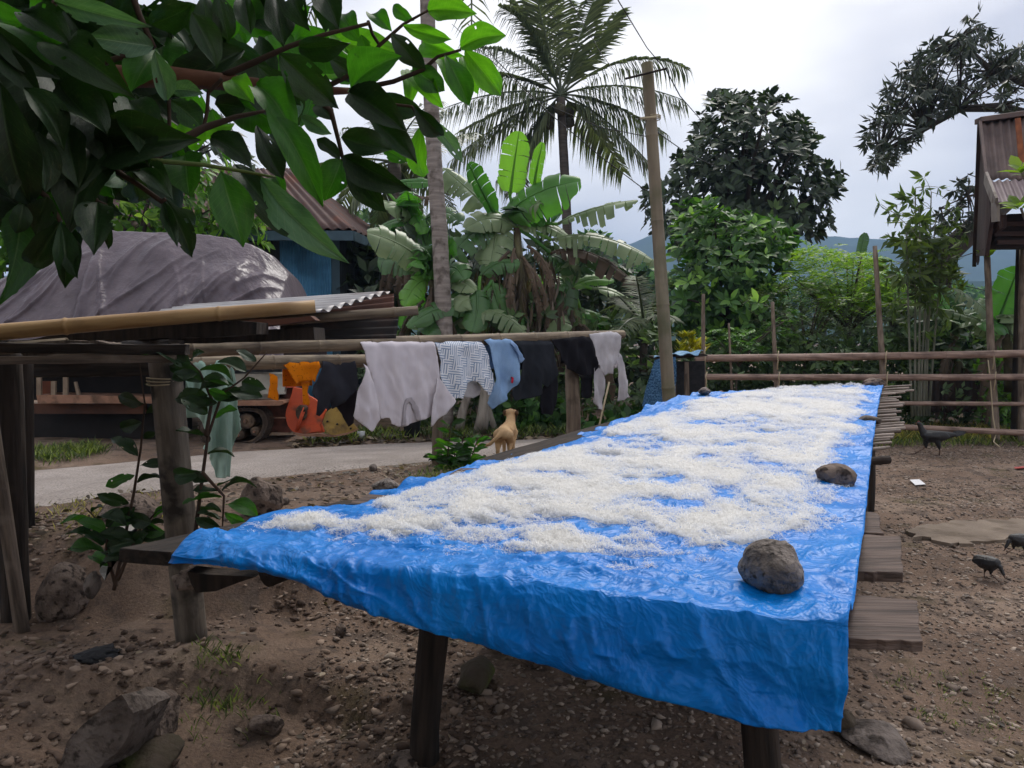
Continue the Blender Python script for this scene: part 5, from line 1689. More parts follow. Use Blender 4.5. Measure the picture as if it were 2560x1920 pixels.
# ------------------------------------------------------------------ bananas
def banana_leaf(p0, p1, p2, W, torn=0.3, roll=0.0, seed=0, curl=0.25):
    rr = np.random.default_rng(seed)
    N_ = 34
    R = bez(p0, p1, p2, N_)
    R3 = np.array([tuple(r) for r in R])
    Lr = sum(np.linalg.norm(R3[i + 1] - R3[i]) for i in range(N_ - 1))
    V, F = tube(R, [0.022 * (1 - 0.85 * s) for s in np.linspace(0, 1, N_)], 6)
    V = [tuple(v) for v in V]
    F = [tuple(f) for f in F]
    view = np.array([0, -1.0, 0.35])
    for s in (-1, 1):
        i = 2
        while i < N_ - 1:
            span = int(rr.integers(2, 5)) if rr.random() < torn else int(rr.integers(5, 10))
            j = min(i + span, N_ - 1)
            dr_extra = rr.random() * torn * 0.9
            cols = 4
            b0 = len(V)
            for q in range(i, j + 1):
                t = q / (N_ - 1)
                w_ = W * 0.5 * min(1, (t * 5) ** 0.6) * min(1, ((1.02 - t) * 4.5) ** 0.6) * (0.95 + 0.1 * rr.random())
                tg = R3[min(q + 1, N_ - 1)] - R3[max(q - 1, 0)]
                tg /= np.linalg.norm(tg)
                sd_ = np.cross(tg, [0, 0, 1]) * (1 - roll) + np.cross(tg, view) * -roll * -1
                if np.linalg.norm(sd_) < 0.25:
                    sd_ = np.cross(tg, view)
                sd_ = sd_ / np.linalg.norm(sd_)
                upn = np.cross(sd_, tg)
                sq = 1 - (0.16 * torn if q in (i, j) else 0)
                for c in range(cols + 1):
                    a = c / cols
                    lift = 0.18 * math.sin(a * 2.0) - (curl + dr_extra) * a * a
                    pnt = R3[q] + sd_ * s * w_ * a * (1 - 0.15 * dr_extra) + (upn if upn[2] > 0 else -upn) * w_ * lift + tg * (0.12 * w_ * a)
                    if q in (i, j) and torn > 0.1:
                        ce = R3[(i + j) // 2]
                        pnt = pnt + (ce - R3[q]) * 0.10 * a * torn * 2
                    pnt[2] -= 0.35 * w_ * a * a * torn * dr_extra
                    V.append(tuple(pnt))
            k = cols + 1
            for q in range(j - i):
                for c in range(cols):
                    a = b0 + q * k + c
                    F.append((a, a + 1, a + 1 + k, a + k))
            i = j
    return mesh('banana_leaf', np.array(V), F)

def banana(label, base_px, y, crown_px, leaves, rs=0.09, skirt=6, name='banana_plant', fill=7, reach=0.9):
    b0, c0 = at(*base_px, y), at(*crown_px, y)
    t = thing(name, label, 'banana plant', b0)
    V, F = tube([b0, b0.lerp(c0, 0.5) + Vector((0.03, 0, 0)), c0], [rs, rs * 0.85, rs * 0.5], 12, wob=0.08)
    obj('stem', mesh('stem', V, F), mat('banana_stem', '#6a6648', '#4b4432', scale=5, stretch=(4, 4, 1), rough=0.8, bump=0.3, bscale=8, dirt='#3a2e22', dscale=4), t)
    rr = random.Random(int(crown_px[0] * 3 + y))
    for i, (l0, l1, l2, wpx, torn, roll, m_) in enumerate(leaves):
        dy = rr.uniform(-0.5, 0.25)
        q0 = at(*l0, y)
        md = at(*l1, y + dy * 0.5)
        q2 = at(*l2, y + dy)
        obj('leaf', banana_leaf(q0, md, q2, wpx * y / FPX, min(1, torn * 1.2 + 0.12), roll, seed=i + int(y * 10)), m_, t)
        if (q0 - c0).length > 0.15:
            V, F = tube(bez(c0, (c0 + q0) / 2 + Vector((0, 0, 0.05)), q0, 6), [0.03, 0.028, 0.026, 0.025, 0.024, 0.022], 6)
            obj('leaf_stalk', mesh('leaf_stalk', V, F), F_BAN, t)
    mats_ = [F_BAN, F_BAN, F_BAND, F_BANP]
    for i in range(fill):        # more leaves round the crown
        a = rr.uniform(0.1, 3.04)
        ln = rr.uniform(0.55, 1.0) * reach
        up_ = rr.uniform(0.1, 0.8)
        q2 = c0 + Vector((math.cos(a) * ln, rr.uniform(-0.5, 0.6), math.sin(a) * ln * up_ - 0.35 * ln * abs(math.cos(a))))
        md = c0.lerp(q2, 0.45) + Vector((0, 0, 0.35 * ln))
        obj('leaf', banana_leaf(c0, md, q2, rr.uniform(0.26, 0.42), rr.uniform(.2, 1.), rr.uniform(.3, .8), seed=i + 90), rr.choice(mats_), t)
    for i in range(skirt):       # dead leaves hanging round the stem
        a = rr.uniform(-1, 1)
        q = c0 + Vector((a * 0.14, -0.08 - 0.12 * rr.random(), -0.1 - rr.random() * 0.4))
        e = q + Vector((a * 0.35 + rr.uniform(-.1, .1), -0.1, -0.55 - rr.random() * 0.5))
        obj('dead_leaf', banana_leaf(q, (q + e) / 2 + Vector((a * 0.2, -0.1, 0.15)), e, 0.07 + rr.random() * 0.07, 1.0, 0.7, seed=i + 50, curl=0.8), F_BANY, t)
    return t

banana('tall banana plant with upright fresh leaf left of the palm trunk', (1300, 900), 9.9, (1292, 570),
       [((1275, 490), (1283, 420), (1298, 328), 70, .25, .8, F_BAN), ((1335, 470), (1340, 420), (1357, 356), 34, .0, .6, F_BAN), ((1258, 548), (1320, 470), (1452, 452), 120, .35, .7, F_BAN),
        ((1242, 548), (1205, 480), (1171, 408), 62, .2, .7, F_BAN), ((1222, 520), (1170, 470), (1108, 420), 78, .5, .6, F_BANP), ((1240, 548), (1245, 590), (1222, 672), 92, .35, 1., F_BANP),
        ((1395, 560), (1470, 515), (1594, 500), 66, .8, .4, F_BANP), ((1380, 600), (1500, 560), (1640, 655), 74, .9, .3, F_BANP), ((1376, 634), (1470, 590), (1605, 725), 60, 1., .3, F_BANY),
        ((1276, 545), (1340, 535), (1412, 580), 80, .5, .6, F_BANP), ((1300, 560), (1360, 500), (1400, 540), 90, .3, .7, F_BAN), ((1250, 560), (1180, 560), (1130, 640), 80, .6, .6, F_BAND)], skirt=5)
banana('broad leaved banana plant leaning left beside the blue house', (1078, 900), 9.7, (1082, 700),
       [((1078, 672), (1010, 600), (918, 582), 88, .25, .75, F_BANP), ((1062, 660), (1000, 640), (945, 650), 90, .2, .8, F_BAND), ((1076, 745), (1092, 790), (1068, 838), 66, .2, 1., F_BAND),
        ((1075, 700), (1040, 690), (1010, 765), 58, .3, .9, F_BAN), ((1100, 690), (1135, 640), (1160, 700), 70, .4, .7, F_BAND), ((1090, 700), (1100, 640), (1135, 600), 70, .3, .8, F_BAN),
        ((1060, 720), (1020, 760), (1005, 820), 50, .4, .8, F_BAN)], skirt=5)
banana('banana plant with dark hanging leaves right of the dead leaf skirts', (1440, 930), 10.1, (1430, 720),
       [((1412, 690), (1420, 740), (1400, 805), 66, .2, 1., F_BAND), ((1375, 770), (1390, 790), (1404, 836), 64, .15, 1., F_BANP), ((1420, 722), (1470, 685), (1535, 702), 40, .1, .6, F_BAN),
        ((1428, 782), (1500, 760), (1548, 860), 50, .3, .5, F_BAN), ((1480, 722), (1590, 715), (1628, 862), 62, .8, .4, F_BANP), ((1440, 700), (1450, 640), (1500, 620), 60, .6, .6, F_BAND),
        ((1360, 740), (1350, 790), (1362, 850), 50, .3, .9, F_BAND), ((1440, 690), (1400, 630), (1370, 640), 62, .5, .7, F_BAND), ((1450, 770), (1480, 800), (1500, 880), 44, .5, .6, F_BANP)], skirt=7)
banana('far banana plant with a browned leaf showing left of the grey trunk', (1010, 860), 11.5, (1030, 560),
       [((960, 470), (1010, 445), (1085, 456), 42, .3, .7, F_BAN), ((990, 497), (1030, 485), (1085, 497), 34, .9, .4, F_BANY), ((928, 580), (960, 565), (1002, 572), 30, .3, .5, F_BAN),
        ((1020, 528), (1050, 540), (1058, 585), 46, .2, .9, F_BAN), ((1040, 540), (1000, 500), (960, 520), 60, .5, .7, F_BANP), ((1050, 560), (1120, 500), (1150, 560), 60, .6, .6, F_BAND), ((1050, 560), (1060, 620), (1090, 650), 60, .4, .8, F_BAND)], skirt=6)
banana('banana plant with arching torn leaf low behind the patterned shirt', (1200, 950), 9.6, (1195, 780),
       [((1130, 815), (1230, 730), (1320, 840), 60, .9, .35, F_BANP), ((1190, 720), (1200, 770), (1180, 830), 64, .2, 1., F_BAND), ((1160, 720), (1140, 780), (1150, 840), 60, .3, .9, F_BAND),
        ((1230, 700), (1240, 760), (1270, 820), 70, .3, .9, F_BAND), ((1200, 690), (1240, 640), (1300, 660), 60, .5, .7, F_BAND)], skirt=5)
banana('banana plant with one broad fresh leaf at the right picture edge', (2530, 980), 9.9, (2510, 820),
       [((2492, 812), (2520, 740), (2546, 668), 92, .12, .95, F_BAN), ((2510, 800), (2570, 740), (2640, 760), 90, .4, .6, F_BAN), ((2500, 820), (2440, 740), (2380, 720), 50, .9, .5, F_BANP), ((2500, 830), (2430, 780), (2320, 770), 46, .9, .5, F_BANP), ((2500, 820), (2540, 780), (2620, 880), 60, .9, .4, F_BANP)], skirt=3, fill=3, reach=0.5)
banana('banana plant with torn grey leaves between cassava and right house', (2390, 990), 10.6, (2385, 830),
       [((2385, 815), (2330, 760), (2270, 770), 48, .8, .5, F_BANP), ((2390, 815), (2420, 730), (2330, 705), 46, 1., .5, F_BAND), ((2380, 800), (2345, 740), (2330, 715), 46, .3, .8, F_BAN), ((2390, 820), (2440, 770), (2480, 740), 44, .9, .4, F_BANP), ((2370, 810), (2310, 790), (2250, 830), 44, .9, .4, F_BAND), ((2400, 940), (2390, 900), (2370, 905), 44, .1, .9, F_BAN)], skirt=4, fill=4, reach=0.5)
banana('distant banana plant whose rolled new leaf pokes up against the hills', (2150, 800), 14.0, (2150, 660),
       [((2150, 650), (2152, 620), (2164, 582), 26, .0, .9, F_BAND), ((2150, 660), (2120, 640), (2090, 660), 40, .4, .6, F_BAN), ((2150, 660), (2190, 640), (2220, 670), 40, .4, .6, F_BAN)], skirt=2, fill=0)

# ------------------------------------------------------------------ trees
dt_poly = [(1800, 232), (1850, 238), (1920, 232), (1965, 244), (1990, 275), (2005, 305), (2020, 305), (2030, 350), (2018, 385), (2060, 405), (2104, 432), (2096, 470), (2060, 500), (2075, 550), (2000, 610), (1850, 640), (1700, 620), (1600, 572), (1612, 505), (1600, 482), (1680, 435), (1680, 402), (1722, 368), (1750, 330), (1738, 302), (1765, 250)]
tree('broadleaf_tree', 'tall dark round-crowned tree standing against the sky right of the pole', 'tree', at(1850, 900, 17) * 1.0, dt_poly, 17.0, 1.0, 1250, 9, 0.20, F_DARK, BARK_D, T8, 0.16, 40, 1.0, tips=0.06, upb=0.7, clump=95, sig=17)
md_poly = [(1700, 490), (1785, 500), (1830, 545), (1900, 548), (1985, 575), (2000, 640), (1960, 720), (1900, 810), (1800, 850), (1700, 860), (1665, 800), (1700, 740), (1670, 700), (1690, 600)]
tree('leafy_tree', 'mid green leafy tree with bright shoot tips in front of the dark tree', 'tree', at(1810, 960, 12.5), md_poly, 12.5, 0.6, 720, 8, 0.16, F_GREEN, BARK_D, T8, 0.07, 18, 1.0, tips=0.35, upb=0.7, clump=70, sig=20)
lt_poly = [(-80, 440), (300, 420), (560, 400), (640, 480), (664, 610), (600, 650), (470, 585), (220, 590), (60, 650), (-80, 720)]
tree('leafy_tree', 'bright green leafy tree between the grey tarpaulin and the foreground leaves', 'tree', at(420, 900, 11.2), lt_poly, 11.2, 0.25, 460, 8, 0.17, F_FRESH, BARK_D, T8, 0.08, 18, 1.0, tips=0.3, upb=0.3, droop=0.25)
# backing so that the left tree reads dense
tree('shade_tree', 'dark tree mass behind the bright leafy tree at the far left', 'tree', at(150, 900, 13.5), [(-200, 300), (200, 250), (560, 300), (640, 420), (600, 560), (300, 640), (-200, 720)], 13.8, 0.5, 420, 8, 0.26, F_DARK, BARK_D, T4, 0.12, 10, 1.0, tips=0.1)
# feathery tree: flat sprays of small leaflets
def sprays(C, n_per, L_, leaf, rng, flat=0.25, wid=0.9, tpl=T2):
    n = len(C)
    a = rng.random(n) * 2 * np.pi
    d = np.stack([np.cos(a), np.sin(a), flat * rng.normal(size=n) - 0.1], -1)
    d = nrm(d)
    s = np.stack([-np.sin(a), np.cos(a), 0.2 * rng.normal(size=n)], -1)
    out = []
    for k in range(n_per):
        t = (k // 2 + 1) / (n_per / 2)
        sg = 1 if k % 2 else -1
        P = C + d * (L_ * t) + np.stack([np.zeros(n), np.zeros(n), -0.25 * L_ * t * t * np.ones(n)], -1)
        D = s * sg + d * 0.5
        out.append(leaf_arrays(P, D, np.tile([0, 0, 1.0], (n, 1)) + 0.3 * rng.normal(size=(n, 3)), leaf * (1.1 - 0.5 * t), tpl, wid, np.clip(0.25 + 0.5 * rng.random(n), 0, 1), rng))
    return out
def spray_tree(name, label, base, poly, y, spread, n, n_per, L_, leaf, m, bark, r, limbs, flat=0.25, tpl=T2, wid=0.9, cat='tree'):
    rng = np.random.default_rng(sum(map(ord, label)))
    t = thing(name, label, cat, base)
    C = px_points(poly, n, y, spread, rng)
    V, F, W = cat_leaves(sprays(C, n_per, L_, leaf, rng, flat, wid, tpl))
    obj('crown', mesh('crown', V, F, smooth=False, var=W), m, t, kind='stuff')
    fk = Vector((base[0], base[1], lerp(base[2], float(C[:, 2].mean()), 0.5)))
    parts = [tube([Vector((base[0], base[1], base[2] - .1)), fk], [r, r * 0.8], 8)]
    for i in rng.choice(n, limbs, replace=False):
        e = Vector(C[i])
        parts.append(tube(bez(fk, fk.lerp(e, 0.5) + Vector((0, 0, 0.15)), e, 6), [r * 0.5 * (1 - .8 * s) + 0.004 for s in np.linspace(0, 1, 6)], 5))
    V, F = join(parts)
    obj('trunk', mesh('trunk', V, F), bark, t)
spray_tree('feathery_tree', 'light green feathery-leaved tree behind the middle of the fence', at(2120, 960, 12.0), [(2000, 622), (2060, 605), (2110, 625), (2200, 635), (2262, 700), (2240, 762), (2150, 775), (2050, 765), (1985, 705), (1900, 735), (1965, 665)], 12.0, 0.55, 700, 16, 0.30, 0.085, F_FEATH, BARK, 0.04, 14)
spray_tree('layered_shrub', 'shrub with flat layered tiers of tiny leaves behind the bamboo fence', at(2010, 1000, 11.4), [(1860, 745), (1950, 700), (2060, 705), (2140, 760), (2170, 850), (2240, 830), (2250, 880), (1900, 890), (1790, 880), (1880, 800)], 11.4, 0.35, 620, 14, 0.24, 0.06, F_GREY, BARK, 0.03, 14, flat=0.12, cat='shrub')
spray_tree('papaya_like_plant', 'low fresh green plant with fan-like leaves just behind the fence rails', at(1840, 1000, 10.6), [(1770, 830), (1830, 815), (1880, 830), (1930, 790), (1990, 770), (2010, 800), (1930, 860), (1880, 900), (1780, 900)], 10.6, 0.25, 90, 16, 0.26, 0.10, F_GREEN, BARK, 0.015, 8, flat=0.2, tpl=T4, cat='plant')
spray_tree('feathery_tree', 'yellow green feathery crown beside the leaning living fence post', at(2230, 960, 11.6), [(2170, 660), (2280, 690), (2300, 760), (2230, 790), (2150, 740)], 11.6, 0.4, 200, 16, 0.28, 0.08, F_FEATH, BARK, 0.03, 8)

# mango branches reaching in from behind the right house
mg_poly = [(2160, 330), (2190, 290), (2235, 150), (2330, 110), (2395, 45), (2450, 35), (2500, 110), (2560, 110), (2640, 180), (2640, 330), (2480, 285), (2440, 262), (2360, 290), (2300, 340), (2225, 425), (2195, 440), (2165, 400)]
mg = thing('mango_tree', 'dark mango tree reaching in above the steep roof at the right', 'tree', (8.8, 16.5, 0))
rng = np.random.default_rng(77)
C = px_points(mg_poly, 470, 16, 0.9, rng, clump=60, sig=15)
C2 = px_points([(2385, 450), (2442, 420), (2445, 560), (2340, 570), (2330, 540), (2380, 520)], 45, 16, 0.4, rng)
CC = np.vstack([C, C2])
V, F, W = rosettes(CC, rand_unit(len(CC), rng) * 0.6 + np.array([0, 0, -0.15]), 11, 0.20, T4, 1.0, 0.55, rng=rng, droop=0.4)
obj('crown', mesh('crown', V, F, smooth=False, var=W), F_MANGO, mg, kind='stuff')
parts = [tube([Vector((8.8, 16.5, -0.1)), Vector((9.1, 16.4, 3)), at(2700, 330, 16.2)], [0.3, 0.26, 0.2], 10)]
limb = [at(u, v, 16.0) for u, v in ((2700, 330), (2600, 300), (2500, 268), (2400, 272), (2310, 325), (2200, 385))]
parts.append(tube(limb, [0.2, 0.15, 0.10, 0.07, 0.045, 0.02], 8))
limb2 = [at(u, v, 16.2) for u, v in ((2700, 330), (2600, 220), (2480, 180), (2400, 100))]
parts.append(tube(limb2, [0.16, 0.1, 0.07, 0.02], 8))
limb3 = [at(u, v, 15.8) for u, v in ((2600, 420), (2480, 480), (2420, 490), (2350, 520))]
parts.append(tube(limb3, [0.06, 0.035, 0.02, 0.01], 6))
LB = limb + limb2 + limb3
for i in range(0, len(CC), 3):
    e = Vector(CC[i])
    s = min(LB, key=lambda q: (q - e).length)
    parts.append(tube(bez(s, s.lerp(e, 0.5) + Vector((0, 0, 0.15)), e, 5), [0.025, 0.02, 0.015, 0.01, 0.006], 5))
V, F = join(parts)
obj('trunk', mesh('trunk', V, F), BARK_D, mg)

# cassava
cs = thing('cassava_plant', 'tall cassava with bundled bare stems and palmate leaves behind the fence', 'cassava', at(2295, 1040, 9.9))
rng = np.random.default_rng(5)
parts, tipsC = [], []
for k in range(7):
    b0 = at(2280 + k * 7, 1040, 9.8 + 0.05 * k)
    e = at(2270 + k * 16 + rng.normal() * 6, [560, 470, 520, 600, 480, 540, 590][k], 9.8 + 0.1 * rng.normal())
    parts.append(tube(bez(b0, (b0 + e) / 2 + Vector((0.04 * rng.normal(), 0, 0)), e, 10), [0.017 * (1 - 0.6 * s) for s in np.linspace(0, 1, 10)], 6))
    for s in np.linspace(0.6, 1.0, 12):
        tipsC.append((bez(b0, (b0 + e) / 2, e, 30)[int(s * 29)], s))
leaves = []
for c, s in tipsC:
    for q in range(2):
        a = rng.random() * 6.28
        ln = 0.16 + 0.16 * rng.random()
        e = c + Vector((math.cos(a) * ln, math.sin(a) * ln * 0.7, 0.10 * rng.normal() + 0.02))
        parts.append(tube([c, c.lerp(e, 0.5) + Vector((0, 0, 0.02)), e], [0.004, 0.0035, 0.003], 4))
        od = np.array([tuple((e - c).normalized())])
        leaves.append(rosettes(np.array([tuple(e)]), od * 0.5 + np.array([[0, 0, -0.3]]), 7, 0.16, T4, 1.0, 0.7, rng=rng, droop=0.3))
V, F = join(parts)
obj('stems', mesh('stems', V, F), mat('cassava_stem', '#7d7d70', '#5d6152', scale=5, rough=0.8), cs)
V, F, W = cat_leaves(leaves)
obj('foliage', mesh('foliage', V, F, smooth=False, var=W), foliage_mat('leaves_cassava', '#5d7342', '#465a34', '#92a44a', 0.35), cs, kind='stuff')

def rosette_plant(name, label, cat, c, out, n, Ln, m, wid=1.0, tpl=T8, spread=0.9, seed=0, stem=None, parts_as='leaf'):
    rng = np.random.default_rng(seed)
    t = thing(name, label, cat, c)
    for i in range(n):
        V, F, W = rosettes(np.array([tuple(c)]) + rng.normal(size=(1, 3)) * Ln * 0.08, np.array([out]), 1, Ln, tpl, spread, wid, rng=rng)
        obj('leaf', mesh('leaf', V, F, smooth=True, var=W), m, t)
    if stem is not None:
        V, F = tube(stem, [0.012] * len(stem), 6)
        obj('stem', mesh('stem', V, F), BARK, t)
    return t
q = at(2465, 642, FY + 0.12)
rosette_plant('leaf_tuft', 'bright yellow green leaf tuft sprouting on top of the living fence post', 'leaves', q, (0, -0.2, 1), 22, 0.17, foliage_mat('leaves_lime', '#86a52e', '#6d9026', '#b4c440', 0.45), 1.3, seed=3)
for k, (u, v, lb_) in enumerate(((2555, 430, 'upper of the bright leaf tufts in front of the steep roof'), (2552, 520, 'lower of the bright leaf tufts in front of the steep roof'))):
    rosette_plant('leaf_tuft', lb_, 'leaves', at(u, v, 7.6), (-0.3, -0.2, 0.6), 12, 0.19, MATS['leaves_lime'], 1.0, seed=8 + k, stem=[at(u, v, 7.6), at(u + 60, v + 160, 7.7)])
cr = at(1730, 880, 9.7)
ct = thing('croton_bush', 'bright yellow croton bush behind the leaning pole', 'bush', cr)
rng = np.random.default_rng(12)
C = px_points([(1700, 850), (1720, 832), (1735, 848), (1755, 852), (1762, 885), (1700, 890)], 26, 9.7, 0.08, rng)
V, F, W = rosettes(C, np.tile([0, -0.1, 1.0], (26, 1)), 12, 0.11, T4, 0.7, 0.8, rng=rng)
obj('foliage', mesh('foliage', V, F, smooth=False, var=W), F_YEL, ct, kind='stuff')

# undergrowth masses
def undergrowth(name, label, poly, y, spread, n, nl, Ln, m, seed, tpl=T4, wid=1.0):
    rng = np.random.default_rng(seed)
    C = px_points(poly, n, y, spread, rng)
    C[:, 2] = np.maximum(C[:, 2], gz(C[:, 0], C[:, 1], False) + 0.02)
    V, F, W = rosettes(C, rand_unit(n, rng) * 0.7 + np.array([0, -0.2, 0.6]), nl, Ln, tpl, 1.0, wid, rng=rng)
    o = obj(name, mesh(name, V, F, smooth=False, var=W), m, kind='stuff')
    tag(o, label, 'undergrowth')
undergrowth('undergrowth', 'dark leafy undergrowth below the banana plants beyond the lane', [(900, 830), (1150, 800), (1400, 780), (1640, 800), (1660, 950), (1620, 1040), (1400, 1095), (1050, 1090), (900, 1000)], 10.2, 0.35, 900, 6, 0.14, F_UNDER, 1)
undergrowth('creeper', 'broad leaved dark creeper on the ground right of the dog', [(1215, 1000), (1300, 985), (1400, 1000), (1440, 1060), (1600, 1030), (1640, 1060), (1480, 1095), (1230, 1090)], 9.55, 0.12, 170, 5, 0.13, F_GREEN, 2, T8, 1.6)
undergrowth('undergrowth', 'mixed green undergrowth behind the bamboo fence rails', [(1700, 880), (1900, 850), (2100, 850), (2350, 830), (2600, 850), (2600, 1075), (2260, 1070), (1740, 1030)], 11.0, 0.4, 1500, 6, 0.12, F_UNDER, 3)
undergrowth('undergrowth', 'grey green mixed shrubs under the right bananas', [(2200, 760), (2350, 780), (2560, 800), (2600, 1000), (2400, 960), (2250, 900)], 11.4, 0.3, 700, 6, 0.12, F_GREY, 4)
undergrowth('undergrowth', 'fresh green weeds low behind the right fence', [(2440, 900), (2600, 880), (2600, 1080), (2440, 1060)], 10.4, 0.2, 260, 5, 0.09, F_FRESH, 5)
undergrowth('undergrowth', 'dark hedge mass closing the view behind the fence', [(1640, 760), (1900, 760), (2300, 800), (2620, 820), (2620, 1050), (1640, 1040)], 14.5, 0.7, 1300, 7, 0.20, F_UNDER, 6)
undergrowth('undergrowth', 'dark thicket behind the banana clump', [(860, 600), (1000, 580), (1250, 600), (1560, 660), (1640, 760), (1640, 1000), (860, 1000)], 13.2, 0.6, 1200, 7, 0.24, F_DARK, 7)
rng = np.random.default_rng(8)
C = px_points([(1190, 660), (1260, 630), (1380, 640), (1420, 740), (1390, 860), (1230, 850)], 330, 9.95, 0.14, rng)
D = np.stack([rng.normal(size=330) * 0.25, rng.normal(size=330) * 0.2, -np.ones(330)], -1)
V, F, W = leaf_arrays(C, D, rng.normal(size=(330, 3)) + np.array([0, -0.8, 0]), 0.22 + 0.3 * rng.random(330), T8, 0.26, rng.random(330) * 0.7, rng)
tag(obj('dead_leaves', mesh('dead_leaves', V, F, smooth=False, var=W), F_DRY, kind='stuff'), 'brown dead leaf shreds hanging under the banana clump', 'dead leaves')

# distant trees beyond the gardens
far = [(1480, 640, 45, 60, 110, 'pale hazy tree behind the banana leaves'), (1575, 690, 60, 70, 80, 'hazy round tree in the gap left of the pole'), (1650, 720, 80, 60, 70, 'small hazy tree at the foot of the mountain'), (900, 560, 38, 120, 60, 'distant tree top above the blue house roof'),
       (2060, 740, 70, 120, 60, 'faint tree behind the feathery crown'), (2330, 735, 90, 120, 40, 'low hazy trees behind the torn bananas'), (2450, 745, 110, 160, 36, 'faint line of trees under the right house')]
for i, (u, v, y, wp, hp_, lb_) in enumerate(far):
    b0 = at(u, 850, y); b0.z = 0
    tree('distant_tree', lb_, 'tree', b0, [(u - wp, v + hp_ * .5), (u - wp * .8, v - hp_ * .3), (u - wp * .2, v - hp_ * .5), (u + wp * .4, v - hp_ * .5), (u + wp * .9, v - hp_ * .1), (u + wp, v + hp_ * .6)], y, y * 0.02, 160, 7, 0.5 * y / 45, F_GREEN, BARK_D, T2, 0.2, 6, tips=0.1, group='distant trees')
# ------------------------------------------------------------------ the foreground tree: every leaf in view its own part
def big_leaf_mesh(seed, arch=0.08, fold=0.18, wave=0.02, tip=0.1, holes=0, twist=0.0):
    rr = np.random.default_rng(seed)
    nt, nc = 26, 5
    V, UV = [], []
    ph = rr.random() * 6
    e1 = rr.uniform(0.88, 1.12)
    e2 = rr.uniform(0.6, 0.85)
    bend = rr.uniform(-0.07, 0.07)
    for i in range(nt + 1):
        t = i / nt
        w_ = 0.5 * (math.sin(math.pi * min(1, t ** e1)) ** e2 if 0 < t < 1 else 0.0)
        if t > 0.86:
            w_ *= max(0.0, 1 - ((t - 0.86) / 0.14) ** 0.8 * 0.45)
        w_ = max(w_, 0.006)
        for c in range(-nc, nc + 1):
            a = c / nc
            vein = 0.006 * math.cos((t * 11 - abs(a) * 2.3) * 2 * math.pi) * (0.3 + abs(a))
            x = a * w_ * (1 + 0.05 * math.sin(t * 13 + ph * 2 + (1 if a > 0 else 4)) * abs(a)) + bend * 4 * t * (1 - t)
            z = arch * 4 * t * (1 - t) + fold * abs(a) * w_ + wave * math.sin(t * 9 + ph + (2 if a > 0 else 0)) * abs(a) ** 2 + vein - 0.02 * (abs(a) < 0.05) + twist * (t - 0.5) * a * w_ * 2 - 0.10 * max(0, t - 0.75) * 2
            V.append((x, t, z))
            UV.append((a, t))
    k = 2 * nc + 1
    I = np.arange((nt + 1) * k).reshape(nt + 1, k)
    F = np.stack([I[:-1, :-1], I[:-1, 1:], I[1:, 1:], I[1:, :-1]], -1)
    keep_ = np.ones(F.shape[:2], bool)
    for _ in range(holes):           # insect holes and torn margins
        hi, hj = int(rr.integers(5, nt - 5)), int(rr.choice([0, 1, 2, 7, 8, 9]))
        keep_[hi:hi + int(rr.integers(1, 3)), hj] = False
    return mesh('big_leaf', V, F[keep_], uv=UV)

def big_leaf_mat(name, c1, c2, vein, transl, tcol, rough=0.5, vamt=0.25):
    m = mat(name, c1, c2, scale=3, rough=rough, spec=0.5, transl=transl, tcol=tcol, var='obj', vamt=vamt, coord='UV', dirt=None)
    t = m.node_tree
    N, LK = t.nodes, t.links.new
    b = N['Principled BSDF']
    src = b.inputs['Base Color'].links[0].from_socket
    tc = N.new('ShaderNodeTexCoord')
    sp = N.new('ShaderNodeSeparateXYZ')
    LK(tc.outputs['UV'], sp.inputs[0])
    def mth(op, a, c=None):
        n = N.new('ShaderNodeMath')
        n.operation = op
        for i, v in enumerate((a, c)):
            if v is None:
                continue
            if isinstance(v, (int, float)):
                n.inputs[i].default_value = v
            else:
                LK(v, n.inputs[i])
        return n.outputs[0]
    ax = mth('ABSOLUTE', sp.outputs['X'])
    ph = mth('FRACT', mth('SUBTRACT', mth('MULTIPLY', sp.outputs['Y'], 11.0), mth('MULTIPLY', ax, 2.3)))
    v1 = mth('LESS_THAN', mth('ABSOLUTE', mth('SUBTRACT', ph, 0.5)), 0.05)
    v2 = mth('LESS_THAN', ax, 0.035)
    vv = mth('MAXIMUM', mth('MULTIPLY', v1, 0.30), mth('MULTIPLY', v2, 0.75))
    mx = N.new('ShaderNodeMixRGB')
    LK(vv, mx.inputs['Fac'])
    LK(src, mx.inputs['Color1'])
    mx.inputs['Color2'].default_value = hx(vein)
    nz = N.new('ShaderNodeTexNoise')
    nz.inputs['Scale'].default_value = 5.5
    nz.inputs['Detail'].default_value = 8
    nz.inputs['Roughness'].default_value = 0.7
    oi = N.new('ShaderNodeObjectInfo')
    cb = N.new('ShaderNodeVectorMath')
    cb.operation = 'ADD'
    LK(tc.outputs['UV'], cb.inputs[0])
    LK(oi.outputs['Location'], cb.inputs[1])
    LK(cb.outputs['Vector'], nz.inputs['Vector'])
    mr = N.new('ShaderNodeMapRange')
    mr.inputs['From Min'].default_value, mr.inputs['From Max'].default_value = 0.58, 0.70
    mr.inputs['To Max'].default_value = 0.6
    LK(nz.outputs['Fac'], mr.inputs['Value'])
    m2 = N.new('ShaderNodeMixRGB')
    LK(mr.outputs['Result'], m2.inputs['Fac'])
    LK(mx.outputs['Color'], m2.inputs['Color1'])
    m2.inputs['Color2'].default_value = hx('#5a6038')
    LK(m2.outputs['Color'], b.inputs['Base Color'])
    bp = N.new('ShaderNodeBump')
    bp.inputs['Strength'].default_value = 0.25
    bp.inputs['Distance'].default_value = 0.01
    LK(nz.outputs['Fac'], bp.inputs['Height'])
    LK(bp.outputs['Normal'], b.inputs['Normal'])
    return m
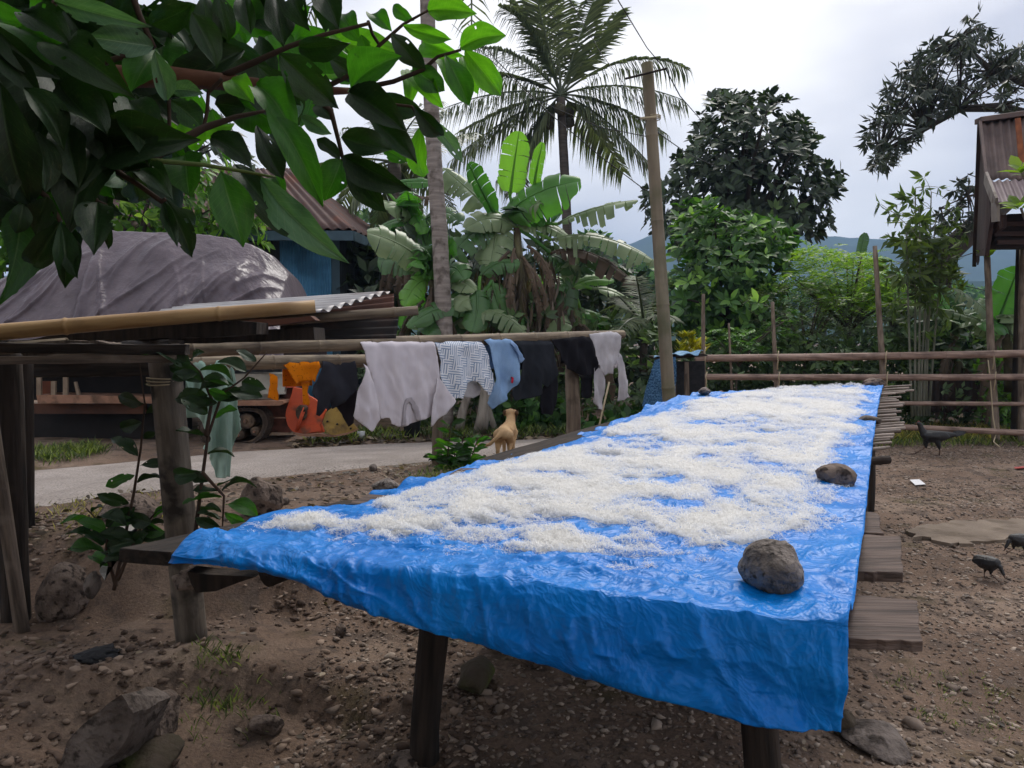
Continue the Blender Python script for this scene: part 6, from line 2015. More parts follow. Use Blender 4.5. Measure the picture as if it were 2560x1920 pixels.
BL_DARK = big_leaf_mat('big_leaf_dark', '#223b1c', '#1a2f15', '#3d5a30', 0.22, (1.3, 1.7, 0.4, 1))
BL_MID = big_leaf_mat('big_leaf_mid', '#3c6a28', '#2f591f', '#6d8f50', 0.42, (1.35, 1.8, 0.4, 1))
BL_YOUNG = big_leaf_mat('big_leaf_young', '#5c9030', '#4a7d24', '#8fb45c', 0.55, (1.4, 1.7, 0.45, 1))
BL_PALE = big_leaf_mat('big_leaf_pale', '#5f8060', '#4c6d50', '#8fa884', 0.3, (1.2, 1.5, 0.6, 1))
BLM = {'d': BL_DARK, 'm': BL_MID, 'y': BL_YOUNG, 'p': BL_PALE}
LEAF_T = {}
for key, mm in BLM.items():
    LEAF_T[key] = []
    for k in range(12):
        rk_ = random.Random(k * 7 + ord(key))
        me = big_leaf_mesh(k * 5 + ord(key), arch=rk_.uniform(-0.06, 0.2), fold=rk_.uniform(.05, .45), wave=rk_.uniform(.01, .05), holes=[0, 0, 2, 0, 3, 0, 0, 1, 0, 4, 0, 0][k], twist=rk_.uniform(-.5, .5))
        me.materials.append(mm)
        LEAF_T[key].append(me)

def put_leaf(parent, p0, p1, wr, key, rnd, roll=None, face=None):
    p0, p1 = Vector(p0), Vector(p1)
    y = (p1 - p0)
    L_ = y.length
    y.normalize()
    vd = (CAMP - (p0 + p1) / 2).normalized() if face is None else Vector(face)
    x = y.cross(vd)
    if x.length < 0.1:
        x = Vector((1, 0, 0))
    x.normalize()
    z = x.cross(y)
    r = rnd.uniform(-0.8, 0.8) if roll is None else roll
    x2 = x * math.cos(r) + z * math.sin(r)
    z2 = x2.cross(y)
    wx = L_ * wr
    M_ = Matrix(((x2.x * wx, y.x * L_, z2.x * L_, p0.x), (x2.y * wx, y.y * L_, z2.y * L_, p0.y), (x2.z * wx, y.z * L_, z2.z * L_, p0.z), (0, 0, 0, 1)))
    return obj('leaf', rnd.choice(LEAF_T[key]), None, parent, M_)

ft = thing('foreground_tree', 'dark large-leaved tree branch hanging into the picture at upper left', 'tree', (-1.75, 0.9, 0))
K1 = 0.5787
# base x,y  tip x,y  width/length  kind  distance (read in an enlarged crop, hence K1)
LV = [
 (1850, 45, 2052, 55, .45, 'y', 1.45), (1990, 205, 2182, 150, .5, 'y', 1.4), (2008, 215, 2166, 415, .42, 'y', 1.4), (1922, 235, 2030, 457, .42, 'm', 1.35), (2000, 240, 2066, 400, .4, 'y', 1.5), (1905, 232, 1962, 392, .4, 'y', 1.5),
 (1740, 110, 1952, 172, .3, 'y', 1.4), (1690, 145, 1842, 302, .42, 'd', 1.3), (1830, 180, 1992, 240, .4, 'y', 1.5), (1780, 290, 1922, 392, .6, 'm', 1.42), (1770, 305, 1910, 452, .32, 'y', 1.5), (1512, 385, 1728, 240, .55, 'm', 1.3),
 (1508, 396, 1752, 562, .42, 'd', 1.25), (1560, 420, 1830, 486, .34, 'd', 1.45), (1590, 492, 1802, 702, .34, 'd', 1.35), (1788, 458, 1920, 590, .45, 'd', 1.35), (1860, 520, 2004, 704, .28, 'p', 1.5), (1822, 540, 1830, 768, .38, 'y', 1.4),
 (1474, 590, 1694, 645, .52, 'd', 1.25), (1482, 672, 1772, 822, .36, 'd', 1.25), (1508, 712, 1666, 915, .42, 'd', 1.25), (1474, 690, 1400, 868, .62, 'm', 1.3), (1470, 685, 1368, 600, .5, 'd', 1.35), (1758, 318, 1772, 455, .45, 'y', 1.55),
 (1640, 548, 1700, 650, .5, 'y', 1.6), (1560, 150, 1606, 330, .5, 'm', 1.4), (1600, 60, 1692, 132, .5, 'm', 1.4), (1292, 205, 1508, 190, .4, 'd', 1.3), (1205, 232, 1450, 462, .5, 'd', 1.15), (1112, 282, 1300, 462, .46, 'd', 1.2),
 (1108, 368, 1270, 585, .42, 'm', 1.2), (1160, 470, 1396, 885, .26, 'm', 1.15), (1060, 470, 925, 450, .7, 'd', 1.35), (910, 592, 1086, 722, .5, 'd', 1.25), (1108, 540, 1228, 772, .42, 'd', 1.3), (955, 738, 1052, 1066, .5, 'm', 1.1),
 (800, 668, 812, 842, .75, 'm', 1.25), (1012, 708, 1302, 1048, .30, 'd', 1.2), (1128, 768, 1492, 1132, .24, 'p', 1.15), (1190, 766, 1226, 832, .5, 'm', 1.4), (664, 200, 376, 156, .46, 'p', 1.1), (668, 215, 728, 440, .38, 'p', 1.1),
 (682, 222, 566, 392, .6, 'm', 1.2), (728, 388, 876, 402, .5, 'p', 1.25), (582, 402, 652, 652, .42, 'd', 1.15), (737, 432, 882, 560, .65, 'm', 1.3), (884, 522, 792, 606, .7, 'y', 1.4), (240, 8, 640, 112, .2, 'p', 1.1), (1000, 340, 1092, 440, .5, 'y', 1.3),
 (830, 50, 940, 292, .5, 'd', 1.15), (650, 108, 826, 26, .5, 'd', 1.15), (880, -20, 905, 248, .45, 'd', 1.2), (942, -30, 990, 180, .5, 'd', 1.2), (1056, -20, 1078, 140, .35, 'd', 1.2), (1192, -30, 1228, 190, .45, 'd', 1.2), (1282, -40, 1332, 122, .5, 'd', 1.2), (1392, -30, 1462, 118, .5, 'd', 1.2),
 (1010, 50, 1080, 125, .6, 'y', 1.9), (1058, 40, 1144, 165, .5, 'y', 1.9), (930, 232, 1004, 300, .6, 'y', 1.9), (1000, 102, 1062, 196, .5, 'm', 1.8), (1100, 120, 1190, 160, .5, 'y', 1.9), (940, 300, 1000, 340, .6, 'y', 1.8),
 (-40, 90, 250, 342, .32, 'd', 0.95), (90, 50, 316, 205, .4, 'd', 1.0), (300, 150, 372, 285, .5, 'd', 1.05), (245, 195, 566, 402, .38, 'd', 1.0), (330, 290, 490, 490, .45, 'd', 1.05), (378, 318, 545, 566, .42, 'd', 1.0), (556, 432, 642, 706, .42, 'd', 1.05),
 (0, 350, 130, 900, .42, 'd', 0.9), (-60, 420, 60, 860, .45, 'd', 0.9), (250, 350, 456, 566, .42, 'd', 1.0), (282, 540, 336, 806, .5, 'd', 1.0), (470, 600, 646, 720, .42, 'd', 1.05), (352, 745, 290, 906, .5, 'd', 1.0), (100, 380, 280, 640, .42, 'd', 0.95), (-20, 200, 180, 420, .42, 'd', 0.95), (150, 560, 200, 830, .5, 'd', 0.95), (420, 480, 470, 720, .45, 'd', 1.05),
 (422, 872, 402, 1092, .46, 'd', 1.0), (458, 890, 472, 1084, .16, 'd', 1.0), (262, 955, 138, 1152, .36, 'd', 0.95), (262, 960, 284, 1244, .34, 'd', 0.95), (286, 985, 332, 1192, .3, 'd', 0.97), (702, 872, 766, 1064, .26, 'd', 1.05), (716, 860, 832, 1116, .34, 'd', 1.05), (756, 900, 846, 972, .5, 'd', 1.08), (204, 850, 150, 1024, .5, 'd', 0.95), (560, 740, 600, 880, .55, 'd', 1.05), (640, 700, 590, 620, .5, 'p', 1.05), (520, 730, 470, 640, .5, 'p', 1.05),
 (610, 735, 740, 850, .45, 'd', 1.08), (500, 760, 440, 800, .6, 'p', 1.05), (100, 880, 70, 1010, .6, 'd', 0.95), (330, 820, 360, 960, .5, 'd', 1.0), (1340, 30, 1250, 150, .5, 'm', 1.4), (1480, 60, 1560, 180, .5, 'm', 1.45), (1700, 20, 1790, 90, .5, 'm', 1.5), (1420, 250, 1560, 330, .5, 'd', 1.4),
 (1230, 450, 1300, 500, .8, 'p', 1.4), (1300, 500, 1430, 580, .4, 'p', 1.4), (1380, 440, 1440, 520, .6, 'd', 1.4), (1650, 640, 1760, 700, .5, 'm', 1.5), (1500, 320, 1600, 250, .6, 'm', 1.5),
]
rnd = random.Random(21)
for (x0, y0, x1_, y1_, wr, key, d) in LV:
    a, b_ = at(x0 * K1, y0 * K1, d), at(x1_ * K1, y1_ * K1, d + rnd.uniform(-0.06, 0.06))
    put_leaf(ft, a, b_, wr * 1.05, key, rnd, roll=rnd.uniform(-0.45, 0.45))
# the leaves behind them, deeper in the crown
fill = [(-60, -60), (1500, -60), (1540, 120), (1420, 300), (1100, 420), (900, 520), (600, 640), (420, 720), (120, 840), (-60, 880)]
qs = np.vstack([sample_poly(fill, 120, np.random.default_rng(3)), sample_poly([(-60, -60), (640, -60), (620, 400), (420, 700), (120, 860), (-60, 900)], 60, np.random.default_rng(4))])
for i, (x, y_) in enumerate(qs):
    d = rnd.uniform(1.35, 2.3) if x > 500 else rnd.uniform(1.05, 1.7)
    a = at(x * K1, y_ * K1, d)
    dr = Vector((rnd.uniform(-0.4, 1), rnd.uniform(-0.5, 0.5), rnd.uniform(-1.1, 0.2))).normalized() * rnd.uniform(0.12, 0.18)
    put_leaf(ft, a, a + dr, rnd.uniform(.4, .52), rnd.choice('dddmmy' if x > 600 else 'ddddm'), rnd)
# twigs and branches
M_BR = mat('branch_bark', '#4a3a30', '#33271f', scale=8, rough=0.9, bump=0.3, bscale=30)
M_BRR = mat('branch_reddish', '#6e4a38', '#523528', scale=8, rough=0.85, bump=0.3, bscale=30)
def twig(pts, r0, r1, d, m_=M_BR, d1=None):
    d1 = d if d1 is None else d1
    P = [at(x * K1, y * K1, lerp(d, d1, i / (len(pts) - 1))) for i, (x, y) in enumerate(pts)]
    Q = []
    for a, b_ in zip(P[:-1], P[1:]):
        Q += [a.lerp(b_, s) for s in np.linspace(0, 1, 5)[:-1]]
    Q.append(P[-1])
    n = len(Q)
    V, F = tube(Q, [lerp(r0, r1, i / (n - 1)) for i in range(n)], 7)
    obj('branch', mesh('branch', V, F), m_, ft)
twig([(-900, 250), (-200, 300), (300, 330), (740, 330), (1060, 362), (1330, 392), (1510, 392)], 0.028, 0.006, 1.2, M_BRR, 1.45)
twig([(-300, 800), (100, 770), (350, 742), (600, 704), (760, 620), (880, 552), (1020, 505), (1150, 478)], 0.014, 0.0025, 1.05, M_BR, 1.25)
twig([(640, 692), (880, 712), (1062, 742), (1190, 766)], 0.004, 0.002, 1.12, mat('twig_green', '#5f6f35', '#4b5a2a', rough=0.7), 1.2)
twig([(960, 330), (1100, 268), (1250, 200), (1400, 150), (1600, 100)], 0.006, 0.003, 1.35)
twig([(1330, 392), (1430, 480), (1455, 580), (1482, 690), (1510, 712)], 0.005, 0.0025, 1.3)
twig([(1510, 392), (1700, 352), (1830, 300), (1890, 245), (1992, 215)], 0.005, 0.0025, 1.42)
twig([(1400, 380), (1560, 300), (1640, 195), (1742, 105), (1850, 45)], 0.005, 0.002, 1.42)
twig([(1590, 90), (1610, 150), (1640, 195)], 0.003, 0.003, 1.42)
twig([(1510, 392), (1600, 440), (1780, 460), (1822, 540)], 0.004, 0.002, 1.42)
twig([(730, 430), (732, 560), (725, 600)], 0.003, 0.003, 1.22)
twig([(880, 552), (895, 480), (900, 400), (960, 340)], 0.003, 0.003, 1.25)
twig([(350, 742), (380, 830), (420, 872), (460, 890)], 0.004, 0.003, 1.03)
twig([(500, 738), (600, 800), (700, 872), (716, 860)], 0.004, 0.003, 1.05)
twig([(100, 770), (200, 850), (262, 958)], 0.004, 0.003, 0.98)
twig([(300, 330), (480, 260), (665, 205)], 0.006, 0.003, 1.15)
twig([(665, 205), (600, 60), (560, -60)], 0.004, 0.005, 1.12)
twig([(-200, 300), (100, 150), (240, 10)], 0.008, 0.004, 1.1)
# trunk and unseen rest of the crown, shaped to keep sky light off the foreground
V, F = tube([(-1.75, 0.9, -0.1), (-1.72, 0.88, 0.8), (-1.66, 0.85, 1.6), (-1.7, 0.7, 2.6), (-1.5, 0.3, 3.6)], [0.12, 0.10, 0.085, 0.07, 0.05], 12, wob=0.08)
obj('trunk', mesh('trunk', V, F), M_BR, ft)
parts = []
rng = np.random.default_rng(9)
root = Vector((-1.66, 0.85, 1.6))
tgt = [at(-900 * K1, 250 * K1, 1.2), at(-300 * K1, 800 * K1, 1.05)]
for q in tgt:
    parts.append(tube([root, q], [0.035, 0.024], 8))
CR = np.array([(rng.uniform(-5.0, 0.5), rng.uniform(-4.5, 2.4), 0) for _ in range(1500)])
CR[:, 2] = 1.85 + np.maximum(CR[:, 1], -0.5) * 0.46 + np.maximum(CR[:, 0] + 0.6, 0) * 0.5 + rng.random(1500) * 1.5 + 0.06 * (CR[:, 0] + 1) ** 2
side = np.array([(-rng.uniform(0.6, 3.4), rng.uniform(0.2, 3.0), rng.uniform(1.2, 3.2)) for _ in range(700)])  # leaf mass left of the view, added to block light
side = side[side[:, 0] < -0.74 * side[:, 1] - 0.35]
low = np.stack([rng.uniform(-4.5, -0.3, 420), rng.uniform(-3.5, -0.7, 420), rng.uniform(0.9, 2.4, 420)], -1)  # low leaves behind the viewer, added to darken the hanging branch
CR = np.vstack([CR, side, low])
for i in range(0, len(CR), 30):
    e = Vector(CR[i])
    s = Vector((-1.6, 0.6, 2.7))
    parts.append(tube(bez(s, s.lerp(e, 0.5) + Vector((0, 0, 0.3)), e, 6), [0.03, 0.026, 0.02, 0.015, 0.01, 0.006], 6))
V, F = join(parts)
obj('limbs', mesh('limbs', V, F), M_BR, ft)
V, F, W = rosettes(CR, rand_unit(len(CR), rng) * 0.8 + np.array([0, 0, 0.2]), 7, 0.19, T8, 1.0, 1.15, rng=rng, droop=0.3)
obj('shading_crown', mesh('shading_crown', V, F, smooth=False, var=W), foliage_mat('leaves_shading_crown', '#2d4a24', '#223c1b', '#3c6a28', 0.25), ft, kind='stuff')

# ------------------------------------------------------------------ saplings round the rack post
def sapling(name, label, stems, y, n_leaf, Lpx, key, seed, cat='sapling', wr=(.42, .55), start=0.25, droop=0.3):
    rnd = random.Random(seed)
    b0 = at(*stems[0][0], y)
    t = thing(name, label, cat, b0)
    for pts in stems:
        P = [at(u, v, y + rnd.uniform(-0.02, 0.02)) for u, v in pts]
        Q = []
        for a, b_ in zip(P[:-1], P[1:]):
            Q += [a.lerp(b_, s) for s in np.linspace(0, 1, 6)[:-1]]
        Q.append(P[-1])
        n = len(Q)
        V, F = tube(Q, [lerp(0.008, 0.0025, i / (n - 1)) for i in range(n)], 6)
        obj('stem', mesh('stem', V, F), M_BR, t)
        for i in range(n_leaf):
            s = start + (1 - start) * (i + rnd.random() * 0.5) / n_leaf
            c = Q[min(int(s * (n - 1)), n - 1)]
            sg = 1 if i % 2 else -1
            ln = Lpx * y / FPX * rnd.uniform(0.7, 1.15)
            d = Vector((sg * rnd.uniform(0.6, 1), rnd.uniform(-0.5, 0.4), rnd.uniform(-droop, 0.45))).normalized()
            if i == n_leaf - 1:
                d = Vector((rnd.choice((-1, 1)) * rnd.uniform(.5, .9), -0.3, 0.4)).normalized()
                ln *= 0.75
            put_leaf(t, c + d * 0.008, c + d * ln, rnd.uniform(*wr), rnd.choice(key), rnd, roll=rnd.uniform(-1.1, 1.1), face=(0, -0.7, 0.7))
    return t
sapling('sapling', 'leafy sapling growing in front of the lane left of the grey bamboo post', [[(285, 1475), (305, 1380), (335, 1230), (352, 1120), (362, 1010), (345, 880)], [(290, 1465), (265, 1380), (270, 1330), (215, 1270)], [(295, 1450), (345, 1330), (400, 1270)]], 3.15, 13, 86, 'ddddm', 5)
sapling('sapling', 'dark leafy sapling winding up right of the grey bamboo post', [[(488, 1335), (505, 1200), (520, 1090), (555, 985), (610, 945), (668, 880)], [(515, 1090), (530, 1000), (500, 930), (470, 900)], [(505, 1180), (560, 1240), (555, 1340)]], 2.92, 10, 88, 'ddddm', 6)
sapling('young_shrub', 'upright glossy young shrub beside the dog at the rail post', [[(1118, 1182), (1120, 1130), (1128, 1050)], [(1130, 1182), (1150, 1130), (1162, 1080)], [(1150, 1185), (1180, 1140), (1195, 1095)], [(1112, 1182), (1100, 1150), (1085, 1140)], [(1150, 1185), (1165, 1160), (1195, 1150)], [(1120, 1185), (1135, 1150), (1140, 1110)]], 5.7, 15, 44, 'mmyd', 7, cat='shrub', wr=(.3, .4), start=0.05, droop=0.1)
# ------------------------------------------------------------------ stones
def on_sheet(u, v):
    p = onplane(u, v, table_pt(0.5, 0.5) + Vector((0, 0, 0.012)), n_)
    return p
rock('stone', 'large rounded grey stone at the near right corner of the blue tarp', 1930, 1482, 176, 128, M_ROCK, 3, p=on_sheet(1935, 1478), rot=0.25, amp=0.13, ratio=0.75, sub=4, chips=1)
rock('stone', 'brown grey wedge stone on the right edge of the tarp, second from the front', 2098, 1218, 112, 58, M_ROCK2, 5, p=on_sheet(2098, 1216), rot=0.15, amp=0.16, ratio=0.7, chips=2)
rock('stone', 'long flat stone weighing the right tarp edge beside the hen', 2178, 1060, 78, 20, M_ROCK3, 7, p=on_sheet(2178, 1059), amp=0.15, ratio=0.5)
rock('stone', 'small stone at the far right corner of the tarp', 2190, 968, 54, 22, M_ROCK2, 9, p=on_sheet(2190, 967), amp=0.2, ratio=0.7)
rock('stone', 'small stone at the far left corner of the tarp near the leaning pole', 1763, 988, 44, 20, M_ROCK3, 11, p=on_sheet(1763, 986), amp=0.15, ratio=0.7)
pL = at(962, 1234, 2.98)
rock('stone', 'smooth oblong stone on the left edge of the blue tarp', 962, 1234, 76, 38, M_ROCK, 13, p=pL, amp=0.12, ratio=0.6)
rock('boulder', 'round brown boulder beside the dark left rack post', 148, 1540, 130, 140, M_ROCK2, 15, amp=0.16, dz=-0.02)
rock('boulder', 'broad boulder half hidden by the sapling left of the bamboo post', 312, 1345, 196, 112, M_ROCK2, 17, amp=0.15)
rock('boulder', 'blocky brown boulder standing alone right of the bamboo post', 648, 1290, 118, 94, M_ROCK2, 19, amp=0.2)
rock('stone', 'small stone touching the lone blocky boulder', 712, 1262, 24, 18, M_ROCK3, 20, amp=0.2)
rock('stone', 'pale angular stone leaning on the round boulder', 226, 1494, 46, 68, M_ROCK3, 21, amp=0.25, rot=0.2)
def shard(name, label, px, y, depth, m, seed, lean=0.35):
    bm = bmesh.new()
    rr = random.Random(seed)
    for u, v in px:
        p = at(u, v, y)
        bm.verts.new(p)
        bm.verts.new(p + Vector((rr.uniform(-.02, .05), depth * rr.uniform(0.6, 1.1), -depth * lean * rr.uniform(0.5, 1.3))))
    g = gz(p.x, y)
    bmesh.ops.convex_hull(bm, input=bm.verts)
    bmesh.ops.triangulate(bm, faces=bm.faces)
    bmesh.ops.subdivide_edges(bm, edges=bm.edges, cuts=5, use_grid_fill=True)
    V = np.array([v.co[:] for v in bm.verts])
    bm.verts.index_update()
    F = [[v.index for v in f.verts] for f in bm.faces]
    bm.free()
    V[:, 1] += 0.012 * fbm(V[:, 0] * 14, V[:, 2] * 14, 3, seed) + 0.006 * fbm(V[:, 0] * 50, V[:, 2] * 50, 2, seed)
    V[:, 2] += 0.012 * fbm(V[:, 0] * 13 + 5, V[:, 1] * 13, 3, seed + 1) + 0.005 * fbm(V[:, 0] * 45, V[:, 1] * 45, 2, seed)
    o = obj(name, mesh(name, V, F, smooth=False), m)
    return tag(o, label, 'stone')
shard('rock', 'big angular grey rock with a pointed top at the lower left picture edge', [(306, 1735), (334, 1786), (322, 1840), (296, 1880), (250, 1915), (150, 1960), (110, 1990), (170, 1850), (215, 1800), (262, 1768)], 2.22, 0.22, M_ROCK3, 3)
shard('rock', 'dark earth edged block standing behind the pointed grey rock', [(330, 1742), (352, 1722), (372, 1728), (392, 1770), (405, 1840), (380, 1900), (330, 1900)], 2.42, 0.12, M_ROCK2, 5)
rock('rock', 'low mossy rock at the bottom edge left of centre', 360, 1935, 230, 72, M_MOSS, 25, amp=0.25, chips=12, dz=-0.02)
rock('rock', 'flat brown slab of earth stone below the near table leg mound', 660, 1838, 130, 50, M_ROCK2, 27, amp=0.25, ratio=0.6, chips=14)
rock('rock', 'mossy green block on the gravel under the table', 1195, 1728, 186, 84, M_MOSS, 29, amp=0.25, ratio=0.5, chips=12)
rock('rock', 'grey stone under the table behind the mossy block', 1330, 1665, 90, 44, M_ROCK2, 30, amp=0.25)
rock('rock', 'flat cracked pale slab sunk in the ground at the lower right', 2215, 1890, 210, 60, M_ROCK3, 31, amp=0.2, ratio=1.0, freq=0.9, chips=14, dz=-0.01)
rock('rock', 'mossy lump under the tarp corner at the lower right', 2118, 1840, 60, 60, M_MOSS, 32, amp=0.25)
rock('rock', 'large rounded stone at the bottom edge near the table leg', 1010, 1932, 110, 36, M_ROCK2, 33, amp=0.2)
rock('rock', 'stone on the lane verge behind the oblong tarp stone', 932, 1178, 26, 18, M_ROCK3, 34, amp=0.2)
rock('rock', 'dark flat rock beside the dog at the tarp edge', 1352, 1142, 62, 24, M_ROCK2, 35, amp=0.3)
rock('rock', 'buried stone at the foot of the earth step by the table plank', 470, 1470, 110, 60, M_ROCK2, 36, amp=0.25)
rock('rock', 'lone fist sized stone on the brown slope under the tarp', 850, 1592, 30, 32, M_ROCK2, 37, amp=0.25)
# pale concrete slab let into the yard
pts = [gpt(u, v) for u, v in [(2262, 1330), (2350, 1318), (2450, 1312), (2580, 1305), (2600, 1335), (2530, 1352), (2440, 1362), (2380, 1366), (2290, 1352)]]
ring_ = []
rs_ = random.Random(4)
for i in range(len(pts)):
    for s_ in np.linspace(0, 1, 6)[:-1]:
        q_ = pts[i].lerp(pts[(i + 1) % len(pts)], s_)
        ring_.append(q_ + Vector((rs_.uniform(-.03, .03), rs_.uniform(-.04, .04), 0)))
pts = ring_
o = obj('concrete_slab', slab_mesh([Vector((p.x, p.y, 0.03)) for p in pts], -0.09, (0, 0, 1)), mat('concrete_pale', '#7d7063', '#675b50', scale=4, rough=0.95, bump=0.5, bscale=40, dirt='#5e5246', dscale=6))
tag(o, 'pale broken concrete slab level with the yard at the right', 'slab')

# ------------------------------------------------------------------ gravel: loose stones and bits (nobody could count them)
bm = bmesh.new()
bmesh.ops.create_icosphere(bm, subdivisions=1, radius=1.0)
IV = np.array([v.co[:] for v in bm.verts]); IF = np.array([[v.index for v in f.verts] for f in bm.faces])
bm.free()
def pebbles(name, label, XY, size, m, seed, flat=0.55):
    rng = np.random.default_rng(seed)
    n = len(XY)
    z = gz(XY[:, 0], XY[:, 1])
    sc = size[:, None] * np.stack([0.7 + 0.7 * rng.random(n), 0.7 + 0.7 * rng.random(n), flat * (0.6 + 0.6 * rng.random(n))], -1)
    jit = 1 + 0.3 * rng.normal(size=(n, len(IV), 1))
    a = rng.random(n) * 6.283
    ca, sa = np.cos(a), np.sin(a)
    L_ = IV[None] * jit.clip(0.5, 1.5) * sc[:, None, :]
    X_ = L_[..., 0] * ca[:, None] - L_[..., 1] * sa[:, None]
    Y_ = L_[..., 0] * sa[:, None] + L_[..., 1] * ca[:, None]
    Z_ = L_[..., 2] + 0.35 * X_ * rng.normal(size=(n, 1)) * 0.6
    V = np.stack([X_ + XY[:, 0:1], Y_ + XY[:, 1:2], Z_ + z[:, None] + (sc[:, 2] * 0.35)[:, None]], -1).reshape(-1, 3)
    F = ((np.arange(n) * len(IV))[:, None, None] + IF[None]).reshape(-1, 3)
    o = obj(name, mesh(name, V, F, smooth=False, var=np.repeat(rng.random(n), len(IV))), m, kind='stuff')
    tag(o, label, 'gravel')
M_GRAV = mat('gravel_grey', '#7a6b60', '#5e5149', scale=20, rough=0.95, var='attr', vamt=0.4, c3='#8f8276')
M_GRAVB = mat('gravel_brown', '#6b584c', '#4d3f37', scale=20, rough=0.95, var='attr', vamt=0.4, c3='#8b7a6c')
rng = np.random.default_rng(31)
q = sample_poly([(1000, 1930), (980, 1650), (1280, 1640), (1800, 1800), (2130, 1600), (2180, 1100), (2600, 1090), (2700, 1930)], 16000, rng)
# sample uniformly in plan instead: far gravel thins out with distance by itself
xy = np.stack([rng.uniform(-0.9, 6.2, 85000), 1.8 + 7.6 * rng.random(85000) ** 1.3], -1)
uvp = project(np.stack([xy[:, 0], xy[:, 1], np.zeros(len(xy))], -1))
yard = [(700, 1960), (820, 1500), (1100, 1400), (1700, 1700), (2130, 1560), (2180, 1110), (2640, 1095), (2800, 1960)]
den = fbm(xy[:, 0] * 1.1, xy[:, 1] * 1.1, 3, 15)
k = in_poly(uvp, yard) & (den + rng.random(len(xy)) * 0.9 > 0.12)
xy = xy[k]
sz = 0.0035 + 0.010 * rng.random(len(xy)) ** 2.8
sz *= np.where(rng.random(len(xy)) < 0.02, 2.0, 1.0)
pebbles('gravel', 'grey angular gravel scattered over the yard around the table', xy, sz, M_GRAV, 1)
xy = np.stack([rng.uniform(-3.4, 0.6, 16000), rng.uniform(1.7, 4.2, 16000)], -1)
uvp = project(np.stack([xy[:, 0], xy[:, 1], np.zeros(len(xy))], -1))
k = in_poly(uvp, [(-50, 1960), (-50, 1350), (700, 1200), (1100, 1300), (1300, 1500), (1200, 1960)]) & (fbm(xy[:, 0] * 2, xy[:, 1] * 2, 3, 5) + rng.random(len(xy)) > 0.45)
pebbles('soil_crumbs', 'brown pebbles and soil crumbs on the bank at lower left', xy[k], 0.005 + 0.016 * rng.random(k.sum()) ** 3, M_GRAVB, 2)
xy = np.stack([rng.uniform(-3.2, 1.6, 7000), rng.uniform(3.6, 7.2, 7000)], -1)
yn = np.interp(xy[:, 0], road_n[:, 0], road_n[:, 1])
k = (xy[:, 1] < yn + 0.03) & (xy[:, 1] > yn - 1.8) & (rng.random(7000) < 0.6)
pebbles('verge_gravel', 'pale pebbles along the dirt verge of the lane', xy[k], 0.006 + 0.012 * rng.random(k.sum()) ** 2.5, M_GRAV, 3)
# dry leaf litter on verge and slope
def litter(name, label, XY, Ln, m, seed):
    rng = np.random.default_rng(seed)
    n = len(XY)
    P = np.stack([XY[:, 0], XY[:, 1], gz(XY[:, 0], XY[:, 1]) + 0.008], -1)
    a = rng.random(n) * 6.283
    D = np.stack([np.cos(a), np.sin(a), 0.25 * rng.random(n)], -1)
    V, F, W = leaf_arrays(P, D, np.tile([0, 0, 1.0], (n, 1)) + 0.5 * rng.normal(size=(n, 3)), Ln * (0.5 + rng.random(n)), T8, 1.1, None, rng)
    o = obj(name, mesh(name, V, F, smooth=False, var=W), m, kind='stuff')
    tag(o, label, 'leaf litter')
xy = np.stack([rng.uniform(-3.2, 1.8, 2600), rng.uniform(3.6, 7.2, 2600)], -1)
yn = np.interp(xy[:, 0], road_n[:, 0], road_n[:, 1])
k = (xy[:, 1] < yn + 0.05) & (xy[:, 1] > yn - 1.6) & (fbm(xy[:, 0] * 2, xy[:, 1] * 2, 2, 9) > -0.2)
litter('leaf_litter', 'dry brown leaves scattered along the near verge of the lane', xy[k], 0.045, F_DRY, 1)
yf = lambda x: np.interp(x, road_f[:, 0], road_f[:, 1])
xy = np.stack([rng.uniform(-2.4, 0.8, 900), np.zeros(900)], -1)
xy[:, 1] = yf(xy[:, 0]) + 0.03 + 0.8 * rng.random(900) ** 1.5
litter('leaf_litter', 'heap of dry leaves and rubbish beyond the lane below the T-shirt', xy, 0.10, F_DRY, 2)
xy = np.stack([rng.uniform(-3.0, 4.0, 420), rng.uniform(1.7, 4.0, 420)], -1)
litter('leaf_litter', 'sparse dead leaf bits lying on the near soil', xy[(xy[:, 1] < 3.5 + np.clip(xy[:, 0] + 1, 0, 9))], 0.03, F_DRY, 3)

# grass
def grass(name, label, XY, hgt, m, seed, per=14, rad=0.04):
    rng = np.random.default_rng(seed)
    n = len(XY)
    B = np.repeat(XY, per, 0) + rng.normal(size=(n * per, 2)) * rad
    P = np.stack([B[:, 0], B[:, 1], gz(B[:, 0], B[:, 1]) - 0.005], -1)
    a = rng.random(n * per) * 6.283
    D = np.stack([np.cos(a) * 0.55, np.sin(a) * 0.55, 0.5 + 0.7 * rng.random(n * per)], -1)
    V, F, W = leaf_arrays(P, D, np.stack([np.cos(a), np.sin(a), -0.3 * np.ones(n * per)], -1) * -1.0, hgt * (0.5 + 0.9 * rng.random(n * per)), T4, 0.22, None, rng)
    o = obj(name, mesh(name, V, F, smooth=False, var=W), m, kind='stuff')
    tag(o, label, 'grass')
F_GRASS = foliage_mat('grass_green', '#4d6130', '#3c4f25', '#7d8746', 0.3)
F_GRASSY = foliage_mat('grass_straw', '#8c8448', '#6f7038', '#b3a462', 0.3)
def pts_px(poly, n, seed):
    return np.array([tuple(gpt(u, v))[:2] for u, v in sample_poly(poly, n, np.random.default_rng(seed))])
grass('grass', 'grass strip in the shade under the farm machine', pts_px([(65, 1125), (260, 1112), (260, 1140), (150, 1155), (65, 1162)], 60, 1), 0.10, F_GRASS, 1, 18, 0.06)
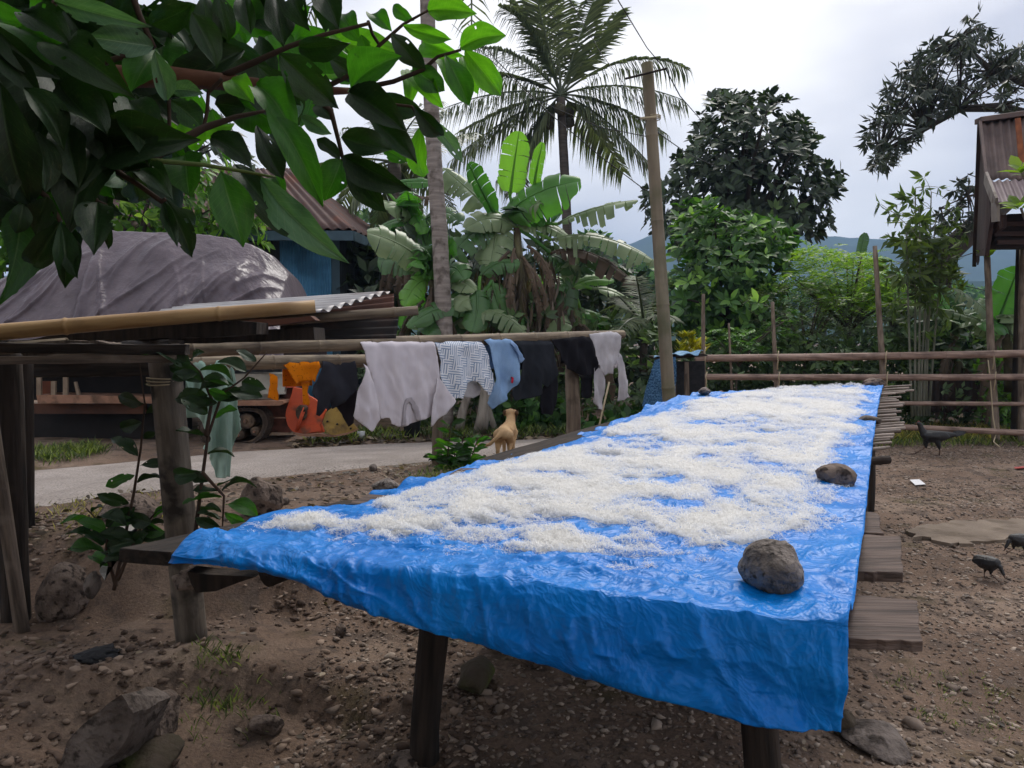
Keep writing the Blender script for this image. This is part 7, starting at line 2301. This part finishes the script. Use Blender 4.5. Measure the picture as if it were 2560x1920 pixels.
grass('grass', 'grass tuft round the foot of the grey bamboo post', pts_px([(450, 1660), (520, 1615), (600, 1640), (620, 1690), (520, 1700)], 22, 2), 0.05, F_GRASS, 2, 9, 0.025)
grass('grass', 'scattered grass on the mossy bank at lower left', pts_px([(420, 1740), (560, 1700), (720, 1660), (700, 1800), (500, 1850), (400, 1900)], 16, 3), 0.045, F_GRASS, 3, 6, 0.03)
grass('grass', 'thin weeds at the lane edge left of the boulders', pts_px([(80, 1270), (250, 1245), (420, 1225), (400, 1290), (120, 1330)], 40, 4), 0.05, F_GRASSY, 4, 8, 0.05)
grass('grass', 'straw coloured long grass behind the far tarp edge', np.stack([rng.uniform(2.0, 3.9, 60), rng.uniform(9.3, 10.2, 60)], -1), 0.5, F_GRASSY, 5, 12, 0.06)
grass('grass', 'low green grass along the foot of the right fence', np.stack([rng.uniform(4.0, 7.5, 260), rng.uniform(8.9, 10.6, 260)], -1), 0.10, F_GRASS, 6, 14, 0.08)
grass('grass', 'pale dry grass beyond the right fence', np.stack([rng.uniform(4.0, 7.5, 200), rng.uniform(9.4, 11.0, 200)], -1), 0.14, F_GRASSY, 7, 14, 0.1)
grass('grass', 'sparse weeds between the clothes posts', pts_px([(1000, 1190), (1100, 1165), (1300, 1145), (1280, 1160), (1050, 1215)], 40, 8), 0.06, F_GRASS, 8, 8, 0.04)
grass('grass', 'weeds along the far side of the lane', np.stack([x_ := rng.uniform(-2.2, 1.6, 160), yf(x_) + 0.1 + 0.6 * rng.random(160)], -1), 0.13, F_GRASS, 9, 12, 0.06)
grass('moss_tufts', 'small moss and weed tufts on the lower right yard', pts_px([(2200, 1690), (2400, 1660), (2540, 1740), (2540, 1860), (2330, 1820)], 26, 10), 0.025, F_GRASS, 10, 14, 0.03)

# ------------------------------------------------------------------ animals: one continuous skin each
def blob_mesh(chains, voxel, smooth_it=6, M_=None):
    bm = bmesh.new()
    for ch in chains:
        for (a, b_) in zip(ch[:-1], ch[1:]):
            pa, pb = Vector(a[:3]), Vector(b_[:3])
            st = max(2, int((pb - pa).length / (min(a[3], b_[3]) * 0.35)) + 1)
            for s in np.linspace(0, 1, st):
                r = lerp(a[3], b_[3], s)
                bmesh.ops.create_icosphere(bm, subdivisions=2, radius=r, matrix=Matrix.Translation(pa.lerp(pb, s)))
    me = bpy.data.meshes.new('blob_src')
    bm.to_mesh(me)
    bm.free()
    o = bpy.data.objects.new('blob_src', me)
    COL.objects.link(o)
    rm = o.modifiers.new('r', 'REMESH')
    rm.mode, rm.voxel_size, rm.use_smooth_shade = 'VOXEL', voxel, True
    sm = o.modifiers.new('s', 'SMOOTH')
    sm.iterations, sm.factor = smooth_it, 0.5
    dg_ = bpy.context.evaluated_depsgraph_get()
    out = bpy.data.meshes.new_from_object(o.evaluated_get(dg_))
    bpy.data.objects.remove(o)
    bpy.data.meshes.remove(me)
    out.polygons.foreach_set('use_smooth', np.ones(len(out.polygons), dtype=bool))
    return out

def tilt(p, yaw, s=1.0):
    return Matrix.Translation(Vector(p)) @ Matrix.Rotation(yaw, 4, 'Z') @ Matrix.Scale(s, 4)

FUR = mat('fur_tan', '#c0a07a', '#a8855e', scale=10, rough=0.95, bump=0.4, bscale=120, bdist=0.004, dirt='#c7ab86', dscale=5, dlo=0.5, dhi=0.7)
chains = [[(-.17, 0, .265, .062), (-.08, 0, .275, .064), (.03, 0, .265, .070), (.12, 0, .27, .074), (.18, 0, .29, .058)],
          [(.17, 0, .295, .055), (.235, 0.0, .35, .044), (.27, .01, .385, .042)],
          [(.265, .01, .395, .046), (.30, .015, .40, .044)], [(.31, .02, .392, .032), (.355, .035, .38, .022)],
          [(.262, .042, .425, .016), (.252, .060, .41, .013), (.258, .068, .385, .010)], [(.262, -.030, .425, .016), (.252, -.048, .412, .013), (.258, -.056, .388, .010)],
          [(-.21, 0, .275, .026), (-.245, .04, .235, .020), (-.25, .10, .175, .017), (-.235, .17, .15, .015), (-.225, .23, .17, .012)]]
for s, fx in ((1, 0.0), (-1, 0.05)):
    chains.append([(-.15, s * .042, .25, .052), (-.12 + fx, s * .048, .175, .036), (-.165 + fx, s * .048, .115, .020), (-.158 + fx, s * .048, .05, .016), (-.148 + fx, s * .048, .018, .018), (-.118 + fx, s * .048, .013, .014)])
    chains.append([(.13, s * .045, .24, .042), (.125 - fx, s * .046, .15, .024), (.135 - fx, s * .046, .08, .017), (.135 - fx, s * .046, .018, .018), (.160 - fx, s * .046, .013, .014)])
dp = gpt(1266, 1150)
o = obj('dog', blob_mesh(chains, 0.0075), FUR, None, tilt(dp, math.radians(80), 0.88))
tag(o, 'small tan dog seen from behind standing between the clothes posts', 'dog')
M_EAR = mat('fur_dark_ear', '#5a4331', rough=0.95)
for s in (-1, 1):
    e = obj('ear_flap', rock_mesh(0.012, 0.02, 0.026, 4 + s, 0.1, 2), M_EAR, o, tilt(dp, math.radians(80), 0.88) @ Matrix.Translation((.250, .006 + s * .056, .405)))

FEA = mat('feathers_black', '#1a1a1d', '#101012', scale=30, rough=0.55, spec=0.5, bump=0.5, bscale=90, bdist=0.004)
SKN = mat('beak_brown', '#5a4136', '#3d2c26', rough=0.7)
def hen(name, label, p, yaw, s, peck=False, fat=1.0):
    ch = [[(-.12, 0, .235, .050 * fat), (-.055, 0, .212, .072 * fat), (.03, 0, .212, .066 * fat), (.10, 0, .225, .047 * fat)] + ([(.17, 0, .232, .030), (.24, 0, .228, .014)] if fat == 1.0 else [(.14, 0, .225, .03)]),
          [(-.10, .03, .225, .045), (0, .045, .215, .040), (.10, .035, .22, .02)], [(-.10, -.03, .225, .045), (0, -.045, .215, .040), (.10, -.035, .22, .02)],
          [(-.085, .03, .18, .038), (-.092, .03, .125, .025), (-.085, .03, .085, .011)], [(.0, -.03, .18, .038), (.018, -.03, .12, .024), (.03, -.03, .075, .011)]]
    if not peck:
        ch += [[(-.13, 0, .25, .042), (-.158, 0, .30, .031), (-.172, 0, .342, .027), (-.186, 0, .352, .025)]]
    else:
        ch += [[(-.13, 0, .235, .040), (-.19, 0, .20, .028), (-.225, 0, .135, .021), (-.235, 0, .12, .020)]]
    M_ = tilt(p, yaw, s)
    o = obj(name, blob_mesh(ch, 0.006, 4), FEA, None, M_)
    hp_ = Vector((-.182, 0, .352)) if not peck else Vector((-.235, 0, .115))
    bd = Vector((-.045, 0, .004)) if not peck else Vector((-.02, 0, -.04))
    V, F = tube([hp_ + bd * 0.3, hp_ + bd * 0.7, hp_ + bd * 1.15], [0.011, 0.008, 0.001], 8)
    obj('beak', mesh('beak', V, F), SKN, o, M_)
    for (kx, ky, kz, fx) in ((-.088, .03, .09, -.205), (.03, -.03, .08, .028)):
        fz = .018 if fx < -.1 else .006
        V, F = tube([(kx, ky, kz), ((kx + fx) / 2 + 0.005, ky, (kz + fz) / 2), (fx, ky, fz)], [0.008, 0.006, 0.006], 7)
        tp_ = [(V, F)]
        for dx, dyy in ((-.045, 0), (-.036, .024), (-.036, -.024), (.022, 0)):
            tp_.append(tube([(fx, ky, fz), (fx + dx, ky + dyy, fz - 0.002 if fz < .01 else fz - .006)], [0.0055, 0.0025], 6))
        V, F = join(tp_)
        obj('foot', mesh('foot', V, F), SKN, o, M_)
    for s_ in (-1, 1):
        W_ = M_ @ Matrix.Translation((.02, s_ * (.062 if fat == 1.0 else .075), .222)) @ Matrix.Rotation(0.12, 4, 'Y')
        obj('wing', rock_mesh(0.115, 0.016, 0.048, 60 + s_, 0.12, 3), FEA, o, W_)
    if not peck:
        for q in range(5):
            V, F = leaf_arrays(np.array([(.15, 0, .235)]), np.array([(1.0, 0.12 * (q - 2), 0.10 + 0.10 * (q % 3))]), np.array([(0, 1.0, 0.3 * (q - 2))]), 0.15 + 0.02 * (q % 2), T8, 0.8)[:2]
            obj('tail_feather', mesh('tail_feather', V, F), FEA, o, M_)
        V, F = tube([hp_ + Vector((.008, 0, .018)), hp_ + Vector((-.006, 0, .028)), hp_ + Vector((-.018, 0, .018))], [0.006, 0.008, 0.004], 6)
        obj('comb', mesh('comb', V, F), mat('comb_red', '#6e2f2a', rough=0.7), o, M_)
    return tag(o, label, 'chicken')
hen('hen', 'black hen striding left in front of the right fence', gpt(2338, 1139), math.radians(-4), 0.97)
hen('chick', 'small dark chick pecking on the gravel, facing away', gpt(2463, 1446), math.radians(115), 0.40, True, 1.4)
hen('chick', 'dark chick pecking at the right picture edge', gpt(2552, 1388), math.radians(8), 0.42, True, 1.35)

# ------------------------------------------------------------------ odds and ends
def flat_px(name, label, cat, px, m, lift=0.01, thick=0.003):
    pts = [gpt(u, v) for u, v in px]
    z = max(p.z for p in pts) + lift
    o = obj(name, slab_mesh([Vector((p.x, p.y, z)) for p in pts], -thick, (0, 0, 1)), m)
    return tag(o, label, cat)
flat_px('paper_scrap', 'white scrap of paper on the gravel below the hen', 'paper', [(2274, 1206), (2298, 1205), (2314, 1216), (2288, 1218)], mat('paper_white', '#cfcfd2', rough=0.8), 0.02)
flat_px('red_scrap', 'red plastic scrap at the right picture edge', 'scrap', [(2534, 1172), (2572, 1167), (2580, 1173), (2538, 1176)], mat('plastic_red', '#9c2f28', rough=0.5), 0.012)
flat_px('white_litter', 'crumpled white plastic beside the sapling foot', 'litter', [(250, 1480), (262, 1462), (300, 1452), (348, 1436), (362, 1442), (320, 1460), (272, 1492)], mat('plastic_white', '#a8a29c', '#8a847e', scale=20, rough=0.6, bump=0.8, bscale=60), 0.02)
c = gpt(240, 1648)
bm_ = rock_mesh(0.10, 0.07, 0.022, 44, 0.5, 4, freq=2.4)
o = obj('black_rag', bm_, mat('rag_black', '#2a2a2d', '#1d1d20', scale=10, rough=0.7, bump=0.8, bscale=40), None, Matrix.Translation((c.x, c.y, c.z + 0.012)))
tag(o, 'crumpled black rag lying on the bank at lower left', 'rag')
# black bucket beyond the lane
c = gpt(1030, 1098)
V, F = tube([(c.x, c.y, c.z), (c.x, c.y, c.z + 0.02), (c.x, c.y, c.z + 0.22), (c.x, c.y, c.z + 0.225)], [0.075, 0.085, 0.105, 0.11], 20, cap=True)
o = obj('bucket', mesh('bucket', V, F), mat('bucket_black', '#25262a', '#1a1b1e', scale=6, rough=0.6))
tag(o, 'black plastic bucket on the far side of the lane', 'bucket')
# weathered stump with forked roots
c = gpt(1200, 1085)
st = thing('tree_stump', 'pale weathered forked stump behind the patterned shirt', 'stump', c)
M_STUMP = mat('stump_bleached', '#9a938a', '#746d65', scale=3, stretch=(6, 6, 1), rough=0.95, bump=0.6, bscale=9)
for pts, r in (([(1198, 1086), (1208, 1040), (1214, 985), (1205, 930)], 0.075), ([(1148, 1078), (1156, 1030), (1172, 980), (1195, 940)], 0.05), ([(1238, 1080), (1226, 1040), (1216, 1000)], 0.035)):
    P = [at(u, v, c.y) for u, v in pts]
    V, F = tube(P, [r * (1.15 - 0.12 * i) for i in range(len(P))], 10, wob=0.25, seed=3)
    obj('trunk_fork', mesh('trunk_fork', V, F), M_STUMP, st)
o = strip('pale_stick', [at(1523, 955, 8.9), at(1508, 1020, 8.8), at(1494, 1082, 8.7)], 0.012, M_ROPE)
tag(o, 'thin pale stick leaning under the grey long-sleeved shirt', 'stick')
o = pole('fallen_branch', gpt(2450, 1046) + Vector((0, 0, 0.03)), gpt(2522, 1068) + Vector((0, 0, 0.03)), 0.018, 0.014, M_TWIG, node=0, kink=0.01)
tag(o, 'dry branch on the ground behind the right fence', 'branch')
c = gpt(903, 1098)
V, F = tube([(c.x, c.y, c.z), (c.x, c.y, c.z + 0.09)], [0.035, 0.045], 12)
o = obj('plastic_cup', mesh('plastic_cup', V, F), mat('plastic_clear_white', '#b5b8ba', rough=0.4))
tag(o, 'small pale plastic cup on the far edge of the lane', 'cup')

# ------------------------------------------------------------------ the hazy air
V, F = box(-2600, 2600, -80, 1700, -8, 175)
hz = obj('haze', mesh('haze', V, F, smooth=False), None, kind='stuff')
hm = bpy.data.materials.new('haze_air')
hm.use_nodes = True
hm.node_tree.nodes.clear()
ho = hm.node_tree.nodes.new('ShaderNodeOutputMaterial')
hv = hm.node_tree.nodes.new('ShaderNodeVolumePrincipled')
hv.inputs['Color'].default_value = (0.42, 0.64, 1.0, 1)
hv.inputs['Density'].default_value = 0.00075
hv.inputs['Anisotropy'].default_value = 0.0
hm.node_tree.links.new(hv.outputs['Volume'], ho.inputs['Volume'])
hz.data.materials.append(hm)
hz['label'] = 'thin bluish haze filling the valley air'
